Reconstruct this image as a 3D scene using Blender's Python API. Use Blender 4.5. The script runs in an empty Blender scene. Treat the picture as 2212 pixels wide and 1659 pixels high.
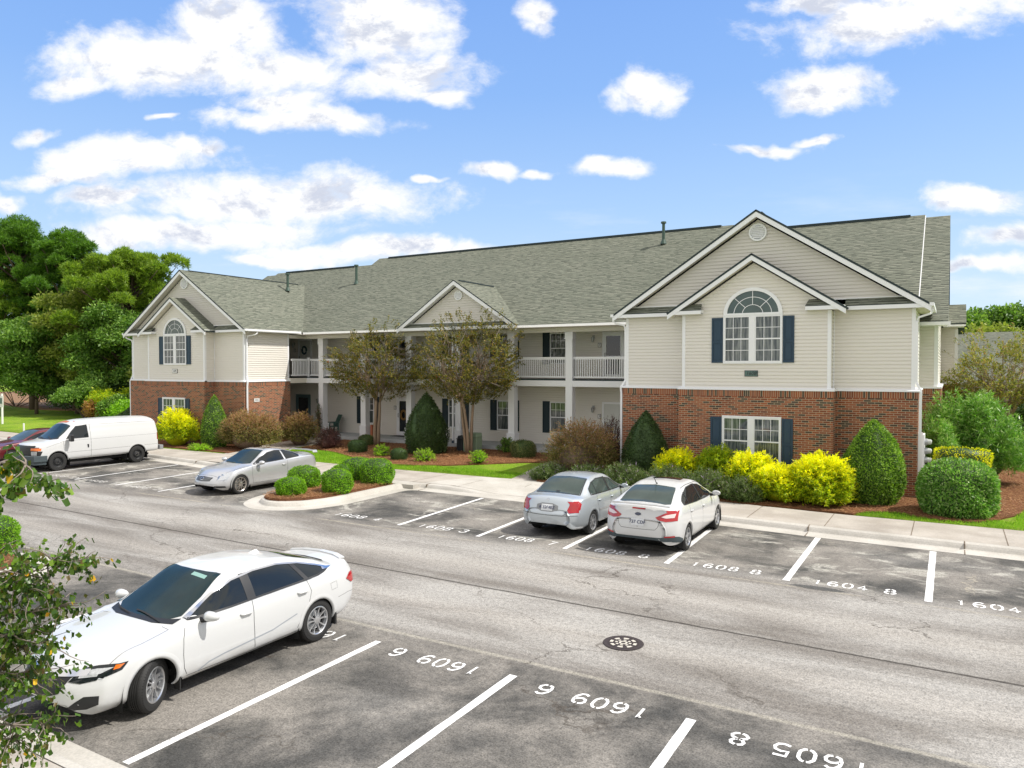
import bpy, math, random
import numpy as np
from mathutils import Vector, Matrix, noise as mnoise
from mathutils.bvhtree import BVHTree
from mathutils.geometry import delaunay_2d_cdt
R = math.radians
C = bpy.context.scene.collection
SC = bpy.context.scene

# ------------------------------------------------------------------ camera
cd = bpy.data.cameras.new('camera'); cam = bpy.data.objects.new('camera', cd); C.objects.link(cam)
cam.location = (0, 0, 4.2); cam.rotation_euler = (R(90 - 1.287), 0, R(30.496))
cd.sensor_width = 36; cd.lens = 36 * 2187.47 / 3000; cd.clip_start = .05; cd.clip_end = 3000
SC.camera = cam

# ------------------------------------------------------------------ light
SUN_EL, SUN_AZ = R(53.5), R(70)          # azimuth from +Y towards +X
SKY_STRENGTH, SUN_STRENGTH = .15, 3.3
SC.view_settings.view_transform = 'Standard'; SC.view_settings.look = 'None'
SC.view_settings.exposure = .55; SC.view_settings.gamma = 1
sl = bpy.data.lights.new('sun', 'SUN'); so = bpy.data.objects.new('sun', sl); C.objects.link(so)
sl.energy = SUN_STRENGTH; sl.angle = R(.55); sl.color = (1, .95, .87)
sdir = Vector((math.sin(SUN_AZ) * math.cos(SUN_EL), math.cos(SUN_AZ) * math.cos(SUN_EL), math.sin(SUN_EL)))
so.rotation_euler = sdir.to_track_quat('Z', 'Y').to_euler()

class NT:
    """small helper to write node trees"""
    def __init__(s, tree): s.t = tree; s.n = tree.nodes; s.l = tree.links
    def node(s, typ, **kw):
        n = s.n.new(typ)
        for k, v in kw.items(): setattr(n, k, v)
        return n
    def inp(s, n, i, v):
        if hasattr(v, 'links'): s.l.new(v, n.inputs[i])
        elif v is not None: n.inputs[i].default_value = v
    def math(s, op, a, b=None, c=None, clamp=False):
        n = s.node('ShaderNodeMath', operation=op, use_clamp=clamp)
        s.inp(n, 0, a); s.inp(n, 1, b); s.inp(n, 2, c); return n.outputs[0]
    def vmath(s, op, a, b=None):
        n = s.node('ShaderNodeVectorMath', operation=op); s.inp(n, 0, a); s.inp(n, 1, b)
        return n.outputs[1] if op in ('LENGTH', 'DOT_PRODUCT', 'DISTANCE') else n.outputs[0]
    def mix(s, f, a, b, mode='MIX'):
        n = s.node('ShaderNodeMix', data_type='RGBA', blend_type=mode)
        s.inp(n, 0, f); s.inp(n, 6, a if hasattr(a, 'links') else (*a[:3], 1)); s.inp(n, 7, b if hasattr(b, 'links') else (*b[:3], 1))
        return n.outputs[2]
    def noise(s, vec, scale, detail=3, rough=.55, dist=0, out=0):
        n = s.node('ShaderNodeTexNoise'); s.inp(n, 'Vector', vec); s.inp(n, 'Scale', scale)
        s.inp(n, 'Detail', detail); s.inp(n, 'Roughness', rough); s.inp(n, 'Distortion', dist); return n.outputs[out]
    def ramp(s, f, stops, interp='LINEAR'):
        n = s.node('ShaderNodeValToRGB'); s.inp(n, 0, f); cr = n.color_ramp; cr.interpolation = interp
        while len(cr.elements) < len(stops): cr.elements.new(.5)
        for e, (p, c) in zip(cr.elements, stops):
            e.position = p; e.color = (*c, 1) if len(c) == 3 else c
        return n.outputs[0]
    def smooth(s, f, a, b, lo=0., hi=1.):
        n = s.node('ShaderNodeMapRange', interpolation_type='SMOOTHSTEP')
        s.inp(n, 0, f); s.inp(n, 1, a); s.inp(n, 2, b); s.inp(n, 3, lo); s.inp(n, 4, hi); return n.outputs[0]
    def sep(s, v): n = s.node('ShaderNodeSeparateXYZ'); s.inp(n, 0, v); return n.outputs
    def comb(s, x=0., y=0., z=0.):
        n = s.node('ShaderNodeCombineXYZ'); s.inp(n, 0, x); s.inp(n, 1, y); s.inp(n, 2, z); return n.outputs[0]

def build_world():
    w = bpy.data.worlds.new('World'); SC.world = w; w.use_nodes = True
    T = NT(w.node_tree); T.n.clear()
    out = T.node('ShaderNodeOutputWorld'); bg = T.node('ShaderNodeBackground')
    sky = T.node('ShaderNodeTexSky', sky_type='NISHITA'); sky.sun_disc = False
    sky.sun_elevation = SUN_EL; sky.sun_rotation = SUN_AZ
    sky.altitude = 0; sky.air_density = 1; sky.dust_density = .6; sky.ozone_density = 2.2
    d = T.node('ShaderNodeTexCoord').outputs['Generated']
    yaw = R(30.496)
    f0 = (-math.sin(yaw), math.cos(yaw), 0); r0 = (math.cos(yaw), math.sin(yaw), 0)
    df = T.math('MAXIMUM', T.vmath('DOT_PRODUCT', d, f0), .05)
    u = T.math('DIVIDE', T.vmath('DOT_PRODUCT', d, r0), df); z = T.sep(d)[2]
    v = T.math('DIVIDE', z, df)
    uv = T.comb(u, v)
    wn = T.noise(uv, 5, 4, .62, out=1)
    uvw = T.vmath('ADD', uv, T.vmath('MULTIPLY', T.vmath('SUBTRACT', wn, (.5, .5, .5)), (.15, .085, 0)))
    # cloud banks: azimuth/elevation tangents and half sizes
    P = [(360,125,230,70),(470,60,120,65),(600,160,170,52),(180,190,80,28),(830,60,130,85),(860,170,150,38),(930,205,75,18),(600,225,90,28),(640,268,165,24),
         (300,350,180,30),(130,380,90,20),(440,330,70,18),(560,440,330,48),(420,505,300,28),(230,430,90,18),(850,545,260,20),(590,560,90,12),
         (105,292,36,14),(20,435,40,24),(1150,45,34,36),(1380,195,62,44),(1790,195,100,38),(1880,60,190,46),(2030,15,210,34),(1750,10,90,22),
         (1640,322,120,13),(1780,308,50,10),(1295,362,62,19),(1065,372,50,19),(1165,376,30,10),(2120,440,120,24),(2180,515,80,22),(2100,570,150,14),(400,262,36,8),(930,392,28,8)]
    acc = None
    for (x, y, a, b) in P:
        c = ((x - 1106) / 1613, (793.4 - y) / 1613, 0)
        q = T.vmath('MULTIPLY', T.vmath('SUBTRACT', uvw, c), (1613 / a / 1.18, 1613 / b / 1.22, 0))
        f = T.math('SUBTRACT', 1., T.vmath('LENGTH', q))
        acc = f if acc is None else T.math('SMOOTH_MAX', acc, f, .10)
    n1 = T.noise(T.vmath('MULTIPLY', uv, (1, 1.5, 1)), 8, 9, .66, .25)
    n2 = T.noise(T.vmath('MULTIPLY', uv, (1, 1.5, 1)), 24, 6, .68, .3)
    n0 = T.noise(T.vmath('ADD', T.vmath('MULTIPLY', uv, (1, 1.5, 1)), (0, .045, 0)), 8, 9, .66, .25)
    dens = T.math('ADD', acc, T.math('MULTIPLY', T.math('SUBTRACT', n1, .5), 2.5))
    dens = T.math('ADD', dens, T.math('MULTIPLY', T.math('SUBTRACT', n2, .5), .7))
    dens = T.math('ADD', dens, .06)
    mask = T.smooth(dens, -.22, .62)
    wisp = T.math('MULTIPLY', T.smooth(T.noise(T.vmath('MULTIPLY', uv, (1, 4.5, 1)), 3.2, 7, .62), .50, .74), T.smooth(v, .02, .30, .75, .0))
    mask = T.math('MAXIMUM', mask, wisp)
    relief = T.math('MULTIPLY', T.math('SUBTRACT', n0, n1), 3.2)
    body = T.smooth(T.math('ADD', T.math('SUBTRACT', T.noise(T.vmath('MULTIPLY', uv, (1, 2.4, 1)), 5, 3, .5), .5), relief), -.05, .45)
    ccol = T.mix(T.math('MULTIPLY', body, T.smooth(dens, .0, .6)), (4.75, 4.78, 4.85), (3.0, 3.2, 3.75))
    grad = T.ramp(z, [(0, (.68, .82, .95)), (.09, (.60, .765, .97)), (.20, (.425, .645, .985)), (.34, (.27, .50, .965)), (.5, (.20, .41, .93)), (1, (.10, .26, .7))])
    grad = T.vmath('MULTIPLY', grad, (4.6, 4.6, 4.6))
    skyc = T.mix(.82, sky.outputs[0], grad)
    col = T.mix(mask, skyc, ccol)
    # bright broken cloud added to the unseen sky as neutral fill light
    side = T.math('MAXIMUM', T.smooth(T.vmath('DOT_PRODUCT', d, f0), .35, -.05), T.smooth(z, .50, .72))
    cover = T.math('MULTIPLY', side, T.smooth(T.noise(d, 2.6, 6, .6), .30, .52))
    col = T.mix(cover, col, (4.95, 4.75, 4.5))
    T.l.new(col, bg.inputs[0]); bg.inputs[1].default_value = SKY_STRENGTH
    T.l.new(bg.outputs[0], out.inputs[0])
build_world()

# ------------------------------------------------------------------ materials
MATS = {}
def new_mat(name):
    m = bpy.data.materials.new(name); m.use_nodes = True; T = NT(m.node_tree)
    b = T.n['Principled BSDF']; MATS[name] = m; return m, T, b
def setp(T, b, **kw):
    for k, v in kw.items():
        s = b.inputs[k.replace('_', ' ')]
        if hasattr(v, 'links'): T.l.new(v, s)
        else: s.default_value = (*v, 1) if isinstance(v, tuple) and len(v) == 3 else v
def bump(T, b, h, strength=.3, dist=.02):
    n = T.node('ShaderNodeBump'); T.inp(n, 'Height', h); n.inputs['Strength'].default_value = strength
    n.inputs['Distance'].default_value = dist; T.l.new(n.outputs[0], b.inputs['Normal'])
def plain(name, col, rough=.5, metal=0, coat=0, var=.06, scale=6, spec=.5, bmp=0):
    m, T, b = new_mat(name)
    pos = T.node('ShaderNodeTexCoord').outputs['Object']
    n = T.noise(pos, scale, 5, .6)
    f = T.math('MULTIPLY', T.math('SUBTRACT', n, .5), var * 4)
    c = T.mix(T.math('ADD', f, .5, clamp=True), tuple(x * (1 - var) for x in col), tuple(min(1, x * (1 + var)) for x in col))
    setp(T, b, Base_Color=c, Roughness=rough, Metallic=metal, Coat_Weight=coat, Specular_IOR_Level=spec)
    b.inputs['Coat Roughness'].default_value = .04
    if bmp: bump(T, b, T.noise(pos, scale * 8, 3), bmp, .005)
    return m
plain('white_trim', (.84, .85, .87), .45, var=.04)
plain('white_vinyl', (.82, .83, .85), .4, var=.05, scale=2)
plain('siding', (.745, .715, .66), .5, var=.035, scale=1.3)
plain('siding_gable', (.66, .63, .59), .5, var=.04, scale=1.3)
plain('soffit', (.70, .66, .57), .6, var=.03)
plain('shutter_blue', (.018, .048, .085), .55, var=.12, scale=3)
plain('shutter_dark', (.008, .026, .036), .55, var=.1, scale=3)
plain('pipe_green', (.045, .085, .065), .5, var=.2)
plain('ridge_dark', (.03, .045, .05), .9, var=.3)
plain('shingle_shadow', (.028, .05, .05), .9, var=.3, scale=20)
plain('black_rubber', (.018, .018, .018), .7, var=.15)
plain('black_plastic', (.014, .015, .017), .45, var=.1)
plain('underbody', (.008, .008, .008), .9)
plain('door_teal', (.09, .15, .16), .5)
plain('door_white', (.62, .63, .60), .45)
plain('steel_grey', (.42, .44, .45), .4, .6, var=.1)
plain('box_green', (.27, .36, .24), .6, var=.12, bmp=.1)
plain('box_dark', (.03, .035, .04), .6, var=.1)
plain('chair_green', (.05, .12, .10), .5)
plain('wood_trunk', (.30, .22, .15), .8, var=.25, scale=14, bmp=.5)
plain('wood_bark', (.12, .085, .06), .9, var=.3, scale=5, bmp=.6)
plain('twig', (.16, .11, .075), .8, var=.2)
plain('twig_grey', (.22, .18, .15), .7, var=.2)
plain('wreath', (.03, .07, .08), .8, var=.4, scale=30)
plain('brass', (.5, .33, .08), .3, 1)
plain('lamp_glass', (.5, .52, .5), .1, var=.02)
plain('sign_white', (.78, .78, .76), .5, var=.03)
plain('sign_green', (.10, .17, .15), .5, var=.03)
plain('ink_black', (.015, .015, .02), .6, var=.02)
plain('interior', (.05, .06, .07), .8)

def glass_mat(name, tintc, curtain=None, rough=.03, spec=.8):
    m, T, b = new_mat(name)
    pos = T.node('ShaderNodeTexCoord').outputs['Object']
    if curtain:
        x, y, z = T.sep(pos)
        fold = T.noise(T.comb(T.math('MULTIPLY', T.math('ADD', x, y), 9.), 0., T.math('MULTIPLY', z, .7)), 1.6, 4, .6)
        c = T.mix(T.smooth(fold, .38, .66), tintc, curtain)
    else:
        c = T.mix(T.noise(pos, 2.5, 3), tuple(x * .6 for x in tintc), tuple(x * 1.4 for x in tintc))
    setp(T, b, Base_Color=c, Roughness=rough, Specular_IOR_Level=spec)
    return m
glass_mat('glass_window', (.035, .05, .055), (.20, .22, .21))
glass_mat('glass_dark', (.012, .018, .024))
glass_mat('glass_arch', (.05, .085, .075))
glass_mat('glass_car', (.010, .014, .016), rough=.03, spec=.55)
glass_mat('glass_car_front', (.012, .028, .032), rough=.03, spec=.25)
glass_mat('glass_car_light', (.045, .065, .06), rough=.03, spec=.35)

def brick_mat(name, swap=False):
    m, T, b = new_mat(name)
    x, y, z = T.sep(T.node('ShaderNodeTexCoord').outputs['Object'])
    u = T.math('ADD', x, y)
    vec = T.comb(z, u) if swap else T.comb(u, z)
    n = T.node('ShaderNodeTexBrick'); T.inp(n, 'Vector', vec)
    n.inputs['Scale'].default_value = 1; n.offset = 0 if swap else .5; n.offset_frequency = 2
    n.inputs['Color1'].default_value = (0, 0, 0, 1); n.inputs['Color2'].default_value = (1, 1, 1, 1); n.inputs['Mortar'].default_value = (.5, .5, .5, 1)
    n.inputs['Mortar Size'].default_value = .0068; n.inputs['Mortar Smooth'].default_value = .15
    n.inputs['Bias'].default_value = 0
    n.inputs['Brick Width'].default_value = .4 if swap else .2116
    n.inputs['Row Height'].default_value = .0677
    bv = T.sep(n.outputs['Color'])[0]
    col = T.ramp(bv, [(0, (.20, .06, .032)), (.22, (.29, .09, .042)), (.5, (.34, .115, .052)), (.70, (.25, .075, .04)), (.78, (.13, .05, .035)), (.83, (.048, .05, .04)), (1, (.07, .065, .048))], 'LINEAR')
    nz = T.noise(vec, 38, 4, .6); big = T.noise(vec, .9, 3)
    col = T.mix(T.smooth(nz, .3, .75, 0, .4), col, T.mix(.5, col, (.33, .13, .07)))
    mort = T.mix(big, (.44, .36, .24), (.54, .46, .32))
    c = T.mix(n.outputs['Fac'], col, mort)
    c = T.mix(T.smooth(big, .35, .7, 0, .25), c, T.mix(.6, c, (.1, .06, .05)))
    setp(T, b, Base_Color=c, Roughness=.85, Specular_IOR_Level=.3)
    h = T.math('SUBTRACT', T.math('MULTIPLY', nz, .25), n.outputs['Fac'])
    bump(T, b, h, .6, .006)
brick_mat('brick'); brick_mat('brick_soldier', True)

def shingle_mat():
    m, T, b = new_mat('shingles')
    uvn = T.node('ShaderNodeUVMap'); uv = uvn.outputs[0]
    wob = T.vmath('MULTIPLY', T.vmath('SUBTRACT', T.noise(uv, 3, 2, out=1), (.5, .5, .5)), (.1, .018, 0))
    p = T.vmath('ADD', uv, wob)
    n = T.node('ShaderNodeTexBrick'); T.inp(n, 'Vector', p); n.inputs['Scale'].default_value = 1
    n.offset = .37; n.offset_frequency = 2; n.squash = .7; n.squash_frequency = 3
    n.inputs['Color1'].default_value = (0, 0, 0, 1); n.inputs['Color2'].default_value = (1, 1, 1, 1); n.inputs['Mortar'].default_value = (.5, .5, .5, 1)
    n.inputs['Mortar Size'].default_value = .004; n.inputs['Brick Width'].default_value = .27; n.inputs['Row Height'].default_value = .142
    bv = T.sep(n.outputs['Color'])[0]
    fine = T.noise(uv, 46, 4, .7); big = T.noise(uv, .55, 4, .6); mid = T.noise(T.vmath('MULTIPLY', p, (3.2, 7, 1)), 1., 3, .6)
    col = T.ramp(bv, [(0, (.085, .092, .075)), (.35, (.145, .155, .125)), (.65, (.19, .20, .16)), (1, (.26, .265, .215))])
    col = T.mix(T.smooth(mid, .4, .66, 0, .55), col, (.26, .27, .215))
    col = T.mix(T.smooth(fine, .35, .8, 0, .5), col, (.12, .14, .10))
    col = T.mix(T.smooth(big, .4, .75, 0, .3), col, (.12, .135, .105))
    # shadow lines under the thick tab edges, painted into the shingle colour
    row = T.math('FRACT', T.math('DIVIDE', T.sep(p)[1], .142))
    butt_shade = T.math('MULTIPLY', T.smooth(row, .58, .70), T.smooth(bv, .42, .56))
    butt_shade = T.math('MAXIMUM', butt_shade, T.math('MULTIPLY', T.smooth(row, .70, .85), .55))
    col = T.mix(T.math('MULTIPLY', butt_shade, .9), col, (.028, .032, .026))
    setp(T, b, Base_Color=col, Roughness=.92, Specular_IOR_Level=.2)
    bump(T, b, T.math('SUBTRACT', T.math('ADD', T.math('MULTIPLY', bv, .5), T.math('MULTIPLY', fine, .4)), butt_shade), .5, .01)
shingle_mat()

def asphalt_mat():
    m, T, b = new_mat('asphalt')
    p = T.node('ShaderNodeTexCoord').outputs['Object']; x, y, z = T.sep(p)
    st = T.vmath('MULTIPLY', p, (.22, 1, 1))
    wob = T.math('MULTIPLY', T.math('SUBTRACT', T.noise(p, .35, 3), .5), .5)
    wob2 = T.math('MULTIPLY', T.math('SUBTRACT', T.noise(p, 2.2, 4, .7), .5), .13)
    yy = T.math('ADD', T.math('ADD', y, wob), wob2)
    streak = T.noise(st, .85, 6, .62, .6); blot = T.noise(p, .55, 6, .62, .4); fine = T.noise(p, 42, 3, .75); agg = T.node('ShaderNodeTexVoronoi'); T.inp(agg, 'Vector', p); agg.inputs['Scale'].default_value = 55
    grain = T.noise(p, 13, 4, .8)
    base = T.mix(T.smooth(streak, .33, .68), (.185, .172, .157), (.36, .35, .332))       # travel lane, worn pale
    dark = T.mix(T.smooth(blot, .36, .64), (.06, .06, .058), (.24, .225, .205))          # parking bays, oil dark
    bay_near = T.smooth(yy, 9.35, 9.05); bay_far = T.smooth(yy, 14.9, 15.7)
    bays = T.math('MAXIMUM', bay_near, bay_far)
    c = T.mix(T.math('MULTIPLY', bays, T.smooth(T.noise(p, .3, 4), .25, .6, .62, 1.)), base, dark)
    # bleached blotches inside the far bays
    bl = T.smooth(T.noise(T.vmath('MULTIPLY', p, (.6, 1.1, 1)), 1.1, 7, .66, .8), .53, .66)
    c = T.mix(T.math('MULTIPLY', T.math('MULTIPLY', bl, bay_far), .8), c, (.44, .43, .39))
    band = T.smooth(T.math('ABSOLUTE', T.math('SUBTRACT', yy, 13.2)), 0., .9, .5, 0.)
    band2 = T.smooth(T.math('ABSOLUTE', T.math('SUBTRACT', yy, 10.6)), 0., .6, .45, 0.)
    c = T.mix(T.math('MAXIMUM', band, band2), c, (.42, .40, .37))
    dk = T.smooth(T.math('ABSOLUTE', T.math('SUBTRACT', yy, 12.15)), 0., .55, .5, 0.)
    c = T.mix(T.math('MULTIPLY', dk, T.smooth(T.noise(p, .5, 3), .3, .6)), c, (.13, .115, .10))
    # paving joints
    j = T.math('ABSOLUTE', T.math('SUBTRACT', T.math('ADD', y, T.math('MULTIPLY', wob2, .5)), T.math('ADD', 11.83, T.math('MULTIPLY', x, -.014))))
    c = T.mix(T.smooth(j, .008, .05, .9, 0.), c, (.045, .04, .035))
    js = T.math('ABSOLUTE', T.math('SUBTRACT', T.math('ADD', y, T.math('MULTIPLY', wob2, .35)), 9.19))
    c = T.mix(T.smooth(js, .015, .07, .6, 0.), c, (.37, .35, .30))
    jf = T.math('ABSOLUTE', T.math('SUBTRACT', T.math('ADD', y, T.math('MULTIPLY', wob2, .8)), T.math('ADD', 14.98, T.math('MULTIPLY', x, -.005))))
    c = T.mix(T.math('MULTIPLY', T.smooth(jf, .01, .06, .6, 0.), T.smooth(T.noise(p, .4, 2), .42, .55)), c, (.38, .35, .28))
    # cracks
    cv = T.node('ShaderNodeTexVoronoi', feature='DISTANCE_TO_EDGE'); T.inp(cv, 'Vector', T.vmath('ADD', T.vmath('MULTIPLY', p, (.30, .42, 1)), T.vmath('MULTIPLY', T.noise(p, 1.1, 5, .65, out=1), (.55, .55, 0)))); cv.inputs['Scale'].default_value = 1
    ck = T.math('MULTIPLY', T.smooth(cv.outputs[0], .002, .010, 1., 0.), T.smooth(T.noise(p, .28, 2), .50, .60))
    c = T.mix(T.math('MULTIPLY', ck, .7), c, T.mix(bay_far, (.07, .06, .05), (.36, .33, .27)))
    cv2 = T.node('ShaderNodeTexVoronoi', feature='DISTANCE_TO_EDGE'); T.inp(cv2, 'Vector', T.vmath('ADD', p, T.vmath('MULTIPLY', T.noise(p, 3, 4, .7, out=1), (.3, .3, 0)))); cv2.inputs['Scale'].default_value = 2.6
    ck2 = T.math('MULTIPLY', T.smooth(cv2.outputs[0], .005, .03, 1., 0.), T.smooth(T.noise(p, .45, 2), .63, .68))
    c = T.mix(T.math('MULTIPLY', ck2, .6), c, (.06, .055, .05))
    # oil patch
    op = T.vmath('LENGTH', T.vmath('MULTIPLY', T.vmath('ADD', p, (2.15, -15.1, 0)), (1.7, 6.5, 0)))
    c = T.mix(T.smooth(T.math('ADD', op, T.math('MULTIPLY', grain, .2)), .75, 1.15, .8, 0.), c, (.05, .053, .055))
    # aggregate
    g = T.math('ADD', T.math('MULTIPLY', T.smooth(fine, .32, .68), .42), T.math('MULTIPLY', T.smooth(grain, .3, .7), .30))
    c = T.mix(1., c, T.mix(g, (.42, .42, .42), (1.95, 1.93, 1.9)), 'MULTIPLY')
    sp = T.smooth(agg.outputs[0], .05, .14, .5, 0.)
    c = T.mix(T.math('MULTIPLY', sp, T.smooth(T.noise(p, 21, 1), .55, .7)), c, (.5, .47, .42))
    setp(T, b, Base_Color=c, Roughness=.9, Specular_IOR_Level=.25)
    bump(T, b, T.math('ADD', fine, T.math('MULTIPLY', agg.outputs[0], .6)), .5, .006)
asphalt_mat()

def concrete_mat(name, a, bcol, joint=0):
    m, T, b = new_mat(name)
    p = T.node('ShaderNodeTexCoord').outputs['Object']
    n = T.noise(p, 1.1, 6, .6); f = T.noise(p, 30, 4, .7)
    c = T.mix(T.smooth(n, .3, .7), a, bcol)
    c = T.mix(T.smooth(T.noise(p, .33, 4, .6, .5), .5, .72, 0, .45), c, tuple(x * .72 for x in a))
    c = T.mix(1., c, T.mix(T.smooth(f, .25, .8), (.86, .86, .86), (1.12, 1.11, 1.1)), 'MULTIPLY')
    setp(T, b, Base_Color=c, Roughness=.88, Specular_IOR_Level=.25); bump(T, b, f, .25, .004)
concrete_mat('concrete', (.36, .325, .285), (.47, .435, .39))
concrete_mat('concrete_old', (.36, .34, .29), (.52, .49, .43))
concrete_mat('concrete_new', (.44, .42, .38), (.54, .52, .48))
concrete_mat('joint', (.16, .13, .10), (.22, .18, .14))
concrete_mat('slab', (.40, .42, .43), (.50, .52, .53))

def paint_mat():
    m, T, b = new_mat('road_paint')
    p = T.node('ShaderNodeTexCoord').outputs['Object']
    f = T.noise(p, 26, 5, .75); c = T.mix(T.smooth(T.noise(p, 4, 4, .7), .3, .7), (.70, .70, .69), (.86, .86, .86))
    c = T.mix(T.smooth(T.math('ADD', f, T.math('MULTIPLY', T.math('SUBTRACT', T.noise(p, 1.6, 3), .5), .35)), .54, .70, 0, .8), c, (.24, .23, .21))
    setp(T, b, Base_Color=c, Roughness=.7)
    m, T, b = new_mat('road_paint_worn')
    p = T.node('ShaderNodeTexCoord').outputs['Object']
    f = T.noise(p, 20, 5, .8)
    setp(T, b, Base_Color=T.mix(T.smooth(f, .42, .66), (.72, .71, .68), (.33, .31, .28)), Roughness=.8)
paint_mat()

def grass_mat():
    m, T, b = new_mat('grass_ground')
    p = T.node('ShaderNodeTexCoord').outputs['Object']
    n = T.noise(p, .5, 5, .6); f = T.noise(p, 16, 5, .8); s = T.noise(T.vmath('MULTIPLY', p, (1, .25, 1)), .9, 4)
    c = T.mix(T.smooth(n, .3, .7), (.12, .25, .012), (.23, .36, .025))
    c = T.mix(T.smooth(s, .45, .7, 0, .5), c, (.29, .36, .06))
    c = T.mix(T.smooth(T.noise(p, 2.7, 5, .7), .52, .7, 0, .6), c, (.27, .26, .08))
    c = T.mix(1., c, T.mix(T.smooth(f, .3, .75), (.45, .5, .4), (1.6, 1.5, 1.6)), 'MULTIPLY')
    setp(T, b, Base_Color=c, Roughness=.9, Specular_IOR_Level=.15); bump(T, b, f, 1., .04)
    m, T, b = new_mat('mulch')
    p = T.node('ShaderNodeTexCoord').outputs['Object']
    f = T.noise(T.vmath('MULTIPLY', p, (1, .6, 1)), 26, 5, .8, 1.5); n = T.noise(p, .8, 4)
    v = T.node('ShaderNodeTexVoronoi'); T.inp(v, 'Vector', T.vmath('ADD', p, T.vmath('MULTIPLY', T.noise(p, 9, 2, out=1), (.12, .12, 0)))); v.inputs['Scale'].default_value = 26
    c = T.ramp(f, [(.25, (.085, .035, .018)), (.5, (.22, .095, .045)), (.68, (.36, .19, .10)), (.85, (.48, .32, .2))])
    c = T.mix(T.smooth(n, .4, .7, 0, .45), c, (.15, .075, .045))
    c = T.mix(T.smooth(v.outputs[0], .0, .12, .45, 0.), c, (.45, .28, .16))
    setp(T, b, Base_Color=c, Roughness=.95, Specular_IOR_Level=.15); bump(T, b, T.math('SUBTRACT', f, v.outputs[0]), 1., .04)
    m, T, b = new_mat('needles_ground')
    p = T.node('ShaderNodeTexCoord').outputs['Object']; f = T.noise(p, 3, 6, .75)
    setp(T, b, Base_Color=T.ramp(f, [(.3, (.09, .05, .02)), (.6, (.27, .15, .07)), (.8, (.36, .25, .12))]), Roughness=.95)
grass_mat()

def leaf_mat(name, cols, trans=.35, rough=.5, spec=.4):
    """foliage; every leaf takes its own tone"""
    m, T, b = new_mat(name)
    g = T.node('ShaderNodeNewGeometry')
    rnd = g.outputs['Random Per Island']
    st = [(i / (len(cols) - 1), tuple(min(.95, x * 1.22) for x in c)) for i, c in enumerate(cols)]
    c = T.ramp(rnd, st); trans = min(.5, trans + .08)
    big = T.noise(T.node('ShaderNodeTexCoord').outputs['Object'], 1.7, 3)
    c = T.mix(1., c, T.mix(T.smooth(big, .3, .7), (.78, .8, .75), (1.22, 1.2, 1.15)), 'MULTIPLY')
    setp(T, b, Base_Color=c, Roughness=rough, Specular_IOR_Level=spec)
    tr = T.node('ShaderNodeBsdfTranslucent'); T.l.new(T.mix(1., c, (1.25, 1.35, .7), 'MULTIPLY'), tr.inputs[0])
    mx = T.node('ShaderNodeMixShader'); mx.inputs[0].default_value = trans
    T.l.new(b.outputs[0], mx.inputs[1]); T.l.new(tr.outputs[0], mx.inputs[2])
    T.l.new(mx.outputs[0], T.n['Material Output'].inputs[0])
leaf_mat('leaf_boxwood', [(.07, .18, .008), (.17, .36, .015), (.28, .50, .025), (.12, .27, .012)], .35)
leaf_mat('leaf_cone', [(.045, .11, .010), (.11, .23, .02), (.21, .36, .03), (.34, .46, .12)], .3)
leaf_mat('leaf_cone_dark', [(.018, .04, .014), (.04, .075, .022), (.07, .11, .03), (.03, .05, .02)], .2)
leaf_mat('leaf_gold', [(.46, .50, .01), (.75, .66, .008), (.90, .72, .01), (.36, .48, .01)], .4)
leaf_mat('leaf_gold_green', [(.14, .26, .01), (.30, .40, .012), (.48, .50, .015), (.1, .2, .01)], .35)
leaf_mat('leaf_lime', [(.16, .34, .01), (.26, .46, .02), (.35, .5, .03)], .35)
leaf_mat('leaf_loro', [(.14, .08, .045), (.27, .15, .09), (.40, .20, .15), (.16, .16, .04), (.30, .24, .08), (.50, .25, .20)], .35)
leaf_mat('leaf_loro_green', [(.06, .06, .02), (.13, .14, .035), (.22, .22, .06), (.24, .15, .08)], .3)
leaf_mat('leaf_purple', [(.035, .014, .018), (.07, .025, .03), (.12, .05, .05), (.05, .04, .02)], .25)
leaf_mat('leaf_sage', [(.08, .10, .03), (.16, .17, .06), (.22, .22, .10)], .25)
leaf_mat('leaf_ruellia', [(.05, .09, .02), (.10, .16, .04), (.16, .22, .08), (.07, .1, .04), (.22, .27, .12)], .3)
leaf_mat('flower_mauve', [(.36, .24, .5), (.5, .38, .62), (.42, .3, .46)], .3)
leaf_mat('flower_red', [(.6, .04, .03), (.7, .12, .08)], .3)
leaf_mat('leaf_oleander', [(.06, .17, .02), (.12, .28, .035), (.20, .36, .07), (.34, .44, .2)], .3, .35)
leaf_mat('leaf_crape', [(.09, .115, .02), (.17, .18, .03), (.03, .045, .012), (.30, .25, .045), (.05, .065, .018), (.40, .25, .06), (.12, .13, .03), (.035, .04, .015)], .3)  # darkest tones put the shade within the crown into the leaf colour
leaf_mat('leaf_crape_green', [(.10, .14, .02), (.2, .24, .04), (.30, .30, .07), (.36, .24, .08), (.08, .11, .03)], .35)
leaf_mat('leaf_pine', [(.03, .09, .012), (.08, .18, .018), (.14, .27, .025), (.04, .11, .015)], .3)
leaf_mat('leaf_pine_light', [(.07, .14, .015), (.17, .27, .025), (.26, .36, .035), (.09, .16, .02)], .3)
leaf_mat('leaf_broad', [(.05, .12, .02), (.11, .22, .035), (.20, .32, .06), (.07, .14, .02)], .3)
leaf_mat('leaf_olive', [(.12, .17, .03), (.23, .28, .05), (.33, .36, .09), (.15, .2, .04)], .35)
leaf_mat('leaf_rust', [(.25, .12, .04), (.38, .2, .08), (.3, .2, .05)], .3)
leaf_mat('leaf_dark', [(.02, .045, .012), (.04, .08, .02), (.07, .12, .03)], .25)
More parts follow.
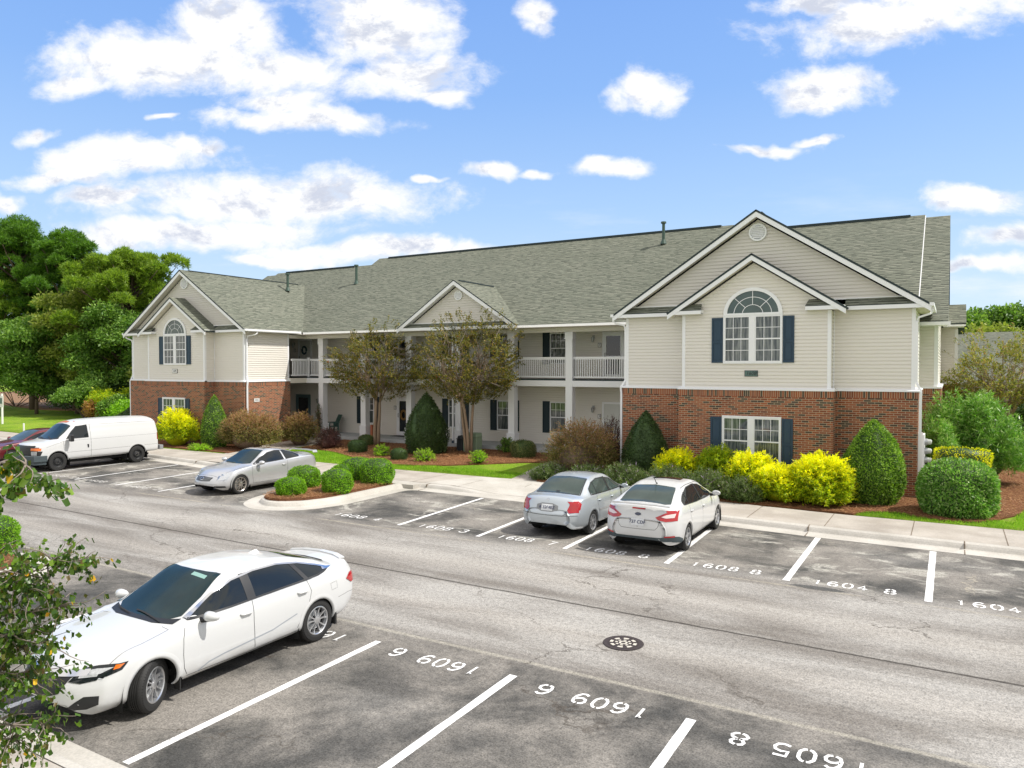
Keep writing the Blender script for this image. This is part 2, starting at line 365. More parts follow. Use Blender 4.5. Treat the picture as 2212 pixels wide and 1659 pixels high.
leaf_mat('leaf_cherry', [(.02, .05, .010), (.05, .11, .015), (.10, .19, .02), (.17, .27, .03), (.03, .06, .012), (.07, .13, .016), (.12, .08, .03)], .35, .35, .5)
leaf_mat('leaf_cherry_yellow', [(.75, .38, .02), (.8, .5, .03), (.6, .22, .03)], .4)
leaf_mat('grass_blade', [(.10, .25, .012), (.20, .38, .02), (.28, .45, .03)], .3)
leaf_mat('straw', [(.16, .07, .03), (.30, .15, .07), (.42, .25, .13)], .1)

# ------------------------------------------------------------------ mesh builder
class MB:
    def __init__(s): s.v = []; s.f = []; s.m = []; s.uv = []
    def face(s, pts, m=0, uv=None):
        i = len(s.v); s.v += [tuple(p) for p in pts]; s.f.append(tuple(range(i, i + len(pts)))); s.m.append(m); s.uv.append(uv)
    def box(s, x0, x1, y0, y1, z0, z1, m=0):
        if x0 > x1: x0, x1 = x1, x0
        if y0 > y1: y0, y1 = y1, y0
        if z0 > z1: z0, z1 = z1, z0
        i = len(s.v)
        s.v += [(x0, y0, z0), (x1, y0, z0), (x1, y1, z0), (x0, y1, z0), (x0, y0, z1), (x1, y0, z1), (x1, y1, z1), (x0, y1, z1)]
        for q in ((0, 3, 2, 1), (4, 5, 6, 7), (0, 1, 5, 4), (1, 2, 6, 5), (2, 3, 7, 6), (3, 0, 4, 7)):
            s.f.append(tuple(i + k for k in q)); s.m.append(m); s.uv.append(None)
    def prism(s, poly, d, m=0):
        """poly: 3D points, extruded by vector d"""
        n = len(poly); i = len(s.v); d = Vector(d)
        s.v += [tuple(p) for p in poly] + [tuple(Vector(p) + d) for p in poly]
        s.f.append(tuple(range(i, i + n))[::-1]); s.f.append(tuple(range(i + n, i + 2 * n)))
        s.m += [m, m]; s.uv += [None, None]
        for k in range(n):
            j = (k + 1) % n; s.f.append((i + k, i + j, i + n + j, i + n + k)); s.m.append(m); s.uv.append(None)
    def tube(s, path, r, n=8, m=0, cap=True):
        path = [Vector(p) for p in path]; rs = r if isinstance(r, (list, tuple)) else [r] * len(path)
        base = len(s.v)
        for k, p in enumerate(path):
            t = (path[min(k + 1, len(path) - 1)] - path[max(k - 1, 0)]).normalized()
            a = t.cross(Vector((0, 0, 1)) if abs(t.z) < .9 else Vector((1, 0, 0))).normalized(); b = t.cross(a)
            for q in range(n):
                an = 2 * math.pi * q / n; s.v.append(tuple(p + (a * math.cos(an) + b * math.sin(an)) * rs[k]))
        for k in range(len(path) - 1):
            for q in range(n):
                q2 = (q + 1) % n; s.f.append((base + k * n + q, base + k * n + q2, base + (k + 1) * n + q2, base + (k + 1) * n + q)); s.m.append(m); s.uv.append(None)
        if cap:
            s.f.append(tuple(base + q for q in range(n))[::-1]); s.m.append(m); s.uv.append(None)
            s.f.append(tuple(base + (len(path) - 1) * n + q for q in range(n))); s.m.append(m); s.uv.append(None)
    def strip(s, path, w, h, m=0):
        """rectangular bar along a path (box section, w sideways, h tall)"""
        path = [Vector(p) for p in path]; base = len(s.v)
        for k, p in enumerate(path):
            t = (path[min(k + 1, len(path) - 1)] - path[max(k - 1, 0)]).normalized()
            a = t.cross(Vector((0, 0, 1)) if abs(t.z) < .9 else Vector((0, 1, 0))).normalized(); b = a.cross(t).normalized()
            for sa, sb in ((-1, -1), (1, -1), (1, 1), (-1, 1)): s.v.append(tuple(p + a * sa * w / 2 + b * sb * h / 2))
        for k in range(len(path) - 1):
            for q in range(4):
                q2 = (q + 1) % 4; s.f.append((base + k * 4 + q, base + k * 4 + q2, base + (k + 1) * 4 + q2, base + (k + 1) * 4 + q)); s.m.append(m); s.uv.append(None)
        e = base + (len(path) - 1) * 4
        s.f.append((base + 3, base + 2, base + 1, base)); s.f.append((e, e + 1, e + 2, e + 3)); s.m += [m, m]; s.uv += [None, None]
    def build(s, name, mats, parent=None, smooth=False, bevel=0, recalc=False):
        me = bpy.data.meshes.new(name); me.from_pydata(s.v, [], s.f)
        if isinstance(mats, str): mats = [mats]
        for mt in mats: me.materials.append(MATS[mt])
        me.polygons.foreach_set('material_index', s.m)
        if any(u is not None for u in s.uv):
            ul = me.uv_layers.new(name='UVMap'); k = 0
            for f, u in zip(s.f, s.uv):
                for q in range(len(f)):
                    if u is not None: ul.data[k].uv = u[q]
                    k += 1
        if recalc:
            import bmesh
            bm = bmesh.new(); bm.from_mesh(me); bmesh.ops.recalc_face_normals(bm, faces=bm.faces); bm.to_mesh(me); bm.free()
        if smooth: me.polygons.foreach_set('use_smooth', [True] * len(me.polygons))
        me.update()
        o = bpy.data.objects.new(name, me); C.objects.link(o)
        if parent: o.parent = parent
        if bevel:
            md = o.modifiers.new('bevel', 'BEVEL'); md.width = bevel; md.segments = 2; md.limit_method = 'ANGLE'
        return o
def tag(o, label, cat, group=None, kind=None):
    if label: o['label'] = label
    if cat: o['category'] = cat
    if group: o['group'] = group
    if kind: o['kind'] = kind
    return o
def struct(o): o['kind'] = 'structure'; return o
def thing(name, label, cat, loc=(0, 0, 0), rz=0, group=None):
    o = bpy.data.objects.new(name, None); C.objects.link(o); o.location = loc; o.rotation_euler = (0, 0, rz)
    o.empty_display_size = .2; return tag(o, label, cat, group)
def copy_tree(o, parent=None):
    c = o.copy(); C.objects.link(c)
    if parent: c.parent = parent
    for ch in list(o.children): copy_tree(ch, c)
    return c
def np_mesh(name, V, F, mats, parent=None, mi=None, smooth=False):
    me = bpy.data.meshes.new(name); V = np.asarray(V, np.float32); F = np.asarray(F, np.int32)
    me.vertices.add(len(V)); me.vertices.foreach_set('co', V.ravel())
    k = F.shape[1]; me.loops.add(F.size); me.loops.foreach_set('vertex_index', F.ravel())
    me.polygons.add(len(F)); me.polygons.foreach_set('loop_start', np.arange(0, F.size, k, dtype=np.int32))
    for mt in ([mats] if isinstance(mats, str) else mats): me.materials.append(MATS[mt])
    if mi is not None: me.polygons.foreach_set('material_index', np.asarray(mi, np.int32))
    if smooth: me.polygons.foreach_set('use_smooth', np.ones(len(F), bool))
    me.update(calc_edges=True); me.validate()
    o = bpy.data.objects.new(name, me); C.objects.link(o)
    if parent: o.parent = parent
    return o

# ------------------------------------------------------------------ ground
def hgt(x, y):                               # height of the planted ground behind the walk
    return .15 + .14 * min(1, max(0, (y - 22.3) / 7.5))
def inside(poly, x, y):
    c = False; n = len(poly); j = n - 1
    for i in range(n):
        xi, yi = poly[i][:2]; xj, yj = poly[j][:2]
        if (yi > y) != (yj > y) and x < (xj - xi) * (y - yi) / (yj - yi) + xi: c = not c
        j = i
    return c
def dense(poly, step):
    out = []
    for k in range(len(poly)):
        a = Vector(poly[k]); b = Vector(poly[(k + 1) % len(poly)]); n = max(1, int((b - a).length / step))
        for q in range(n): out.append(a.lerp(b, q / n))
    return out
def smoothpoly(pts, it=2):
    for _ in range(it):
        out = []
        for k in range(len(pts)):
            a = Vector(pts[k]); b = Vector(pts[(k + 1) % len(pts)]); out += [a.lerp(b, .25), a.lerp(b, .75)]
        pts = out
    return pts
def patch(name, poly, zf, mat, step=1.0, parent=None, skirt=.3, rnd=0):
    random.seed(3)
    P = [Vector(p[:2]) for p in dense([Vector(p[:2]) for p in poly], step)]; nb = len(P)
    xs = [p.x for p in P]; ys = [p.y for p in P]; pts = list(P)
    x = min(xs)
    while x < max(xs):
        y = min(ys)
        while y < max(ys):
            q = (x + random.uniform(-.2, .2) * step, y + random.uniform(-.2, .2) * step)
            if inside(P, *q): pts.append(Vector(q))
            y += step
        x += step
    vs, es, fs, *_ = delaunay_2d_cdt(pts, [(i, (i + 1) % nb) for i in range(nb)], [], 1, 1e-5)
    V = [(v.x, v.y, zf(v.x, v.y) + (mnoise.noise(Vector((v.x * 2.3, v.y * 2.3, 0))) * rnd)) for v in vs]; F = [tuple(f) for f in fs]
    n = len(V); bl = {}
    if skirt:                                 # turned-down edge so the sheet has a side
        ed = {}
        for f in F:
            for k in range(len(f)):
                e = (f[k], f[(k + 1) % len(f)]); ed[e] = 1
        for (a, b) in list(ed):
            if (b, a) not in ed:
                i = len(V); V += [(V[a][0], V[a][1], V[a][2] - skirt), (V[b][0], V[b][1], V[b][2] - skirt)]
                F.append((b, a, i, i + 1))
    me = bpy.data.meshes.new(name); me.from_pydata(V, [], F); me.materials.append(MATS[mat])
    me.polygons.foreach_set('use_smooth', [len(f) == 3 for f in F]); me.update()
    o = bpy.data.objects.new(name, me); C.objects.link(o)
    if parent: o.parent = parent
    return o
def sheet(name, x0, x1, y0, y1, z, mat):
    m = MB(); m.face([(x0, y0, z), (x1, y0, z), (x1, y1, z), (x0, y1, z)]); return struct(m.build(name, mat))
sheet('ground', -900, 900, -60, 1500, -.06, 'grass_ground')
sheet('parking_lot', -58, 30, 3.6, 20.9, 0, 'asphalt')

# kerb with gutter pan: follows the far side of the lot and wraps the planted island
def offset_path(P, d):
    out = []
    for k in range(len(P)):
        a = P[k] - P[k - 1] if k else P[1] - P[0]; b = P[k + 1] - P[k] if k < len(P) - 1 else a
        na = Vector((a.y, -a.x)).normalized(); nb_ = Vector((b.y, -b.x)).normalized()
        n = (na + nb_).normalized(); out.append(P[k] + n * d / max(.5, n.dot(na)))
    return out
def round_path(P, r, seg=5):
    out = [P[0]]
    for k in range(1, len(P) - 1):
        a = (P[k - 1] - P[k]); b = (P[k + 1] - P[k]); rr = min(r, a.length * .45, b.length * .45)
        p0 = P[k] + a.normalized() * rr; p1 = P[k] + b.normalized() * rr
        for q in range(seg + 1):
            t = q / seg; out.append(p0 * (1 - t) ** 2 + P[k] * 2 * t * (1 - t) + p1 * t * t)
    out.append(P[-1]); return out
def kerb(name, pts, rfac=lambda p: 1, prof=None, mat='concrete_new', inner=.72):
    P = [Vector(p) for p in pts]; Q = []
    for a, b in zip(P[:-1], P[1:]):
        n = max(1, int((b - a).length / .7))
        for q in range(n): Q.append(a.lerp(b, q / n))
    Q.append(P[-1])
    prof = prof or [(0, -.05), (0, .006), (.40, .012), (.45, .03), (.49, .09), (.53, .135), (.58, .152), (.72, .156), (.72, -.05)]
    rows = []
    for d, z in prof:
        O = offset_path(Q, d); rows.append([(p.x, p.y, .012 + (z - .012) * rfac(q) if z > .013 else z) for p, q in zip(O, Q)])
    m = MB()
    for a in range(len(rows) - 1):
        for k in range(len(Q) - 1): m.face([rows[a][k], rows[a][k + 1], rows[a + 1][k + 1], rows[a + 1][k]])
    o = m.build(name, mat); struct(o); return o, Q
def ramp_fac(p):
    x = p.x if hasattr(p, 'x') else p
    y = p.y if hasattr(p, 'y') else 20.2
    if y < 19: return 1
    t = 1
    if -12.6 < x < -8.6: t = 0
    elif -14.8 < x <= -12.6: t = (-12.6 - x) / 2.2
    elif -8.6 <= x < -7.2: t = (x + 8.6) / 1.4
    return .05 + .95 * t * t * (3 - 2 * t)
far_pts = [(16, 19.1), (8, 19.3), (1.39, 19.47), (-2.8, 19.6), (-5.3, 19.78), (-8, 19.95), (-11.3, 20.12), (-16.0, 20.2)]
isl = [(-15.95, 18.3), (-15.92, 16.9), (-16.3, 15.75), (-17.1, 15.15), (-17.9, 15.05), (-18.8, 15.5), (-19.35, 16.4), (-19.7, 18), (-19.9, 20.2)]
left_pts = [(-21, 20.15), (-26.9, 20.12), (-28.7, 20.4), (-31.9, 20.72), (-38, 21.0), (-45, 21.3), (-58, 22)]
full = [Vector(p) for p in far_pts] + [Vector(p) for p in isl] + [Vector(p) for p in left_pts]
full = [full[0]] + round_path(full, .45)[1:]
kerb('kerb', full, ramp_fac)
# expansion joints of the kerb
m = MB()
for x, y in ((-3.1, 19.62), (-9.1, 20.02), (.3, 19.5), (-15.6, 20.2), (3.4, 19.42), (-28.1, 20.33), (-24, 20.15)):
    for (d0, d1, z0, z1) in ((0, .45, .012, .016), (.45, .56, .03, .152), (.56, .74, .153, .160)):
        m.box(x - .012, x + .012, y + d0, y + d1, z0 - .02, z1, 0)
struct(m.build('kerb_joints', 'joint'))

# the walk behind the kerb, sloping down to the kerb ramp
wn = [(16, 22.0), (8, 22.1), (1.58, 22.24), (-2.6, 22.2), (-6.1, 22.5), (-10, 22.85), (-13.6, 23.2), (-19.6, 23.06), (-23.3, 23.15), (-28.8, 23.18), (-33.8, 23.3), (-40, 23.5), (-48, 23.95), (-58, 24.6)]
ws = [(16, 19.8), (8, 20.0), (1.4, 20.17), (-2.8, 20.3), (-5.3, 20.48), (-10, 20.8), (-13.6, 20.88), (-19.6, 20.9), (-23.3, 20.86), (-28.5, 21.05), (-33, 21.5), (-38, 21.7), (-46, 22.05), (-58, 22.7)]
def interp(pts, x):
    p = sorted(pts)
    for a, b in zip(p[:-1], p[1:]):
        if a[0] <= x <= b[0]: return a[1] + (b[1] - a[1]) * (x - a[0]) / (b[0] - a[0])
    return p[0][1] if x < p[0][0] else p[-1][1]
def walk_z(x, y):
    t = (y - interp(ws, x)) / (interp(wn, x) - interp(ws, x)); t = max(0, min(1, t * 1.3))
    return .157 * (ramp_fac(Vector((x, 20.2))) * (1 - t) + t)
rnd = random.Random(5)
m = MB(); xs = [16 - k * .65 for k in range(0, 115)]
for a, b in zip(xs[:-1], xs[1:]):
    for q in range(4):
        P4 = []
        for (x, t) in ((a, q / 4), (a, (q + 1) / 4), (b, (q + 1) / 4), (b, q / 4)):
            y = interp(ws, x) * (1 - t) + interp(wn, x) * t; P4.append((x, y, walk_z(x, y)))
        m.face(P4)
jx = -.62
x = 14.8
while x > -58:
    pts = [(x, interp(ws, x) + .02), (x, interp(wn, x) - .02)]
    for k in range(4):
        y0 = pts[0][1] + (pts[1][1] - pts[0][1]) * k / 4; y1 = pts[0][1] + (pts[1][1] - pts[0][1]) * (k + 1) / 4
        m.face([(x - .011, y0, walk_z(x, y0) + .004), (x + .011, y0, walk_z(x, y0) + .004), (x + .011, y1, walk_z(x, y1) + .004), (x - .011, y1, walk_z(x, y1) + .004)], 1)
    x -= 1.95
struct(m.build('sidewalk', ['concrete', 'joint']))
# new pale slabs by the ramp
patch('sidewalk_ramp', [(-15.9, 20.93), (-15.0, 23.04), (-13.7, 23.22), (-9.2, 22.75), (-8.3, 20.72), (-12, 20.9)], lambda x, y: walk_z(x, y) + .005, 'concrete_new', .6, skirt=0).__setitem__('kind', 'structure')

# planted ground behind the walk
struct(patch('lawn', [(16, 22.0), (-6.1, 22.45), (-13.6, 23.1), (-28.8, 23.1), (-33.8, 23.2), (-58, 24.5), (-130, 30), (-130, 110), (90, 110), (90, 18), (16, 18)], lambda x, y: hgt(x, y) - .01, 'grass_ground', 4.))
cm = [(-28.0, 29.9), (-27.6, 26.4), (-26.0, 26.1), (-24.5, 25.65), (-21.8, 24.25), (-20.2, 23.9), (-18.9, 24.05), (-18.0, 24.45), (-16.2, 26.0), (-15.3, 26.8), (-14.5, 27.3), (-14.7, 29.9)]
struct(patch('mulch_bed', cm, lambda x, y: hgt(x, y) + .03, 'mulch', .28, rnd=.03))
rm = [(-12.9, 29.9), (-12.75, 24.0), (-12.6, 23.1), (-10, 22.95), (-6.1, 22.55), (-2.3, 22.32), (-2.0, 22.85), (-1.2, 23.15), (-.7, 22.75), (-.1, 22.55), (.6, 22.75), (1.1, 23.4), (1.6, 24.3), (2.0, 26), (2.3, 30), (2.4, 34), (2.2, 44), (-1, 44), (-1, 29.9)]
struct(patch('mulch_bed', rm, lambda x, y: hgt(x, y) + .03, 'mulch', .28, rnd=.03))
lm = [(-30.6, 29.9), (-30.2, 26.4), (-29.4, 24.6), (-29.2, 23.35), (-40.8, 23.6), (-41.3, 29.9)]
struct(patch('mulch_bed', lm, lambda x, y: hgt(x, y) + .03, 'mulch', .35, rnd=.03))
struct(patch('needle_ground', [(-130, 46), (-90, 41), (-72, 37), (-62, 38.5), (-54, 37), (-47, 35.5), (-43, 33), (-42, 50), (-130, 100)], lambda x, y: hgt(x, y) + .01, 'needles_ground', 3., skirt=.05))
# walks to the porch
def ribbon(name, A, B, zf, mat, n=10):
    m = MB()
    for k in range(n):
        t0, t1 = k / n, (k + 1) / n
        P4 = []
        for (S, t) in ((A, t0), (B, t0), (B, t1), (A, t1)):
            s = t * (len(S) - 1); i = min(int(s), len(S) - 2); q = Vector(S[i]).lerp(Vector(S[i + 1]), s - i); P4.append((q.x, q.y, zf(q.x, q.y, t)))
        m.face(P4)
        m.face([(p[0], p[1], p[2] - d) for p, d in ((P4[0], 0), (P4[3], 0), (P4[3], .2), (P4[0], .2))]); m.face([(p[0], p[1], p[2] - d) for p, d in ((P4[1], 0), (P4[2], 0), (P4[2], .2), (P4[1], .2))])
    return struct(m.build(name, mat))
ribbon('path', [(-13.7, 23.2), (-14.35, 26.8), (-14.55, 29.9)], [(-12.3, 23.05), (-12.7, 26.8), (-12.9, 29.9)], lambda x, y, t: .16 + .17 * t, 'concrete')
ribbon('path', [(-29.3, 23.2), (-30.4, 26.5), (-30.75, 29.9)], [(-27.6, 23.1), (-27.9, 26.5), (-28.2, 29.9)], lambda x, y, t: .16 + .17 * t, 'concrete')
ribbon('path', [(-48, 23.6), (-72, 27.5)], [(-48, 21.7), (-72, 24.5)], lambda x, y, t: .15, 'concrete', 4)
# island bed
ib = smoothpoly([(-16.6, 20.7), (-16.62, 18.2), (-16.6, 17.0), (-16.95, 16.2), (-17.4, 15.8), (-17.9, 15.72), (-18.45, 16.05), (-18.8, 16.7), (-19.05, 18.2), (-19.2, 20.7)], 1)
m = MB(); m.box(-19.95, -15.9, 20.3, 21.0, -.05, .151); struct(m.build('island_apron', 'concrete_new'))
struct(patch('island_bed', ib, lambda x, y: .165 + .06 * max(0, 1 - abs(x + 17.8) / 1.3), 'mulch', .22, rnd=.03))

# near side of the lot: kerb and walk below the camera, and the small island on the left
m = MB(); m.box(-40, 30, 4.36, 4.62, -.05, .006); m.face([(-40, 4.36, .006), (30, 4.36, .006), (30, 4.30, .10), (-40, 4.30, .10)]); m.face([(-40, 4.30, .10), (30, 4.30, .10), (30, 4.24, .15), (-40, 4.24, .15)])
m.box(-40, 30, 4.14, 4.24, -.05, .15); struct(m.build('kerb', 'concrete_new'))
m = MB(); m.box(-40, 30, 2.2, 4.125, -.05, .148)
x = -39.05
while x < 20: m.box(x - .012, x + .012, 2.2, 4.12, .1, .152, 1); x += 1.5
m.box(-40, 30, 4.125, 4.14, -.05, .10, 1)
struct(m.build('sidewalk', ['concrete', 'joint']))
struct(patch('lawn', [(-58, 2.2), (-58, -12), (30, -12), (30, 2.2)], lambda x, y: .13, 'grass_ground', 4.))
il = [(-15.3, 4.5), (-15.4, 7.0), (-15.8, 8.2), (-16.7, 8.9), (-17.9, 9.0), (-18.8, 8.3), (-19.2, 7.0), (-19.3, 4.5)]
kerb('kerb', round_path([Vector(p) for p in il], .6)[::-1] if False else round_path([Vector(p) for p in il[::-1]], .6))
ib2 = smoothpoly([(-16.0, 4.5), (-16.05, 7.0), (-16.35, 7.8), (-16.9, 8.25), (-17.7, 8.3), (-18.2, 7.9), (-18.5, 7.0), (-18.6, 4.5)], 1)
struct(patch('island_bed', ib2, lambda x, y: .16 + .05 * max(0, 1 - abs(x + 17.3) / 1.2), 'mulch', .25, rnd=.03))

# ------------------------------------------------------------------ painted lines and bay numbers
STROKES = {  # stencil digits, unit box 0..1 wide, 0..1.25 tall
 '0': [[(.12, .30), (.10, .62), (.12, .95), (.30, 1.2), (.44, 1.23)], [(.56, 1.23), (.70, 1.2), (.88, .95), (.90, .62), (.88, .30), (.70, .05), (.56, .02)], [(.44, .02), (.30, .05), (.12, .30)]],
 '1': [[(.28, 1.0), (.5, 1.22), (.5, .02)]],
 '2': [[(.12, .9), (.2, 1.15), (.5, 1.23), (.8, 1.13), (.86, .88), (.68, .6), (.14, .06), (.9, .06)]],
 '3': [[(.12, 1.0), (.28, 1.2), (.55, 1.23), (.82, 1.1), (.82, .8), (.6, .67)], [(.5, .65), (.8, .58), (.9, .32), (.75, .08), (.48, .02), (.22, .06), (.1, .25)]],
 '4': [[(.62, .34), (.62, .02)], [(.90, .36), (.10, .36), (.62, 1.2), (.62, .44)]],
 '5': [[(.85, 1.2), (.2, 1.2), (.16, .7), (.5, .78), (.82, .66), (.9, .38), (.75, .1), (.45, .02), (.12, .12)]],
 '6': [[(.82, 1.08), (.6, 1.23), (.34, 1.16), (.14, .85), (.1, .45), (.2, .12), (.42, .02)], [(.56, .02), (.78, .08), (.9, .32), (.84, .58), (.6, .7), (.36, .64), (.18, .5)]],
 '7': [[(.1, 1.2), (.88, 1.2), (.6, .7), (.42, .02)]],
 '8': [[(.44, 1.23), (.22, 1.12), (.16, .92), (.28, .7), (.44, .64)], [(.56, 1.23), (.78, 1.12), (.84, .92), (.72, .7), (.56, .64)], [(.42, .62), (.14, .48), (.08, .28), (.24, .08), (.44, .02)], [(.58, .62), (.86, .48), (.92, .28), (.76, .08), (.56, .02)]],
 '9': [[(.18, .17), (.4, .02), (.66, .09), (.86, .4), (.9, .8), (.8, 1.13), (.58, 1.23)], [(.44, 1.23), (.22, 1.17), (.1, .93), (.16, .67), (.4, .55), (.64, .61), (.82, .75)]],
}
def stroke_poly(m, pts, w, tr):
    P = [Vector(p) for p in pts]; L = []; Rr = []
    for k in range(len(P)):
        t = (P[min(k + 1, len(P) - 1)] - P[max(k - 1, 0)]).normalized(); n = Vector((-t.y, t.x)) * w / 2
        L.append(P[k] + n); Rr.append(P[k] - n)
    for k in range(len(P) - 1): m.face([tr(q) for q in (L[k], Rr[k], Rr[k + 1], L[k + 1])])
def bay_number(items, y, h, flip=False, mat='road_paint', label=''):
    """items: list of (digit, x of its left edge as read, width); h height on the ground"""
    x0 = items[0][1]; root = thing('bay_number', None, None, (x0, y, 0))
    for ch, x, w in items:
        m = MB()
        for st in STROKES[ch]:
            tr = (lambda q, x=x, w=w: (x + q.x * w - x0, q.y / 1.25 * h, .005)) if not flip else (lambda q, x=x, w=w: (x - q.x * w - x0, -q.y / 1.25 * h, .005))
            stroke_poly(m, st, .2, tr)
        m.build('digit', mat, root)
    return root
def number_run(txt, x0, x1, xs, y, h, flip=False, mat='road_paint', label=''):
    n = len(txt) ; d = (x1 - x0) / n; w = abs(d) * .78; it = []
    for k, ch in enumerate(txt): it.append((ch, x0 + d * k, w if ch != '1' else w * .9))
    if xs is not None: it.append((xs[0], xs[1], w * 1.05))
    o = bay_number(it, y, h, flip, mat); tag(o, label, 'bay number', 'bay numbers painted on the asphalt'); return o
NW = 'white stencilled bay number '
number_run('1608', -30.35, -29.15, ('2', -28.75), 15.78, .28, mat='road_paint_worn', label='faded bay number 1608 2 nearest the white van')
number_run('1608', -27.75, -26.55, ('1', -26.15), 15.76, .28, mat='road_paint_worn', label='faded bay number 1608 1 in the bay between van and grey coupe bays')
number_run('1608', -25.2, -23.9, ('2', -23.6), 15.72, .28, mat='road_paint_worn', label='faded bay number in the empty bay left of the silver coupe')
number_run('1608', -15.15, -14.0, ('4', -13.72), 15.64, .32, label=NW + '1608 4 beside the planted island')
number_run('1608', -12.13, -11.05, ('3', -10.82), 15.62, .32, label=NW + '1608 3 two bays left of the silver sedan')
number_run('1608', -9.65, -8.62, ('7', -8.26), 15.58, .32, label=NW + '1608 7 behind the silver sedan')
number_run('1608', -7.28, -6.22, ('8', -5.95), 15.55, .32, label=NW + 'in the shadow behind the white hatch-tailed sedan')
number_run('1608', -4.75, -3.7, ('8', -3.52), 15.48, .32, label=NW + '1608 8 in the first empty bay right of the white sedan')
number_run('1604', -2.3, -1.25, ('8', -1.05), 15.38, .32, label=NW + '1604 8 beside a dark oil patch')
number_run('1604', .1, 1.15, ('7', 1.4), 15.3, .32, label=NW + '1604 at the right edge of the photo')
number_run('1609', -5.58, -6.62, ('6', -6.88), 8.69, .29, True, label=NW + '1609 6 upside down, left of the manhole cover')
number_run('1609', -3.12, -4.16, ('6', -4.42), 8.66, .29, True, label=NW + '1609 6 upside down, right below the manhole cover')
number_run('1605', -.68, -1.72, ('8', -1.92), 8.63, .29, True, label=NW + '1605 8 upside down at the bottom right')
number_run('1609', -8.05, -9.1, ('5', -9.35), 8.69, .29, True, label=NW + 'partly hidden under the rear wheel of the near white sedan')
number_run('1609', -10.55, -11.6, ('5', -11.9), 8.69, .29, True, label=NW + '1609 5 upside down beyond the windscreen of the near white sedan')
def bay_line(xa, ya, xb, yb, w, label, mat='road_paint'):
    m = MB(); n = 14; rr = random.Random(int(abs(xa * 100))); a = Vector((xa, ya)); b = Vector((xb, yb)); t = (b - a).normalized(); s = Vector((-t.y, t.x))
    L = [(a.lerp(b, k / n) + s * (w / 2 + rr.uniform(-.004, .004)), a.lerp(b, k / n) - s * (w / 2 + rr.uniform(-.004, .004))) for k in range(n + 1)]
    for k in range(n): m.face([(*L[k][0], .004), (*L[k][1], .004), (*L[k + 1][1], .004), (*L[k + 1][0], .004)])
    tag(m.build('bay_line', mat), label, 'bay line', 'bay lines painted on the asphalt')
bay_line(-33.6, 15.95, -33.95, 20.6, .10, 'thin white bay line on the far side of the white van')
bay_line(-30.95, 15.85, -31.26, 20.5, .10, 'thin white bay line running beside the white van')
bay_line(-28.25, 15.7, -28.68, 20.35, .10, 'thin white bay line, second right of the van')
bay_line(-25.62, 15.67, -26.0, 20.1, .10, 'thin white bay line ending left of the silver coupe nose')
bay_line(-23.07, 15.6, -23.3, 20.1, .10, 'thin white bay line meeting the silver coupe bumper')
bay_line(-12.64, 15.5, -12.93, 20.1, .115, 'long white bay line between bays 1608 4 and 1608 3')
bay_line(-10.1, 15.45, -10.3, 20.05, .115, 'white bay line left of the silver sedan')
bay_line(-7.68, 15.42, -7.8, 19.95, .115, 'white bay line between the silver and the white sedan')
bay_line(-5.22, 15.36, -5.36, 19.75, .12, 'white bay line right of the white sedan')
bay_line(-2.77, 15.33, -2.79, 19.58, .13, 'wide white bay line between 1608 8 and 1604 8')
bay_line(-.315, 15.22, -.32, 19.45, .13, 'wide white bay line at the right, near the kerb')
bay_line(2.15, 15.1, 2.15, 19.4, .13, 'white bay line outside the right edge')
bay_line(-7.5, 4.66, -7.52, 8.74, .115, 'long white line beside the near white sedan')
bay_line(-5.06, 4.66, -5.1, 8.7, .12, 'white line between the two 1609 6 bays')
bay_line(-2.6, 4.66, -2.63, 8.68, .12, 'white line at the bottom edge left of 1605 8')
bay_line(-10.0, 4.66, -10.02, 8.72, .115, 'white line on the far side of the near white sedan')
bay_line(-12.6, 4.66, -12.6, 8.8, .115, 'white line by the leafy branch at the left')

# manhole cover
m = MB(); N = 48
def ring(r0, r1, a0, a1, z, mi, n=6):
    for k in range(n):
        b0 = a0 + (a1 - a0) * k / n; b1 = a0 + (a1 - a0) * (k + 1) / n
        m.face([(r0 * math.cos(b0), r0 * math.sin(b0), z), (r1 * math.cos(b0), r1 * math.sin(b0), z), (r1 * math.cos(b1), r1 * math.sin(b1), z), (r0 * math.cos(b1), r0 * math.sin(b1), z)], mi)
plain('cast_iron', (.055, .042, .040), .6, .3, var=.2, scale=18, bmp=.2); plain('grit', (.52, .49, .43), .9, var=.15, scale=20)
ring(0.001, .305, 0, 2 * math.pi, .010, 0, N); ring(.305, .31, 0, 2 * math.pi, .006, 0, N)
for k in range(8):
    a = k * math.pi / 4 + .12; ring(.155, .205, a - .22, a + .22, .013, 1); ring(.085, .125, a - .2, a + .2, .013, 1, 3)
ring(.035, .066, 0, 2 * math.pi, .013, 1, 24)
ring(.225, .232, 0, 2 * math.pi, .016, 0, N); ring(.135, .142, 0, 2 * math.pi, .016, 0, N)
o = m.build('manhole_cover', ['cast_iron', 'grit']); o.location = (-4.26, 10.57, 0)
tag(o, 'round dark iron manhole cover with pale gravel in its pattern', 'manhole cover')

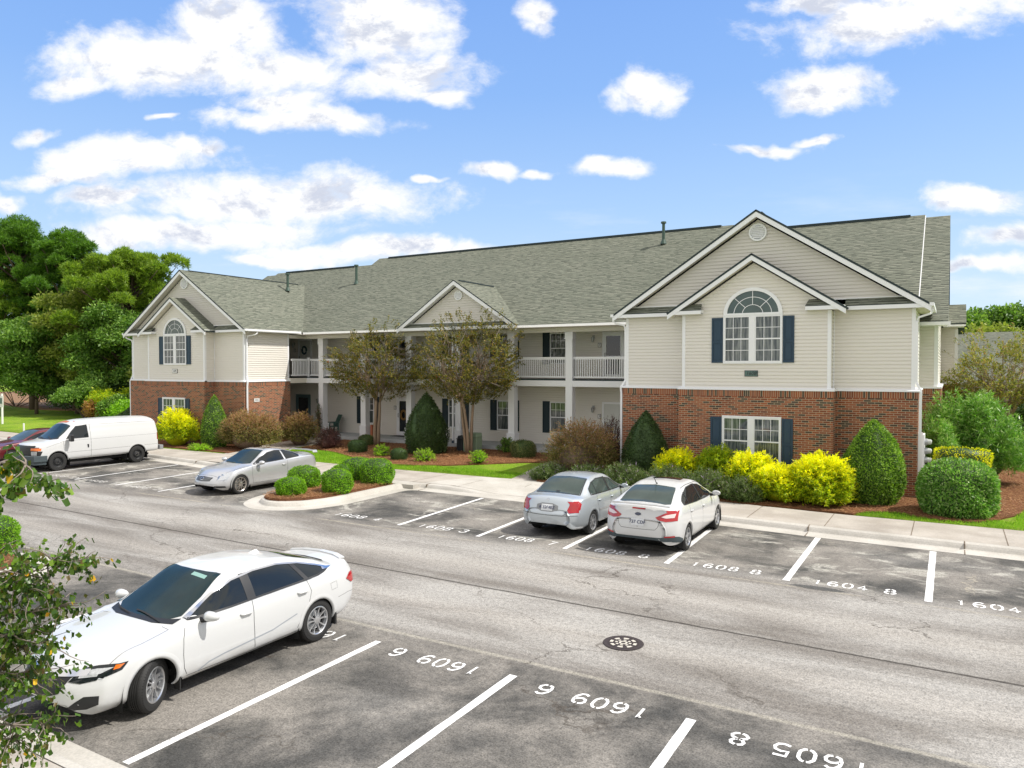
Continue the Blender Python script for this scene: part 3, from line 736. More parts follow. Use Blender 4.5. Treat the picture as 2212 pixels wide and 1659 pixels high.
# ------------------------------------------------------------------ the apartment building
BO = Vector((-20.6, 28.0, .15))
BLD = thing('apartment_building', 'long two-storey apartment building with brick base, beige siding and grey-green roof', 'building', BO)
def part(mb, name, mats, parent=None, **kw):
    o = mb.build(name, mats, **kw)
    if parent is None: o.parent = BLD; o.matrix_parent_inverse = Matrix.Translation(-BO)
    else: o.parent = parent
    return o
LAP = .1143
def siding(m, plane, c, za, zb, rng, z_from=None, mi=0, sgn=-1):
    """horizontal lap siding on a plane: plane 'y' faces -Y at y=c, plane 'x' faces +X at x=c; rng(z) gives the two ends"""
    z = za if z_from is None else z_from
    prof = [(0, .000), (0, .023), (.076, .015), (.090, .000), (LAP, .000)]
    def P(u, z, n): return (u, c - n, z) if plane == 'y' else (c + n * (-sgn), u, z)
    while z < zb - .004:
        h = min(LAP, zb - z)
        for (h0, n0), (h1, n1) in zip(prof[:-1], prof[1:]):
            if h0 >= h: break
            h1c = min(h1, h)
            a0, b0 = rng(z + h0); a1, b1 = rng(z + h1c)
            if b0 - a0 < .01 and b1 - a1 < .01: continue
            m.face([P(a0, z + h0, n0), P(b0, z + h0, n0), P(b1, z + h1c, n1), P(a1, z + h1c, n1)], mi)
        z += LAP
def vclip(xA, zA, k):            # gable clip
    return lambda z: (xA - max(0, (zA - z) / k), xA + max(0, (zA - z) / k))
K = .65; ZT = 3.442; ZF = 5.995
def roofpoly(m, pts, uo, vo, mi=0, thick=.05):
    """roof sheet with uv in metres: u along the eave, v up the slope"""
    n = (Vector(pts[1]) - Vector(pts[0])).cross(Vector(pts[2]) - Vector(pts[0])).normalized()
    if n.z < 0: n = -n
    h = Vector((0, 0, 1)).cross(n).normalized(); s = n.cross(h)
    uv = [(Vector(p).dot(h) + uo, Vector(p).dot(s) + vo) for p in pts]
    m.face([Vector(p) + n * .012 for p in pts], mi, uv)
    m.face([Vector(p) - n * thick for p in pts][::-1], 1, [(0, 0)] * len(pts))
    for a, b in zip(pts, pts[1:] + pts[:1]):
        m.face([Vector(a) + n * .012, Vector(b) + n * .012, Vector(b) - n * thick, Vector(a) - n * thick], 1, [(0, 0)] * 4)
def rake(m, a, b, w=.19, t=.03, drop=.045, yy=0):
    """white rake board under a roof edge from a to b"""
    a, b = Vector(a), Vector(b); d = Vector((0, 0, 1))
    A = [a - d * drop, b - d * drop, b - d * (drop + w), a - d * (drop + w)]; m.prism(A, (0, t, 0))
def vent_round(name, x, y, z, r, parent=None):
    m = MB(); n = 28
    def P(rr, a, d): return (x + rr * math.cos(a), y - d, z + rr * math.sin(a))
    for k in range(n):
        a, b = 2 * math.pi * k / n, 2 * math.pi * (k + 1) / n
        for (r0, d0), (r1, d1) in (((r * .78, .02), (r * .8, .05)), ((r * .8, .05), (r * .98, .055)), ((r * .98, .055), (r, .0))):
            m.face([P(r0, a, d0), P(r0, b, d0), P(r1, b, d1), P(r1, a, d1)])
        m.face([(x, y - .015, z), P(r * .78, a, .018), P(r * .78, b, .018)], 1)
    q = 7
    for k in range(q):
        zz = -r * .66 + 1.32 * r * (k + .5) / q; hw = math.sqrt(max(0, (r * .78) ** 2 - zz * zz)) * .97
        m.face([(x - hw, y - .02, z + zz + .035), (x + hw, y - .02, z + zz + .035), (x + hw, y - .05, z + zz - .022), (x - hw, y - .05, z + zz - .022)])
    return part(m, name, ['white_trim', 'steel_grey'])
def shutter(x0, x1, y, z0, z1, mat='shutter_blue', split=.46):
    m = MB(); t = .035; fr = .05
    m.box(x0, x1, y - t * .45, y, z0, z1)
    zm = z0 + (z1 - z0) * split
    for a, b, c, d in ((x0, x0 + fr, z0, z1), (x1 - fr, x1, z0, z1), (x0 + fr, x1 - fr, z0, z0 + .07), (x0 + fr, x1 - fr, z1 - .06, z1), (x0 + fr, x1 - fr, zm - .035, zm + .035)):
        m.box(a, b, y - t, y - t * .45 + .001, c, d)
    for c, d in ((z0 + .10, zm - .065), (zm + .065, z1 - .09)):
        m.box(x0 + fr + .03, x1 - fr - .03, y - t * .8, y - t * .45 + .001, c, d)
    return part(m, 'shutter', mat)
def window(x0, x1, y, z0, z1, cols=3, rows=2, glass='glass_window', frame='white_trim', lower=True, fw=.055):
    """double-hung window standing 35 mm proud of the wall: frame with its two panes"""
    m = MB(); d0, d1 = y - .042, y
    m.box(x0, x0 + fw, d0, d1, z0, z1); m.box(x1 - fw, x1, d0, d1, z0, z1); m.box(x0 + fw, x1 - fw, d0, d1, z1 - fw, z1); m.box(x0 + fw, x1 - fw, d0 - .01, d1, z0, z0 + fw * .9)
    zm = (z0 + z1) / 2; m.box(x0 + fw, x1 - fw, d0 + .006, d1, zm - .022, zm + .022)
    xi0, xi1 = x0 + fw, x1 - fw
    for (a, b, on) in ((zm + .022, z1 - fw, True), (z0 + fw * .9, zm - .022, lower)):
        if not on: continue
        for k in range(1, cols): xx = xi0 + (xi1 - xi0) * k / cols; m.box(xx - .009, xx + .009, y - .021, y - .013, a, b)
        for k in range(1, rows): zz = a + (b - a) * k / rows; m.box(xi0, xi1, y - .0215, y - .0125, zz - .009, zz + .009)
    fo = part(m, 'window', frame)
    g = MB(); g.face([(xi0, y - .012, z0 + fw * .9), (xi1, y - .012, z0 + fw * .9), (xi1, y - .012, zm), (xi0, y - .012, zm)]); g.face([(xi0, y - .017, zm), (xi1, y - .017, zm), (xi1, y - .017, z1 - fw), (xi0, y - .017, z1 - fw)])
    part(g, 'pane', glass, fo); return fo
def text_mesh(txt, size, mat, name='lettering', extrude=.002, shear=0):
    cu = bpy.data.curves.new('t', 'FONT'); cu.body = txt; cu.size = size; cu.extrude = extrude; cu.shear = shear; cu.align_x = 'CENTER'; cu.align_y = 'CENTER'
    o = bpy.data.objects.new('t', cu); C.objects.link(o); dg = bpy.context.evaluated_depsgraph_get()
    me = bpy.data.meshes.new_from_object(o.evaluated_get(dg)); bpy.data.objects.remove(o); me.name = name
    me.materials.clear(); me.materials.append(MATS[mat]); r = bpy.data.objects.new(name, me); C.objects.link(r); return r
def wall_sign(x, y, z, w, h, txt, size, face, ink, border, facing='y', name='number_plate'):
    m = MB()
    if facing == 'y':
        m.box(x - w / 2, x + w / 2, y - .02, y, z - h / 2, z + h / 2, 0); m.box(x - w / 2 + .018, x + w / 2 - .018, y - .025, y - .02 + .001, z - h / 2 + .018, z + h / 2 - .018, 1)
    else:
        m.box(x, x + .02, y - w / 2, y + w / 2, z - h / 2, z + h / 2, 0); m.box(x + .019, x + .025, y - w / 2 + .01, y + w / 2 - .01, z - h / 2 + .01, z + h / 2 - .01, 1)
    p = part(m, name, [border, face])
    t = text_mesh(txt, size, ink, shear=.25 if border == 'box_dark' else 0); t.parent = p
    if facing == 'y': t.location = (x, y - .028, z); t.rotation_euler = (R(90), 0, 0)
    else: t.location = (x + .028, y, z); t.rotation_euler = (R(90), 0, R(90))
    return p

def pavilion(A, num):
    L = lambda d: A + d
    Y0, Y1 = 25.753, 25.16; S0, S1 = 25.864, 25.271; F0, F1 = 25.55, 24.957; YB = 28.81
    b0, b1, b2, b3 = L(-4.785), L(-2.475), L(2.475), L(4.785)
    # brick base
    m = MB(); m.box(b0, b3, Y0, YB, -.1, ZT - .203); m.box(b1, b2, Y1, Y0 + .1, -.1, ZT - .203); part(m, 'brick_wall', 'brick')
    m = MB(); m.box(b0 - .004, b3 + .004, Y0 - .004, YB, ZT - .2035, ZT); m.box(b1 - .004, b2 + .004, Y1 - .004, Y0 + .1, ZT - .2035, ZT); part(m, 'soldier_course', 'brick_soldier')
    m = MB()                                   # sloped white ledge on the brick
    def ledge(x0, x1, y, ys, xl, xr):
        m.prism([(x0 - xl, y - .035, ZT), (x0 - xl, y - .035, ZT + .045), (x0 - xl, ys + .02, ZT + .10), (x0 - xl, ys + .02, ZT)], (x1 - x0 + xl + xr, 0, 0))
    ledge(b0, b1, Y0, S0, .035, 0); ledge(b2, b3, Y0, S0, 0, .035); ledge(b1, b2, Y1, S1, .035, .035)
    m.box(b1 - .035, b1 + .11, Y1, Y0 - .036, ZT, ZT + .06); m.box(b2 - .11, b2 + .035, Y1, Y0 - .036, ZT, ZT + .06)
    m.prism([(b3 - .13, S0, ZT), (b3 + .035, S0, ZT), (b3 + .035, S0, ZT + .045), (b3 - .13, S0, ZT + .1)], (0, YB - S0, 0))
    m.prism([(b0 + .13, S0, ZT), (b0 - .035, S0, ZT), (b0 - .035, S0, ZT + .045), (b0 + .13, S0, ZT + .1)], (0, YB - S0, 0))
    part(m, 'ledge_trim', 'white_trim')
    # siding
    s = .111; m = MB(); z0 = ZT + .05
    siding(m, 'y', S0, z0, ZF + .01, lambda z: (b0 + s, b1 + s + .2))
    siding(m, 'y', S0, z0, ZF + .01, lambda z: (b2 - s, b3 - s))
    zb = 7.9 - .27; zm = 9.42 - .27
    siding(m, 'y', S1, z0, zb, lambda z: (max(b1 + s, A - max(0, (zb - z) / K)), min(b2 - s, A + max(0, (zb - z) / K))) if z > 6.3 else (b1 + s, b2 - s))
    siding(m, 'x', b3 - s, z0, ZF + .01, lambda z: (S0, YB)); siding(m, 'x', b0 + s, z0, ZF + .01, lambda z: (S0, YB), sgn=1)
    siding(m, 'x', b2 - s, z0, ZF + .01, lambda z: (S1, S0)); siding(m, 'x', b1 + s, z0, ZF + .01, lambda z: (S1, S0), sgn=1)
    part(m, 'siding_wall', 'siding')
    m = MB(); siding(m, 'y', S0 + .01, 6.36, zm, vclip(A, zm, K)); part(m, 'gable', 'siding_gable')
    # corner boards
    m = MB(); w = .085
    for (x, y, sx) in ((b0 + s, S0, 1), (b3 - s, S0, -1), (b1 + s, S1, 1), (b2 - s, S1, -1)):
        m.box(x - .024 * sx, x + w * sx, y - .024, y + .003, ZT + .055, ZF); m.box(x - .024 * sx, x - .0005 * sx, y, y + w, ZT + .055, ZF - .001)
    for x, sx in ((b2 - s, 1), (b1 + s, -1)): m.box(x + .02 * sx, x + .05 * sx, S0 - .035, S0 - .018, ZT + .055, ZF)
    m.box(b3 - s - .02, b3 - s + .024, YB - .09, YB + .01, ZT + .055, ZF)
    part(m, 'corner_boards', 'white_trim')
    # eaves: soffit, fascia, gutter
    m = MB(); e = 5.03
    m.box(A - e - .04, L(-2.8), F0, F0 + .025, ZF, ZF + .135); m.box(L(2.8), A + e + .04, F0, F0 + .025, ZF, ZF + .135)
    for sx in (-1, 1):
        m.box(A + sx * 2.78, A + sx * 1.66, F1, F1 + .025, ZF, ZF + .135)       # bump returns
        m.box(A + sx * 1.66, A + sx * (1.66 + .02), F1 + .025, S1, ZF, ZF + .135)
        m.box(A + sx * 2.76, A + sx * 2.78, F1 + .025, F0 + .0, ZF, ZF + .135)
        m.box(A + sx * (e + .02), A + sx * (e + .045), F0 + .025, 29.4, ZF, ZF + .135)
    part(m, 'fascia', 'white_trim')
    m = MB()
    m.box(A - e, L(-2.4), F0 + .02, S0 + .02, ZF + .015, ZF + .03); m.box(L(2.4), A + e, F0 + .02, S0 + .02, ZF + .015, ZF + .03)
    for sx in (-1, 1):
        m.box(A + sx * 2.77, A + sx * 1.66, F1 + .02, S1 + .02, ZF + .015, ZF + .03); m.box(A + sx * 2.36, A + sx * 2.77, S1, F0 + .02, ZF + .016, ZF + .031)
        m.box(A + sx * 4.6, A + sx * (e + .03), S0, 29.4, ZF + .017, ZF + .032)
        # sloping soffits of both gables
        for (ap, hw, yf, yw) in ((9.42, 5.05, F0, S0), (7.9, 2.76, F1, S1)):
            zt = ap - .17
            m.prism([(A, yf + .02, zt), (A + sx * hw, yf + .02, zt - hw * K), (A + sx * hw, yf + .02, zt - hw * K - .02), (A, yf + .02, zt - .02)], (0, yw - yf + .02, 0))
    part(m, 'soffit', 'soffit')
    m = MB()
    for sx in (-1, 1):
        rake(m, (A, F0 - .02, 9.42), (A + sx * 5.11, F0 - .02, 9.42 - 5.11 * K), .185)
        rake(m, (A, F1 - .02, 7.9), (A + sx * 2.83, F1 - .02, 7.9 - 2.83 * K), .17)
        m.box(A + sx * (e + .03), A + sx * (e + .15), F0 - .04, 29.25, ZF + .04, ZF + .14)
    part(m, 'rake_boards', 'white_trim')
    # pent strips at the foot of each gable
    m = MB()
    roofpoly(m, [(A - 4.95, F0 - .01, ZF + .135), (L(-2.74), F0 - .01, ZF + .135), (L(-2.74), S0 - .01, ZF + .37), (A - 4.72, S0 - .01, ZF + .37)], 0, 0, thick=.02)
    roofpoly(m, [(L(2.74), F0 - .01, ZF + .135), (A + 4.95, F0 - .01, ZF + .135), (A + 4.72, S0 - .01, ZF + .37), (L(2.74), S0 - .01, ZF + .37)], 0, 0, thick=.02)
    for sx in (-1, 1):
        roofpoly(m, [(A + sx * 2.72, F1 - .01, ZF + .135), (A + sx * 1.66, F1 - .01, ZF + .135), (A + sx * 1.72, S1 - .01, ZF + .35), (A + sx * 2.42, S1 - .01, ZF + .35)], 0, 0, thick=.02)
    part(m, 'pent_roof', ['shingles', 'ridge_dark'])
    m = MB(); m.box(A - 4.4, A - 2.0, S0 - .03, S0 - .014, ZF + .36, ZF + .40); m.box(A + 2.0, A + 4.4, S0 - .03, S0 - .014, ZF + .36, ZF + .40); part(m, 'flashing', 'white_trim')
    # roofs
    m = MB()
    for sx in (-1, 1):
        yv = 34.53
        roofpoly(m, [(A + sx * 5.13, F0 - .03, 9.42 - 5.13 * K), (A, F0 - .03, 9.42), (A, yv, 9.42), (A + sx * 5.13, 29.42, 9.42 - 5.13 * K)], 0, 0)
        roofpoly(m, [(A + sx * 2.85, F1 - .03, 7.9 - 2.85 * K), (A, F1 - .03, 7.9), (A, S0 + .0, 7.9), (A + sx * 2.85, S0 + .0, 7.9 - 2.85 * K)], .1, .05)
    m.box(A - .09, A + .09, F0 + .5, 33.9, 9.405, 9.445, 1)
    part(m, 'roof', ['shingles', 'ridge_dark'])
    vent_round('gable_vent', A, S0 - .015, 8.72, .3)
    # windows
    wx0, wx1 = L(-.94), L(.90); mu0, mu1 = L(-.09), L(.05)
    for (y, z0_, z1_, gl, low) in ((S1 - .017, 4.37, 5.90, 'glass_window', True), (Y1, .98, 2.54, 'glass_window', False)):
        f = MB(); f.box(mu0 - .005, mu1 + .005, y - .055, y, z0_, z1_); f.box(wx0 - .03, wx1 + .03, y - .05, y, z0_ - .05, z0_ - .001); f.box(wx0 - .03, wx1 + .03, y - .05, y, z1_ + .001, z1_ + .05)
        f.box(wx0 - .03, wx0 - .001, y - .05, y, z0_ - .001, z1_ + .001); f.box(wx1 + .001, wx1 + .03, y - .05, y, z0_ - .001, z1_ + .001)
        part(f, 'window_surround', 'white_trim')
        window(wx0, mu0, y, z0_, z1_, 3, 2, gl, lower=low, fw=.045); window(mu1, wx1, y, z0_, z1_, 3, 2, gl, lower=low, fw=.045)
    shutter(L(-1.36), L(-.975), S1 - .017, 4.35, 5.86); shutter(L(.945), L(1.29), S1 - .017, 4.35, 5.86)
    shutter(L(-1.36), L(-.975), Y1, 1.0, 2.54); shutter(L(.945), L(1.29), Y1, 1.0, 2.54)
    # half round light over the upper window
    cx, cz, rx, rz = L(-.02), 5.955, .92, .84; y = S1 - .017; n = 32
    f = MB(); g = MB()
    def E(k, q): a = math.pi * k / n; return (cx + rx * q * math.cos(a), cz + rz * q * math.sin(a))
    for k in range(n):
        for q0, q1, d in ((.90, 1.03, .055),):
            a0, a1, b0_, b1_ = E(k, q0), E(k + 1, q0), E(k, q1), E(k + 1, q1)
            f.face([(a0[0], y - d, a0[1]), (a1[0], y - d, a1[1]), (b1_[0], y - d, b1_[1]), (b0_[0], y - d, b0_[1])])
            f.face([(b0_[0], y - d, b0_[1]), (b1_[0], y - d, b1_[1]), (b1_[0], y, b1_[1]), (b0_[0], y, b0_[1])]); f.face([(a0[0], y - d, a0[1]), (a1[0], y - d, a1[1]), (a1[0], y, a1[1]), (a0[0], y, a0[1])])
        a0, a1 = E(k, .90), E(k + 1, .90); g.face([(cx, y - .012, cz), (a0[0], y - .012, a0[1]), (a1[0], y - .012, a1[1])])
        for q in (.36, .66): 
            a0, a1, b0_, b1_ = E(k, q - .011), E(k + 1, q - .011), E(k, q + .011), E(k + 1, q + .011)
            f.face([(a0[0], y - .02, a0[1]), (a1[0], y - .02, a1[1]), (b1_[0], y - .02, b1_[1]), (b0_[0], y - .02, b0_[1])])
    for aa in (45, 90, 135):
        a = R(aa); t = Vector((-math.sin(a), math.cos(a))) * .01
        p0 = Vector((cx + rx * .36 * math.cos(a), cz + rz * .36 * math.sin(a))); p1 = Vector((cx + rx * .9 * math.cos(a), cz + rz * .9 * math.sin(a)))
        f.face([(p0.x - t.x, y - .022, p0.y - t.y), (p0.x + t.x, y - .022, p0.y + t.y), (p1.x + t.x, y - .022, p1.y + t.y), (p1.x - t.x, y - .022, p1.y - t.y)])
    f.box(cx - rx * 1.02, cx + rx * 1.02, y - .056, y, cz - .03, cz + .035)
    fo = part(f, 'arched_window', 'white_trim'); part(g, 'pane', 'glass_arch', fo)
    if num == '1608': wall_sign(L(-.05), S1 - .02, 3.995, .43, .20, num, .17, 'sign_green', 'ink_black', 'box_dark')
    else: wall_sign(L(-.05), S1 - .02, 3.995, .43, .22, num, .14, 'sign_white', 'box_dark', 'ink_black')
    return b0, b3
for A, num in ((-5.654, '1608'), (-35.725, '1609')): pavilion(A, num)
# number boards in a dark border use the italic style; the sprinkler sign is on the sunny side wall
wall_sign(-30.94, 26.53, 2.5, .34, .18, 'FDC', .12, 'sign_white', 'ink_black', 'sign_white', 'x', 'wall_sign')

# main roof
m = MB(); EY, EZ = 29.42, 6.085; RY = 36.5; RZ = EZ + K * (RY - EY); HY = 37.25; HZ = EZ + K * (HY - EY)
front = [(-40.3, EY, EZ), (-1.05, EY, EZ), (-1.05, RY, RZ), (-9.3, RY, RZ), (-9.3, HY, HZ), (-31.85, HY, HZ), (-31.85, RY, RZ), (-40.3, RY, RZ)]
roofpoly(m, front, 0, .04)
roofpoly(m, [(-40.3, RY, RZ), (-31.85, RY, RZ), (-31.85, 44.5, RZ - K * 8), (-40.3, 44.5, RZ - K * 8)], 0, 0); roofpoly(m, [(-9.3, RY, RZ), (-1.05, RY, RZ), (-1.05, 44.5, RZ - K * 8), (-9.3, 44.5, RZ - K * 8)], 0, 0)
roofpoly(m, [(-31.85, HY, HZ), (-9.3, HY, HZ), (-9.3, 46, HZ - K * 8.75), (-31.85, 46, HZ - K * 8.75)], 0, 0)
for x0, x1 in ((-1.05, -.12), (-41.25, -40.3)):
    roofpoly(m, [(x0, EY - .4, EZ - .33), (x1, EY - .4, EZ - .33), (x1, RY - .1, RZ - .135), (x0, RY - .1, RZ - .135)], 0, .02); roofpoly(m, [(x0, RY - .1, RZ - .135), (x1, RY - .1, RZ - .135), (x1, 44, RZ - 5.2), (x0, 44, RZ - 5.2)], 0, 0)
m.box(-31.0, -9.9, HY - .14, HY + .14, HZ - .06, HZ + .045, 1); m.box(-39.4, -33.2, RY - .14, RY + .14, RZ - .06, RZ + .045, 1); m.box(-8.7, -1.6, RY - .14, RY + .14, RZ - .06, RZ + .045, 1)
part(m, 'roof', ['shingles', 'ridge_dark'])
m = MB()
for x in (-1.05, -40.33): m.prism([(x, EY - .1, EZ - .08), (x, RY + .02, RZ - .02), (x, RY + .02, RZ - .19), (x, EY - .1, EZ - .25)], (.03, 0, 0))
for x, s_ in ((-9.3, 1), (-31.88, 1)): m.prism([(x, RY - .05, RZ - .03), (x, HY, HZ - .02), (x, HY + .8, RZ - .03)], (.03, 0, 0))
for x in (-.15, -41.28): m.prism([(x, EY - .4, EZ - .37), (x, RY - .1, RZ - .17), (x, RY - .1, RZ - .33), (x, EY - .4, EZ - .53)], (.03, 0, 0))
part(m, 'rake_boards', 'white_trim')
# centre gable
m = MB(); cx, hw, ap, yf = -20.37, 3.40, 8.33, 29.12; yb = EY + (ap - EZ) / K
for sx in (-1, 1): roofpoly(m, [(cx + sx * hw, yf, ap - hw * K), (cx, yf, ap), (cx, yb, ap), (cx + sx * hw, EY + .15, ap - hw * K)], 0, 0)
m.box(cx - .09, cx + .09, yf + .4, yb - .25, ap - .02, ap + .035, 1)
roofpoly(m, [(cx - 3.2, yf + .02, 6.11), (cx + 3.2, yf + .02, 6.11), (cx + 3.0, yf + .33, 6.33), (cx - 3.0, yf + .33, 6.33)], 0, 0, thick=.02)
part(m, 'roof', ['shingles', 'ridge_dark'])
m = MB(); siding(m, 'y', yf + .34, 6.33, ap - .26, vclip(cx, ap - .26, K)); part(m, 'gable', 'siding_gable')
m = MB()
for sx in (-1, 1):
    rake(m, (cx, yf - .01, ap), (cx + sx * (hw + .03), yf - .01, ap - (hw + .03) * K), .18)
    m.prism([(cx, yf + .02, ap - .17), (cx + sx * 3.35, yf + .02, ap - .17 - 3.35 * K), (cx + sx * 3.35, yf + .02, ap - .19 - 3.35 * K), (cx, yf + .02, ap - .19)], (0, .32, 0))
m.box(cx - 3.35, cx + 3.35, yf + .0, yf + .03, 5.985, 6.12); m.box(cx - 2.9, cx + 2.9, yf + .29, yf + .32, 6.325, 6.36)
part(m, 'rake_boards', 'white_trim')
vent_round('gable_vent', cx + .08, yf + .32, 7.62, .23)
# eave gutter, soffit and frieze over the porch
m = MB(); m.box(-30.45, -23.75, EY - .13, EY - .01, 5.985, 6.09); m.box(-17.0, -10.6, EY - .13, EY - .01, 5.985, 6.09); part(m, 'gutter', 'white_trim')
m = MB(); m.box(-30.9, -10.5, EY - .28, 31.8, 5.965, 5.98); part(m, 'soffit', 'soffit')
m = MB(); m.box(-30.98, -10.5, 29.97, 30.0, 5.77, 5.964); m.box(-31.0, -30.97, 28.82, 29.98, 5.77, 5.964)
part(m, 'frieze', 'siding')
# porch: slab, deck, ceiling, columns
m = MB(); m.box(-34.5, -10.5, 29.82, 31.9, -.1, .5); part(m, 'porch_floor', 'slab')
m = MB(); m.box(-34.5, -10.5, 30.02, 31.8, 3.34, 3.60, 1); m.box(-34.5, -30.9, 28.81, 30.01, 3.34, 3.60, 1); m.box(-30.98, -10.5, 30.0, 30.02, 3.60, 3.655, 2); m.box(-34.5, -10.5, 30.02, 31.8, 3.60, 3.65, 2)
m.box(-30.95, -10.47, 29.97, 30.0, 3.335, 3.60); m.box(-30.96, -30.93, 28.82, 29.97, 3.335, 3.60)
part(m, 'balcony_deck', ['white_vinyl', 'soffit', 'ridge_dark'])
cols = [-29.98, -26.94, -23.90, -20.88, -17.86, -14.87]
for cxx in cols:
    m = MB(); w = .335
    m.box(cxx, cxx + w, 29.955, 29.955 + w, 1.12, 5.50)
    for (g, z0, z1) in ((.045, .5, 1.06), (.06, 1.06, 1.12), (.025, 5.5, 5.77), (.05, .5, .60), (.04, 5.46, 5.50)):
        m.box(cxx - g, cxx + w + g, 29.955 - g, 29.955 + w + g, z0, z1)
    part(m, 'column', 'white_vinyl')
def railing(pts, name='railing'):
    (x0, y0), (x1, y1) = pts; m = MB(); d = Vector((x1 - x0, y1 - y0)); n = max(2, round(d.length / .108)); dr = 'x' if abs(d.x) > abs(d.y) else 'y'
    def bar(z0, z1, w):
        if dr == 'x': m.box(x0, x1, y0 - w / 2, y0 + w / 2, z0, z1)
        else: m.box(x0 - w / 2, x0 + w / 2, y0, y1, z0, z1)
    bar(4.60, 4.66, .07); bar(4.545, 4.60, .035); bar(3.73, 3.79, .045)
    for k in range(1, n):
        p = Vector((x0, y0)) + d * k / n; m.box(p.x - .017, p.x + .017, p.y - .017, p.y + .017, 3.79, 4.55)
    return part(m, name, 'white_trim')
xs = [-30.83] + cols
for a, b in zip(xs[:-1], xs[1:]): railing([(a + (.33 if a in cols else .06), 30.12), (b, 30.12)])
railing([(cols[-1] + .335, 30.12), (-10.5, 30.12)]); railing([(-30.88, 28.83), (-30.88, 30.05)])
m = MB(); m.box(-30.94, -30.83, 30.05, 30.16, 3.65, 4.74); part(m, 'railing_post', 'white_trim')
# porch walls
m = MB(); W = 31.8
siding(m, 'y', W, .5, 3.35, lambda z: (-34.5, -10.44)); siding(m, 'y', W, 3.65, 5.97, lambda z: (-34.5, -10.44), z_from=3.65)
siding(m, 'x', -34.5, .5, 3.35, lambda z: (28.8, W)); siding(m, 'x', -34.5, 3.65, 5.97, lambda z: (28.8, W))
part(m, 'porch_wall', 'siding')
m = MB(); m.box(-40.5, -1.2, W + .03, 44.4, 0, 5.95); m.box(-34.6, -31.1, 28.7, 28.83, .4, 5.96); m.box(-40.4, -34.52, 28.7, W + .03, 0, 5.95); m.box(-10.3, -1.2, 28.8, W + .03, 0, 5.95)
m.prism([(-1.2, W, 5.95), (-1.2, 44, 5.95), (-1.2, 36.5, 10.5)], (-.1, 0, 0)); m.prism([(-40.3, W, 5.95), (-40.3, 44, 5.95), (-40.3, 36.5, 10.5)], (.1, 0, 0))
part(m, 'rear_walls', 'siding')
Wp = W - .017
for x, lv in ((-16.59, 0), (-19.57, 0), (-22.54, 0), (-28.44, 0), (-16.59, 1), (-19.57, 1), (-22.54, 1), (-28.44, 1)):
    z0, z1 = (1.07, 2.55) if lv == 0 else (4.36, 5.84)
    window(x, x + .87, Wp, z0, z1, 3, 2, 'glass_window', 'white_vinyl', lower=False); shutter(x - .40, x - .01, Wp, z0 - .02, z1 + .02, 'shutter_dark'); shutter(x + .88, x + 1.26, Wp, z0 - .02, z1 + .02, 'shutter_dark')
def door(x0, x1, z0, z1, style):
    m = MB(); y = Wp; fw = .09
    fr = 'white_trim' if style != 'teal' else 'door_teal'
    m.box(x0, x0 + fw, y - .05, y, z0, z1); m.box(x1 - fw, x1, y - .05, y, z0, z1); m.box(x0 + fw, x1 - fw, y - .05, y, z1 - fw, z1)
    d = part(m, 'door', fr)
    a, b, c, e = x0 + fw, x1 - fw, z0 + .02, z1 - fw
    if style in ('storm', 'glass', 'teal'):
        l = MB(); s = .1
        l.box(a, a + s, y - .035, y, c, e); l.box(b - s, b, y - .035, y, c, e); l.box(a + s, b - s, y - .035, y, e - s, e); l.box(a + s, b - s, y - .035, y, c, c + .2)
        if style == 'storm': l.box(a + s, b - s, y - .032, y, c + .98, c + 1.04)
        part(l, 'door_leaf', fr, d); g = MB(); g.face([(a + s, y - .012, c + .2), (b - s, y - .012, c + .2), (b - s, y - .012, e - s), (a + s, y - .012, e - s)]); part(g, 'pane', 'glass_dark', d)
    else:
        l = MB(); l.box(a, b, y - .03, y, c, e)
        for (p, q) in ((c + .15, c + .75), (c + .9, e - .2)):
            for (u, v) in ((a + .1, (a + b) / 2 - .05), ((a + b) / 2 + .05, b - .1)): l.box(u, v, y - .037, y - .03, p, q)
        part(l, 'door_leaf', 'door_white', d)
    h = MB(); h.tube([(a + .06, y - .05, z0 + 1.0), (a + .06, y - .09, z0 + 1.0), (a + .06, y - .09, z0 + 1.2), (a + .06, y - .05, z0 + 1.2)], .013, 6); part(h, 'handle', 'black_plastic', d)
    return d
door(-13.87, -12.80, 3.66, 5.82, 'storm'); door(-13.87, -12.80, .5, 2.6, 'white'); door(-25.98, -24.95, .5, 2.56, 'glass'); door(-25.98, -24.95, 3.66, 5.82, 'glass')
dd = door(-33.62, -32.45, .5, 2.6, 'teal'); d2 = door(-33.42, -32.32, 3.66, 5.86, 'panel')
m = MB(); n = 20
for (cx_, cz_, r_) in ((-32.9, 5.15, .2), (-25.42, 1.55, .24)):
    pass
m.tube([(-32.87 + .17 * math.cos(2 * math.pi * k / n), Wp - .08, 5.2 + .21 * math.sin(2 * math.pi * k / n)) for k in range(n + 1)], .055, 7)
o = m.build('wreath', 'wreath'); tag(o, 'round dark wreath hanging on the upper left balcony door', 'wreath')
m = MB(); m.tube([(-25.46 + .17 * math.cos(2 * math.pi * k / n), Wp - .08, 1.62 + .24 * math.sin(2 * math.pi * k / n)) for k in range(n + 1)], .06, 7)
plain('autumn_wreath', (.22, .12, .03), .8, var=.5, scale=25)
o = m.build('wreath', 'autumn_wreath'); tag(o, 'orange brown wreath on the glazed ground-floor door', 'wreath')
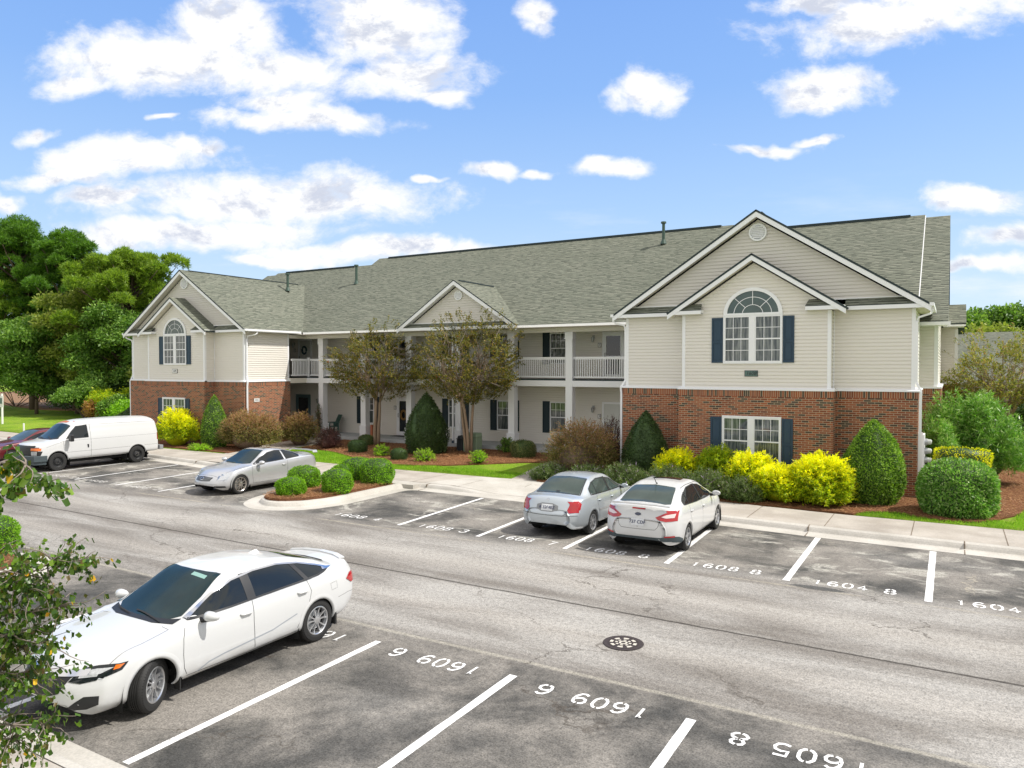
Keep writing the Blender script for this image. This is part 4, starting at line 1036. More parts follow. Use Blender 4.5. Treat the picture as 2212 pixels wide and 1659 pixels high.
for (x, z) in ((-14.32, 5.55), (-14.32, 2.3), (-31.75, 2.3), (-33.75, 5.55)):
    m = MB(); y = Wp; m.box(x - .05, x + .05, y - .03, y, z - .02, z + .12); m.tube([(x, y - .03, z + .06), (x, y - .12, z + .1), (x, y - .14, z + .04)], .012, 6)
    m.tube([(x, y - .14, z + .05), (x, y - .14, z + .02), (x, y - .14, z - .17), (x, y - .14, z - .2)], [.03, .075, .05, .015], 8, 0)
    l = part(m, 'wall_lamp', 'steel_grey')
for (x, z, t) in ((-14.02, 5.22, '7'), (-14.02, 1.93, '3'), (-33.72, 5.2, ''), (-26.1, 2.0, '')):
    wall_sign(x, Wp - .003, z, .16, .2, t or '2', .15, 'sign_white', 'ink_black', 'ink_black')
# right end steps of the building
m = MB(); m.box(-1.3, -.34, 30.52, 44, -.1, ZT - .203); m.box(-1.3, .3, 39.0, 44, -.1, ZT - .2); part(m, 'brick_wall', 'brick')
m = MB(); m.box(-1.3, -.336, 30.516, 43.9, ZT - .2035, ZT); m.box(-1.3, .304, 38.99, 43.8, ZT - .2035, ZT); part(m, 'soldier_course', 'brick_soldier')
m = MB(); m.box(-1.3, -.30, 30.48, 44, ZT, ZT + .06); m.box(-1.3, .34, 38.95, 43.9, ZT, ZT + .058)
for (x, y) in ((-.45, 30.62), (.2, 39.1)): m.box(x - .1, x + .024, y - .024, y + .003, ZT + .06, 5.9); m.box(x + .0005, x + .024, y, y + .09, ZT + .06, 5.9)
m.box(-1.0, -.05, 29.0, 29.03, 5.62, 5.74); m.box(-.35, .5, 37.75, 37.78, 5.98, 6.1)
m.box(-1.0, -.14, 29.02, 30.7, 5.66, 5.68); m.box(-.35, .45, 37.77, 39.1, 5.98, 6.0)
part(m, 'end_trim', 'white_trim')
m = MB(); siding(m, 'y', 30.62, ZT + .05, 5.75, lambda z: (-1.2, -.45)); siding(m, 'x', -.45, ZT + .05, 6, lambda z: (30.62, 39.1)); siding(m, 'y', 39.1, ZT + .05, 6.0, lambda z: (-.5, .2)); siding(m, 'x', .2, ZT + .05, 6, lambda z: (39.1, 44))
m.prism([(-.45, 30.62, 5.7), (-.45, 39, 5.95), (-.45, 36.5, 10.3)], (-.05, 0, 0))
part(m, 'siding_wall', 'siding')
m = MB(); roofpoly(m, [(-1.0, 37.7, 6.1), (.52, 37.7, 6.1), (.52, 39.1, 7.0), (-1.0, 39.1, 7.0)], 0, 0); roofpoly(m, [(-1.0, 39.1, 7.0), (.52, 39.1, 7.0), (.52, 44, 5.9), (-1.0, 44, 5.9)], 0, 0); part(m, 'roof', ['shingles', 'ridge_dark'])
# downspouts
def spout(path, boot=True):
    m = MB(); m.strip(path, .075, .06); o = part(m, 'downspout', 'white_trim')
    if boot:
        x, y, z = path[-1]; b = MB(); b.box(x - .05, x + .05, y - .05, y + .05, z - .22, z + .08); part(b, 'boot', 'shutter_blue', o)
spout([(-10.80, 25.72, 6.04), (-10.80, 25.74, 5.90), (-10.74, 25.76, 5.82), (-10.42, 25.84, 5.74), (-10.37, 25.86, 5.6), (-10.37, 25.86, 3.72), (-10.52, 25.78, 3.45), (-10.50, 25.80, 3.25), (-10.50, 25.80, .3)])
spout([(-.52, 25.95, 6.04), (-.52, 25.93, 5.9), (-.58, 25.9, 5.82), (-.88, 25.86, 5.72), (-.93, 25.86, 5.58), (-.93, 25.86, 3.75), (-.80, 25.80, 3.45), (-.81, 25.80, 3.2), (-.81, 25.80, .5)])
spout([(-30.6, 26.35, 6.04), (-30.62, 26.30, 5.92), (-30.7, 26.2, 5.86), (-30.95, 25.98, 5.78), (-30.97, 25.95, 5.6), (-30.97, 25.93, 3.75), (-30.84, 25.88, 3.45), (-30.85, 25.86, 3.2), (-30.85, 25.86, .4)])
spout([(-40.87, 25.72, 6.04), (-40.86, 25.74, 5.88), (-40.5, 25.84, 5.74), (-40.44, 25.86, 5.6), (-40.44, 25.86, 3.75), (-40.6, 25.8, 3.4), (-40.57, 25.8, .4)])
spout([(-20.95, 29.5, 5.98), (-20.95, 29.6, 5.85), (-20.95, 29.88, 5.75), (-20.95, 29.9, .55)])
for (x, y, z0, z1) in ((-12.41, 35.9, 10.3, 11.32), (-31.14, 34.3, 9.2, 10.3), (-34.71, 32.17, 8.8, 9.78)):
    m = MB(); m.tube([(x, y, z0), (x, y, z1)], .075, 12); m.tube([(x, y, z1), (x, y, z1 + .02), (x, y, z1 + .1)], [.075, .14, .13], 12); m.tube([(x, y, z0 + .02), (x, y, z0 + .24)], [.16, .085], 12)
    part(m, 'vent_pipe', 'pipe_green')
# electric meters on the sunny end wall
m = MB(); m.box(-.87, -.74, 25.93, 26.05, .55, 2.2); m.box(-.865, -.70, 26.12, 26.9, .9, 2.12); mo = part(m, 'meter_panel', 'white_trim')
for z in (1.9, 1.62, 1.34, 1.06):
    m = MB(); m.tube([(-.70, 26.3, z), (-.62, 26.3, z)], .1, 14); m.tube([(-.62, 26.3, z), (-.53, 26.3, z), (-.50, 26.3, z)], [.085, .08, .05], 14, 1); part(m, 'meter', ['steel_grey', 'lamp_glass'], mo)

# ------------------------------------------------------------------ vehicles
def car_paint(name, col, rough=.28, metal=0.0, flake=.0):
    m, T, b = new_mat(name)
    p = T.node('ShaderNodeTexCoord').outputs['Object']
    dirt = T.math('MULTIPLY', T.smooth(T.sep(p)[2], .55, .2), T.smooth(T.noise(p, 5, 4), .35, .7))
    c = T.mix(T.math('MULTIPLY', dirt, .35), col, tuple(x * .55 for x in (.62, .58, .52)))
    setp(T, b, Base_Color=c, Roughness=rough, Metallic=metal, Coat_Weight=.8); b.inputs['Coat Roughness'].default_value = .04
car_paint('paint_white', (.60, .61, .615)); car_paint('paint_van', (.60, .61, .615), .4)
car_paint('paint_silver', (.56, .57, .585), .34, .55); car_paint('paint_silver_blue', (.52, .57, .61), .34, .5)
car_paint('paint_maroon', (.13, .012, .015), .3, .2)
plain('lamp_red', (.40, .004, .008), .12, coat=1, var=.2, scale=30); plain('lamp_clear', (.50, .52, .54), .1, .3, coat=1, var=.35, scale=40)
plain('lamp_pale', (.75, .62, .60), .15, coat=1, var=.1); plain('lamp_amber', (.75, .16, .01), .15, coat=1); plain('chrome', (.75, .76, .78), .12, 1, var=.05)
plain('alloy', (.60, .61, .63), .28, .8, var=.05); plain('steel_black', (.02, .021, .023), .5, .2); plain('alloy_warm', (.50, .46, .42), .28, .8)
plain('bumper_grey', (.055, .075, .085), .6, var=.1); plain('bumper_light', (.25, .26, .27), .5, var=.1); plain('gap', (.05, .05, .055), .8)
plain('plate', (.66, .68, .70), .4, var=.05); plain('plate_ink', (.02, .03, .10), .5); plain('badge_blue', (.01, .02, .06), .2, coat=1); plain('dash_teal', (.02, .22, .16), .7); plain('rust', (.42, .13, .06), .8)
plain('crease_grey', (.33, .36, .40), .5)
plain('reflection_teal', (.25, .42, .38), .5)

def hermite(tab):
    xs = [a for a, _ in tab]; ys = [b for _, b in tab]; n = len(xs)
    d = [(ys[i + 1] - ys[i]) / (xs[i + 1] - xs[i]) for i in range(n - 1)]
    m = [d[0]] + [0 if d[i - 1] * d[i] <= 0 else 2 * d[i - 1] * d[i] / (d[i - 1] + d[i]) for i in range(1, n - 1)] + [d[-1]]
    def f(x):
        if x <= xs[0]: return ys[0]
        if x >= xs[-1]: return ys[-1]
        i = max(k for k in range(n - 1) if xs[k] <= x); h = xs[i + 1] - xs[i]; t = (x - xs[i]) / h
        return (2 * t ** 3 - 3 * t * t + 1) * ys[i] + (t ** 3 - 2 * t * t + t) * h * m[i] + (-2 * t ** 3 + 3 * t * t) * ys[i + 1] + (t ** 3 - t * t) * h * m[i + 1]
    return f
def catmull(P, n):
    out = []; Q = [2 * P[0] - P[1]] + list(P) + [2 * P[-1] - P[-2]]
    for i in range(1, len(Q) - 2):
        for k in range(n[i - 1]):
            t = k / n[i - 1]; a, b, c, d = Q[i - 1], Q[i], Q[i + 1], Q[i + 2]
            out.append(.5 * ((2 * b) + (c - a) * t + (2 * a - 5 * b + 4 * c - d) * t * t + (3 * b - a - 3 * c + d) * t ** 3))
    out.append(P[-1]); return out
class Car:
    def __init__(s, S):
        s.S = S; s.f = {k: hermite(S[k]) for k in ('zt', 'W', 'zb', 'yr', 'zl')}; s.dr = hermite(S.get('crown', [(-9, .05), (9, .05)]))
        s.x0, s.x1 = S['zt'][0][0], S['zt'][-1][0]; s.root = thing(S['name'], S['label'], S['cat'])
        s.surface()
    def section(s, x):
        f = s.f; W, zb, yr, zt, zl = f['W'](x), f['zb'](x), f['yr'](x), f['zt'](x), f['zl'](x); zr = zt - s.dr(x)
        zb = min(zb, zr - .01); V = Vector; t = s.S.get('tuck', .06); sh = s.S.get('shoulder', .055)
        lo = catmull([V((W - t - .05, zl)), V((W - t * .35, zl + .09)), V((W, zl + .45 * (zb - zl))), V((W - .012, zb - .2 * (zb - zl))), V((W - sh, zb))], [3, 4, 5, 5])
        hi = catmull([V((W - sh, zb)), V(((W - sh) * .45 + yr * .55 + s.S.get('bulge', .02), zb * .45 + zr * .55)), V((yr, zr)), V((yr * .55, zt - .3 * (zt - zr))), V((0, zt))], [5, 4, 5, 4])
        return lo + hi[1:]
    def warp(s, x, y, z):
        S = s.S; fx = x
        for end, sg, k, rng, prof in ((s.x1, 1, S.get('bowf', .3), .8, 'fz'), (s.x0, -1, S.get('bowr', .18), .7, 'rz')):
            t = max(0, 1 - abs(end - x) / rng) ** 1.5
            if t > 0:
                fx -= sg * t * k * min(1.3, abs(y) / max(.3, S['half'])) ** 2.4
                if prof in S: fx -= sg * t * hermite(S[prof])(z)
        return (fx, y, z)
    def surface(s):
        S = s.S; r = S.get('edge', .07); xs = []; L = s.x1 - s.x0
        for k in range(9): xs.append(s.x0 + r * (1 - math.cos(math.pi / 2 * k / 8)))
        n = S.get('nx', 100); xs += [s.x0 + r + (L - 2 * r) * k / n for k in range(1, n)]
        for k in range(9): xs.append(s.x1 - r * (1 - math.cos(math.pi / 2 * (8 - k) / 8)))
        rows = []
        for x in xs:
            sec = s.section(x); e = min(x - s.x0, s.x1 - x); d = 0
            if e < r: d = r - math.sqrt(max(0, r * r - (r - e) ** 2))
            zs = [p.y for p in sec]; zm = (min(zs) + max(zs)) / 2; hh = (max(zs) - min(zs)) / 2
            row = [(p.x * (1 - d * .8 / max(.3, sec[0].x)), zm + (p.y - zm) * (1 - d / hh)) for p in sec]; rows.append((x, row))
        nv = len(rows[0][1]); V = []; F = []
        def ring(x, row):
            i = len(V)
            for y, z in row: V.append(s.warp(x, y, z))
            for y, z in row[-2::-1]: V.append(s.warp(x, -y, z))
            return i
        st = [ring(x, row) for x, row in rows]; m = 2 * nv - 1
        for a, b in zip(st[:-1], st[1:]):
            for k in range(m - 1): F.append((a + k, b + k, b + k + 1, a + k + 1))
        for (x, row), st0, flip in ((rows[0], st[0], 0), (rows[-1], st[-1], 1)):     # end caps
            zc = sum(p[1] for p in row) / nv; prev = st0
            for q in (.8, .6, .4, .2, .02):
                r2 = [(y * q, zc + (z - zc) * q) for y, z in row]; cur = ring(x, r2)
                for k in range(m - 1): F.append((prev + k, cur + k, cur + k + 1, prev + k + 1))
                F.append((prev + m - 1, cur + m - 1, cur, prev)); prev = cur
        s.V, s.F = V, F; s.bvh = BVHTree.FromPolygons([Vector(v) for v in V], F)
    def hit(s, d, a, b, off):
        """side: (x,z) / top: (x,y) / front,rear: (y,z); returns a point lifted off the skin"""
        o, v = {'L': ((a, 4, b), (0, -1, 0)), 'R': ((a, -4, b), (0, 1, 0)), 'T': ((a, b, 4), (0, 0, -1)), 'F': ((6, a, b), (-1, 0, 0)), 'B': ((-6, a, b), (1, 0, 0))}[d]
        h, n, i, t = s.bvh.ray_cast(Vector(o), Vector(v)); hf = s.S['half']
        if h is None or (d in 'LR' and abs(h.y) < hf - .42) or (d == 'F' and h.x < s.x1 - .55) or (d == 'B' and h.x > s.x0 + .5):
            q = {'L': (a, hf, b), 'R': (a, -hf, b), 'T': (a, b, 1.2), 'F': (s.x1 - .1, a, b), 'B': (s.x0 + .1, a, b)}[d]
            h, n, i, t = s.bvh.find_nearest(Vector(q))
        if n.dot(Vector(v)) > 0: n = -n
        return h + n * off
    def add(s, name, V, F, mat, parent=None, smooth=True, off=None):
        me = bpy.data.meshes.new(name); me.from_pydata([tuple(v) for v in V], [], F); me.materials.append(MATS[mat])
        if smooth: me.polygons.foreach_set('use_smooth', [True] * len(F))
        me.update(); o = bpy.data.objects.new(name, me); C.objects.link(o); o.parent = parent or s.root; return o
    def decal(s, name, d, poly, mat, off=.004, step=.07, parent=None, curve=0, thick=0):
        P = [Vector(p) for p in poly]
        if curve: P = smoothpoly(P, curve)
        P = [Vector(p) for p in dense(P, step)]; nb = len(P); pts = list(P)
        x = min(p.x for p in P) + step / 2
        while x < max(p.x for p in P):
            y = min(p.y for p in P) + step / 2
            while y < max(p.y for p in P):
                if inside(P, x, y): pts.append(Vector((x, y)))
                y += step
            x += step
        vs, es, fs, *_ = delaunay_2d_cdt(pts, [(i, (i + 1) % nb) for i in range(nb)], [], 1, 1e-6)
        V = [s.hit(d, v.x, v.y, off) for v in vs]
        return s.add(name, V, [tuple(f) for f in fs], mat, parent)
    def both(s, name, poly, mat, **kw):
        return [s.decal(name, 'L', poly, mat, **kw), s.decal(name, 'R', poly, mat, **kw)]
    def line(s, name, d, pts, w, mat, off=.003, step=.04, parent=None, closed=False, m=None):
        P = [Vector(p) for p in pts]; Q = []
        for a, b in zip(P, P[1:] + ([P[0]] if closed else [])):
            n = max(1, int((b - a).length / step)); Q += [a.lerp(b, k / n) for k in range(n)]
        Q.append(P[0] if closed else P[-1]); V = []; F = []
        for k, q in enumerate(Q):
            t = (Q[min(k + 1, len(Q) - 1)] - Q[max(k - 1, 0)]).normalized(); nn = Vector((-t.y, t.x)) * w / 2
            V += [s.hit(d, *(q + nn), off), s.hit(d, *(q - nn), off)]
        F = [(2 * k, 2 * k + 1, 2 * k + 3, 2 * k + 2) for k in range(len(Q) - 1)]
        if m is not None:
            b = len(m[0]); m[0].extend(V); m[1].extend([tuple(i + b for i in f) for f in F]); return
        return s.add(name, V, F, mat, parent)
    def finish_body(s, mat, arches, R_, gaps):
        V, F = s.V, s.F; keep = []
        for f in F:
            c = sum((Vector(V[i]) for i in f), Vector()) / len(f)
            if any((c.x - ax) ** 2 + (c.z - az) ** 2 < (R_ + .0) ** 2 and abs(c.y) > s.S['half'] - .42 and c.z < az + R_ for ax, az in arches): continue
            keep.append(f)
        me = bpy.data.meshes.new('body'); n0 = len(V); G = ([], [])
        for d, pts, w in gaps: s.line('', d, pts, w, '', m=G, off=.0015)
        me.from_pydata(V + [tuple(v) for v in G[0]], [], keep + [tuple(i + n0 for i in f) for f in G[1]])
        me.materials.append(MATS[mat]); me.materials.append(MATS['gap']); me.polygons.foreach_set('material_index', [0] * len(keep) + [1] * len(G[1]))
        me.polygons.foreach_set('use_smooth', [True] * len(me.polygons)); me.update()
        s.body = bpy.data.objects.new('body', me); C.objects.link(s.body); s.body.parent = s.root
        # wheel arch: crisp lip on the skin, dark well inside
        for ax, az in arches:
            for d, sg in (('L', 1), ('R', -1)):
                V2 = []; F2 = []; N = 40
                zl = s.f['zl'](ax); a0 = math.asin(max(-1, min(1, (zl - az) / R_))); 
                for k in range(N + 1):
                    a = a0 + (math.pi - 2 * a0) * k / N
                    for rr, off in ((R_ - .035, .002), (R_ + .0, .007), (R_ + .04, .002)):
                        h = s.hit(d, ax + rr * math.cos(a), max(zl + .012, az + rr * math.sin(a)), off); V2.append(h)
                    V2.append(Vector((ax + (R_ - .035) * math.cos(a), V2[-3].y - sg * .03, az + (R_ - .035) * math.sin(a))))
                for k in range(N):
                    b = 4 * k; F2 += [(b + 0, b + 1, b + 5, b + 4), (b + 1, b + 2, b + 6, b + 5), (b + 3, b + 0, b + 4, b + 7)]
                s.add('wheel_arch', V2, F2, mat)
                m = MB(); M_ = 24; yo = s.S['half'] - .02
                pr = [(ax + (R_ + .03) * math.cos(math.pi * k / M_), az + (R_ + .03) * math.sin(math.pi * k / M_)) for k in range(M_ + 1)]
                pr = [(ax + R_ + .03, .16)] + pr + [(ax - R_ - .03, .16)]
                for (xa, za), (xb, zb_) in zip(pr[:-1], pr[1:]): m.face([(xa, sg * yo, za), (xb, sg * yo, zb_), (xb, sg * .35, zb_), (xa, sg * .35, za)])
                m.face([(x, sg * .36, z) for x, z in pr]); o = m.build('wheel_well', 'underbody', s.root)
        m = MB(); zz = s.S.get('floor', .2)
        m.box(s.x0 + .45, s.x1 - .55, -s.S['half'] + .22, s.S['half'] - .22, zz + .10, zz + .18); m.build('underside', 'underbody', s.root)
    def wheels(s, pts, r, w, rr, style, mat='alloy', steer=0, yo=None):
        yo = yo if yo is not None else s.S['half'] - .015
        for (x, front) in pts:
            for sg in (1, -1):
                e = bpy.data.objects.new('wheel', None); C.objects.link(e); e.parent = s.root; e.empty_display_size = .1
                e.location = (x, sg * (yo - w / 2), r); e.rotation_euler = (0, 0, (steer if front else 0) + (0 if sg > 0 else math.pi))
                build_wheel(e, r, w, rr, style, mat)
    def mirror(s, x, y, z, sx=.10, sy=.115, sz=.075, mat='paint_white', arm='black_plastic'):
        for sg in (1, -1):
            V = []; F = []; n, k = 14, 8
            for i in range(k + 1):
                a = math.pi * i / k
                for j in range(n):
                    b = 2 * math.pi * j / n; px = math.cos(a); q = math.sin(a) ** .8
                    X = sx * (px if px > 0 else px * .45); Y = sy * q * math.cos(b) * (1.1 if math.cos(b) > 0 else .9); Z = sz * q * math.sin(b)
                    V.append((x + X - abs(Y) * .25, sg * (y + Y), z + Z))
            for i in range(k):
                for j in range(n): F.append((i * n + j, i * n + (j + 1) % n, (i + 1) * n + (j + 1) % n, (i + 1) * n + j))
            o = s.add('mirror', V, F, mat); m = MB(); m.tube([(x - .0, sg * (y - .02), z - sz * .7), (x + .05, sg * (y - .22), z - sz * 1.1)], [.03, .045], 8); m.build('mirror_arm', arm, o)
    def handle(s, x, z, mat, w=.17):
        for d, sg in (('L', 1), ('R', -1)):
            h = s.hit(d, x, z, 0); m = MB(); m.tube([h + Vector((-w / 2, 0, -.006)), h + Vector((-w / 3, sg * .025, 0)), h + Vector((w / 3, sg * .028, .006)), h + Vector((w / 2, 0, .008))], [.012, .017, .017, .012], 8); m.build('door_handle', mat, s.root, smooth=True)
    def place(s, x, y, heading, sc=1): s.root.location = (x, y, 0); s.root.rotation_euler = (0, 0, heading); s.root.scale = (sc,) * 3
def lathe(m, prof, n=40, mi=0, flip=1):
    """profile (radius, y) spun around the y axis"""
    b = len(m.v)
    for (r, y) in prof:
        for k in range(n): a = 2 * math.pi * k / n; m.v.append((r * math.cos(a), y, r * math.sin(a)))
    for i in range(len(prof) - 1):
        for k in range(n):
            k2 = (k + 1) % n; m.f.append((b + i * n + k, b + i * n + k2, b + (i + 1) * n + k2, b + (i + 1) * n + k)); m.m.append(mi); m.uv.append(None)
def build_wheel(e, r, w, rr, style, mat):
    h = w / 2; t = MB()
    lathe(t, [(rr - .005, h - .03), (rr + .012, h - .004), (rr + .035, h + .001), (r - .03, h - .004), (r - .010, h - .022), (r, h - .045)], 44)
    gro = [(r, h - .045)]; k = 4
    for q in range(1, k + 1):
        c = h - .045 - (w - .09) * q / (k + 1); gro += [(r, c + .006), (r - .009, c + .005), (r - .009, c - .005), (r, c - .006)]
    gro += [(r, -h + .045), (r - .02, -h + .01), (rr, -h + .01)]; lathe(t, gro, 44)
    for q in range(56):                       # tread blocks on the shoulder
        a = 2 * math.pi * q / 56; c, s_ = math.cos(a), math.sin(a); tg = Vector((-s_, 0, c)) * .0035
        p0 = Vector((c * (r + .001), h - .045, s_ * (r + .001))); p1 = Vector((c * (r - .028), h - .001, s_ * (r - .028)))
        t.face([p0 - tg, p0 + tg, p1 + tg, p1 - tg], 1)
    t.build('tyre', ['black_rubber', 'underbody'], e, smooth=False)
    m = MB(); d = h - .012
    lathe(m, [(rr + .004, d + .004), (rr - .006, d + .007), (rr - .018, d - .002), (rr - .024, d - .05), (rr - .03, -h + .03)], 44)
    if style == 'steel':
        lathe(m, [(rr - .02, d - .035), (rr * .72, d - .045), (rr * .6, d - .02), (rr * .42, d - .01), (rr * .36, d - .03), (rr * .3, d - .02), (rr * .18, d + .02), (.001, d + .02)], 36)
        for q in range(8):
            a = 2 * math.pi * q / 8; m.tube([(rr * .68 * math.cos(a), d - .06, rr * .68 * math.sin(a)), (rr * .68 * math.cos(a), d - .030, rr * .68 * math.sin(a))], .018, 8, 1)
            m.tube([(rr * .34 * math.cos(a), d - .03, rr * .34 * math.sin(a)), (rr * .34 * math.cos(a), d + .004, rr * .34 * math.sin(a))], .011, 6, 2)
    else:
        lathe(m, [(rr * .27, d - .022), (rr * .25, d - .008), (rr * .12, d - .004), (.001, d - .004)], 24)
        lathe(m, [(rr - .022, d - .085), (.001, d - .085)], 30, 1); lathe(m, [(rr * .68, d - .075), (rr * .3, d - .07)], 30, 3)
        n = {'five_twin': 5, 'five': 5, 'seven': 7, 'six_twin': 5}[style]
        for q in range(n):
            a = 2 * math.pi * (q + .25) / n
            arms = [(-1, -1), (1, 1)] if 'twin' in style else [(0, 0)]
            for (o0, o1) in arms:
                w0, w1 = (.017, .020) if 'twin' in style else (.055, .04)
                w0 *= rr / .21; w1 *= rr / .21
                def pt(rad, off, yy, side, ww):
                    aa = a + off * (.235 + .06 * rad / rr); c, s_ = math.cos(aa), math.sin(aa)
                    return (rad * c - s_ * side * ww / 2, yy, rad * s_ + c * side * ww / 2)
                rad = [rr * .2, rr * .48, rr * .76, rr - .016]; yy = [d - .010, d - .018, d - .014, d - .004]; ww = [w0, (w0 + w1) / 2, w1, w1 * 1.2]
                off = [o1, o1, o0, o0]
                A = [pt(rad[k], off[k], yy[k], -1, ww[k]) for k in range(4)]; B = [pt(rad[k], off[k], yy[k], 1, ww[k]) for k in range(4)]
                for k in range(3):
                    m.face([A[k], B[k], B[k + 1], A[k + 1]])
                    for S_ in (A, B): m.face([S_[k], S_[k + 1], (S_[k + 1][0], S_[k + 1][1] - .035, S_[k + 1][2]), (S_[k][0], S_[k][1] - .035, S_[k][2])])
    m.build('rim', [mat, 'underbody', 'chrome', 'steel_grey'], e)

PI = math.pi
def plate(car, d, y, z, txt, parentname='number_plate', w=.31, h=.155, mat='plate'):
    p = car.decal(parentname, d, [(y - w / 2, z - h / 2), (y + w / 2, z - h / 2), (y + w / 2, z + h / 2), (y - w / 2, z + h / 2)], mat, off=.012, step=.3)
    c = car.hit(d, y, z, .018); n = (car.hit(d, y, z, .1) - car.hit(d, y, z, 0)).normalized()
    t = text_mesh(txt, .105, 'plate_ink'); t.parent = p; t.location = c; up = Vector((0, 0, 1)); zx = n; xx = up.cross(zx).normalized(); yy = zx.cross(xx)
    t.rotation_euler = Matrix((xx, yy, zx)).transposed().to_euler(); return p

# --- white sedan in the foreground (front wheels turned out)
def near_sedan():
    c = Car(dict(name='parked_car', label='large white four-door sedan in the foreground with front wheels turned', cat='car', half=.93, nx=150, bowf=.42, bowr=.26, edge=.09, tuck=.075, bulge=.03,
        zt=[(-2.545, .93), (-2.50, 1.03), (-2.43, 1.115), (-2.30, 1.12), (-2.02, 1.12), (-1.6, 1.255), (-1.15, 1.375), (-.7, 1.435), (-.3, 1.45), (.1, 1.42), (.55, 1.205), (1.0, .99), (1.12, .965), (1.7, .895), (2.1, .80), (2.27, .71), (2.345, .60)],
        W=[(-2.545, .74), (-2.4, .85), (-2.0, .915), (-1.4, .935), (-.6, .92), (.6, .92), (1.3, .935), (1.7, .925), (2.0, .895), (2.25, .84), (2.345, .74)],
        zb=[(-2.545, .74), (-2.4, .97), (-2.1, 1.03), (-1.5, 1.03), (0, .985), (.8, .95), (1.2, .925), (1.7, .85), (2.05, .74), (2.25, .62), (2.345, .5)],
        yr=[(-2.545, .55), (-2.0, .60), (-1.7, .60), (-1.0, .56), (-.2, .565), (.2, .575), (1.0, .70), (1.3, .72), (2.0, .62), (2.345, .5)],
        zl=[(-2.545, .42), (-2.2, .30), (-1.9, .25), (1.9, .21), (2.25, .20), (2.345, .22)], crown=[(-2.6, .02), (-1.9, .03), (-1.2, .045), (0, .045), (1.0, .05), (1.3, .045), (2.3, .04)],
        fz=[(.2, .0), (.32, -.03), (.5, .0), (.62, .05), (.8, .16)], rz=[(.3, .10), (.5, .02), (.8, .0), (1.0, .03), (1.15, .10)]))
    dlo = [(.84, .99), (.68, 1.065), (.38, 1.205), (.05, 1.305), (-.35, 1.345), (-.8, 1.335), (-1.2, 1.27), (-1.55, 1.165), (-1.74, 1.095), (-1.60, 1.065), (-1.45, 1.045), (-1.2, 1.035), (-.5, 1.015), (.2, .995)]
    gaps = []
    for d in 'LR':
        gaps += [(d, [(.94, .93), (.985, .80), (1.0, .6), (.985, .42), (.93, .30)], .008), (d, [(-.16, .99), (-.15, .7), (-.165, .42), (-.19, .27)], .009), (d, [(-1.2, 1.02), (-1.26, .85), (-1.20, .68), (-1.05, .50), (-.98, .36), (-.97, .3)], .008),
                 (d, [(.93, .3), (0, .275), (-.97, .30)], .008), (d, [(-2.42, .58), (-2.1, .62), (-1.85, .6)], .005), (d, [(-1.68, .86), (-1.82, .87), (-1.83, .76), (-1.70, .75), (-1.68, .86)], .004)]
    gaps += [('T', [(1.08, -.60), (1.08, -.735), (1.5, -.79), (1.95, -.74), (2.12, -.60)], .007), ('T', [(1.08, .60), (1.08, .735), (1.5, .79), (1.95, .74), (2.12, .60), (2.17, .3), (2.19, 0), (2.17, -.3), (2.12, -.6)], .007)]
    c.finish_body('paint_white', [(1.415, .34), (-1.415, .34)], .375, gaps)
    for d in 'LR':
        g = c.decal('side_window', d, dlo, 'glass_car', off=.004, curve=1)
        c.line('window_trim', d, dlo[:9], .022, 'chrome', off=.009, parent=g); c.line('window_trim', d, dlo[8:] + dlo[:1], .022, 'black_plastic', off=.009, parent=g)
        c.decal('pillar_trim', d, [(-.09, 1.0), (-.235, .995), (-.25, 1.345), (-.10, 1.345)], 'black_plastic', off=.008, parent=g); c.decal('pillar_trim', d, [(-1.17, 1.03), (-1.25, 1.035), (-1.11, 1.28), (-1.02, 1.30)], 'black_plastic', off=.008, parent=g)
        c.decal('window_tip', d, [(-1.62, 1.13), (-1.86, 1.085), (-1.72, 1.083), (-1.6, 1.09)], 'chrome', off=.010, parent=g, step=.04)
    ws = c.decal('windscreen', 'T', [(1.04, 0), (1.01, .30), (.93, .55), (.83, .66), (.50, .625), (.10, .535), (.15, .28), (.17, 0), (.15, -.28), (.10, -.535), (.50, -.625), (.83, -.66), (.93, -.55), (1.01, -.30)], 'glass_car_front', off=.005)
    c.decal('reflection_strip', 'T', [(.225, .40), (.285, .41), (.275, .10), (.215, .10)], 'reflection_teal', off=.009, parent=ws, step=.05)  # teal reflection painted on the windscreen as a strip
    c.decal('cowl', 'T', [(1.11, 0), (1.09, .4), (.98, .68), (.86, .70), (.93, .56), (1.0, .3), (1.03, 0), (1.0, -.3), (.93, -.56), (.86, -.70), (.98, -.68), (1.09, -.4)], 'black_plastic', off=.006)
    for p in ([(1.04, .50), (.98, .1), (.96, -.12)], [(1.05, -.15), (.99, -.42), (.93, -.58)]): c.line('wiper', 'T', p, .022, 'black_rubber', off=.02)
    c.decal('rear_window', 'T', [(-1.22, 0), (-1.20, .44), (-1.30, .50), (-1.9, .54), (-2.0, .4), (-2.02, 0), (-2.0, -.4), (-1.9, -.54), (-1.30, -.50), (-1.20, -.44)], 'glass_car', off=.004)
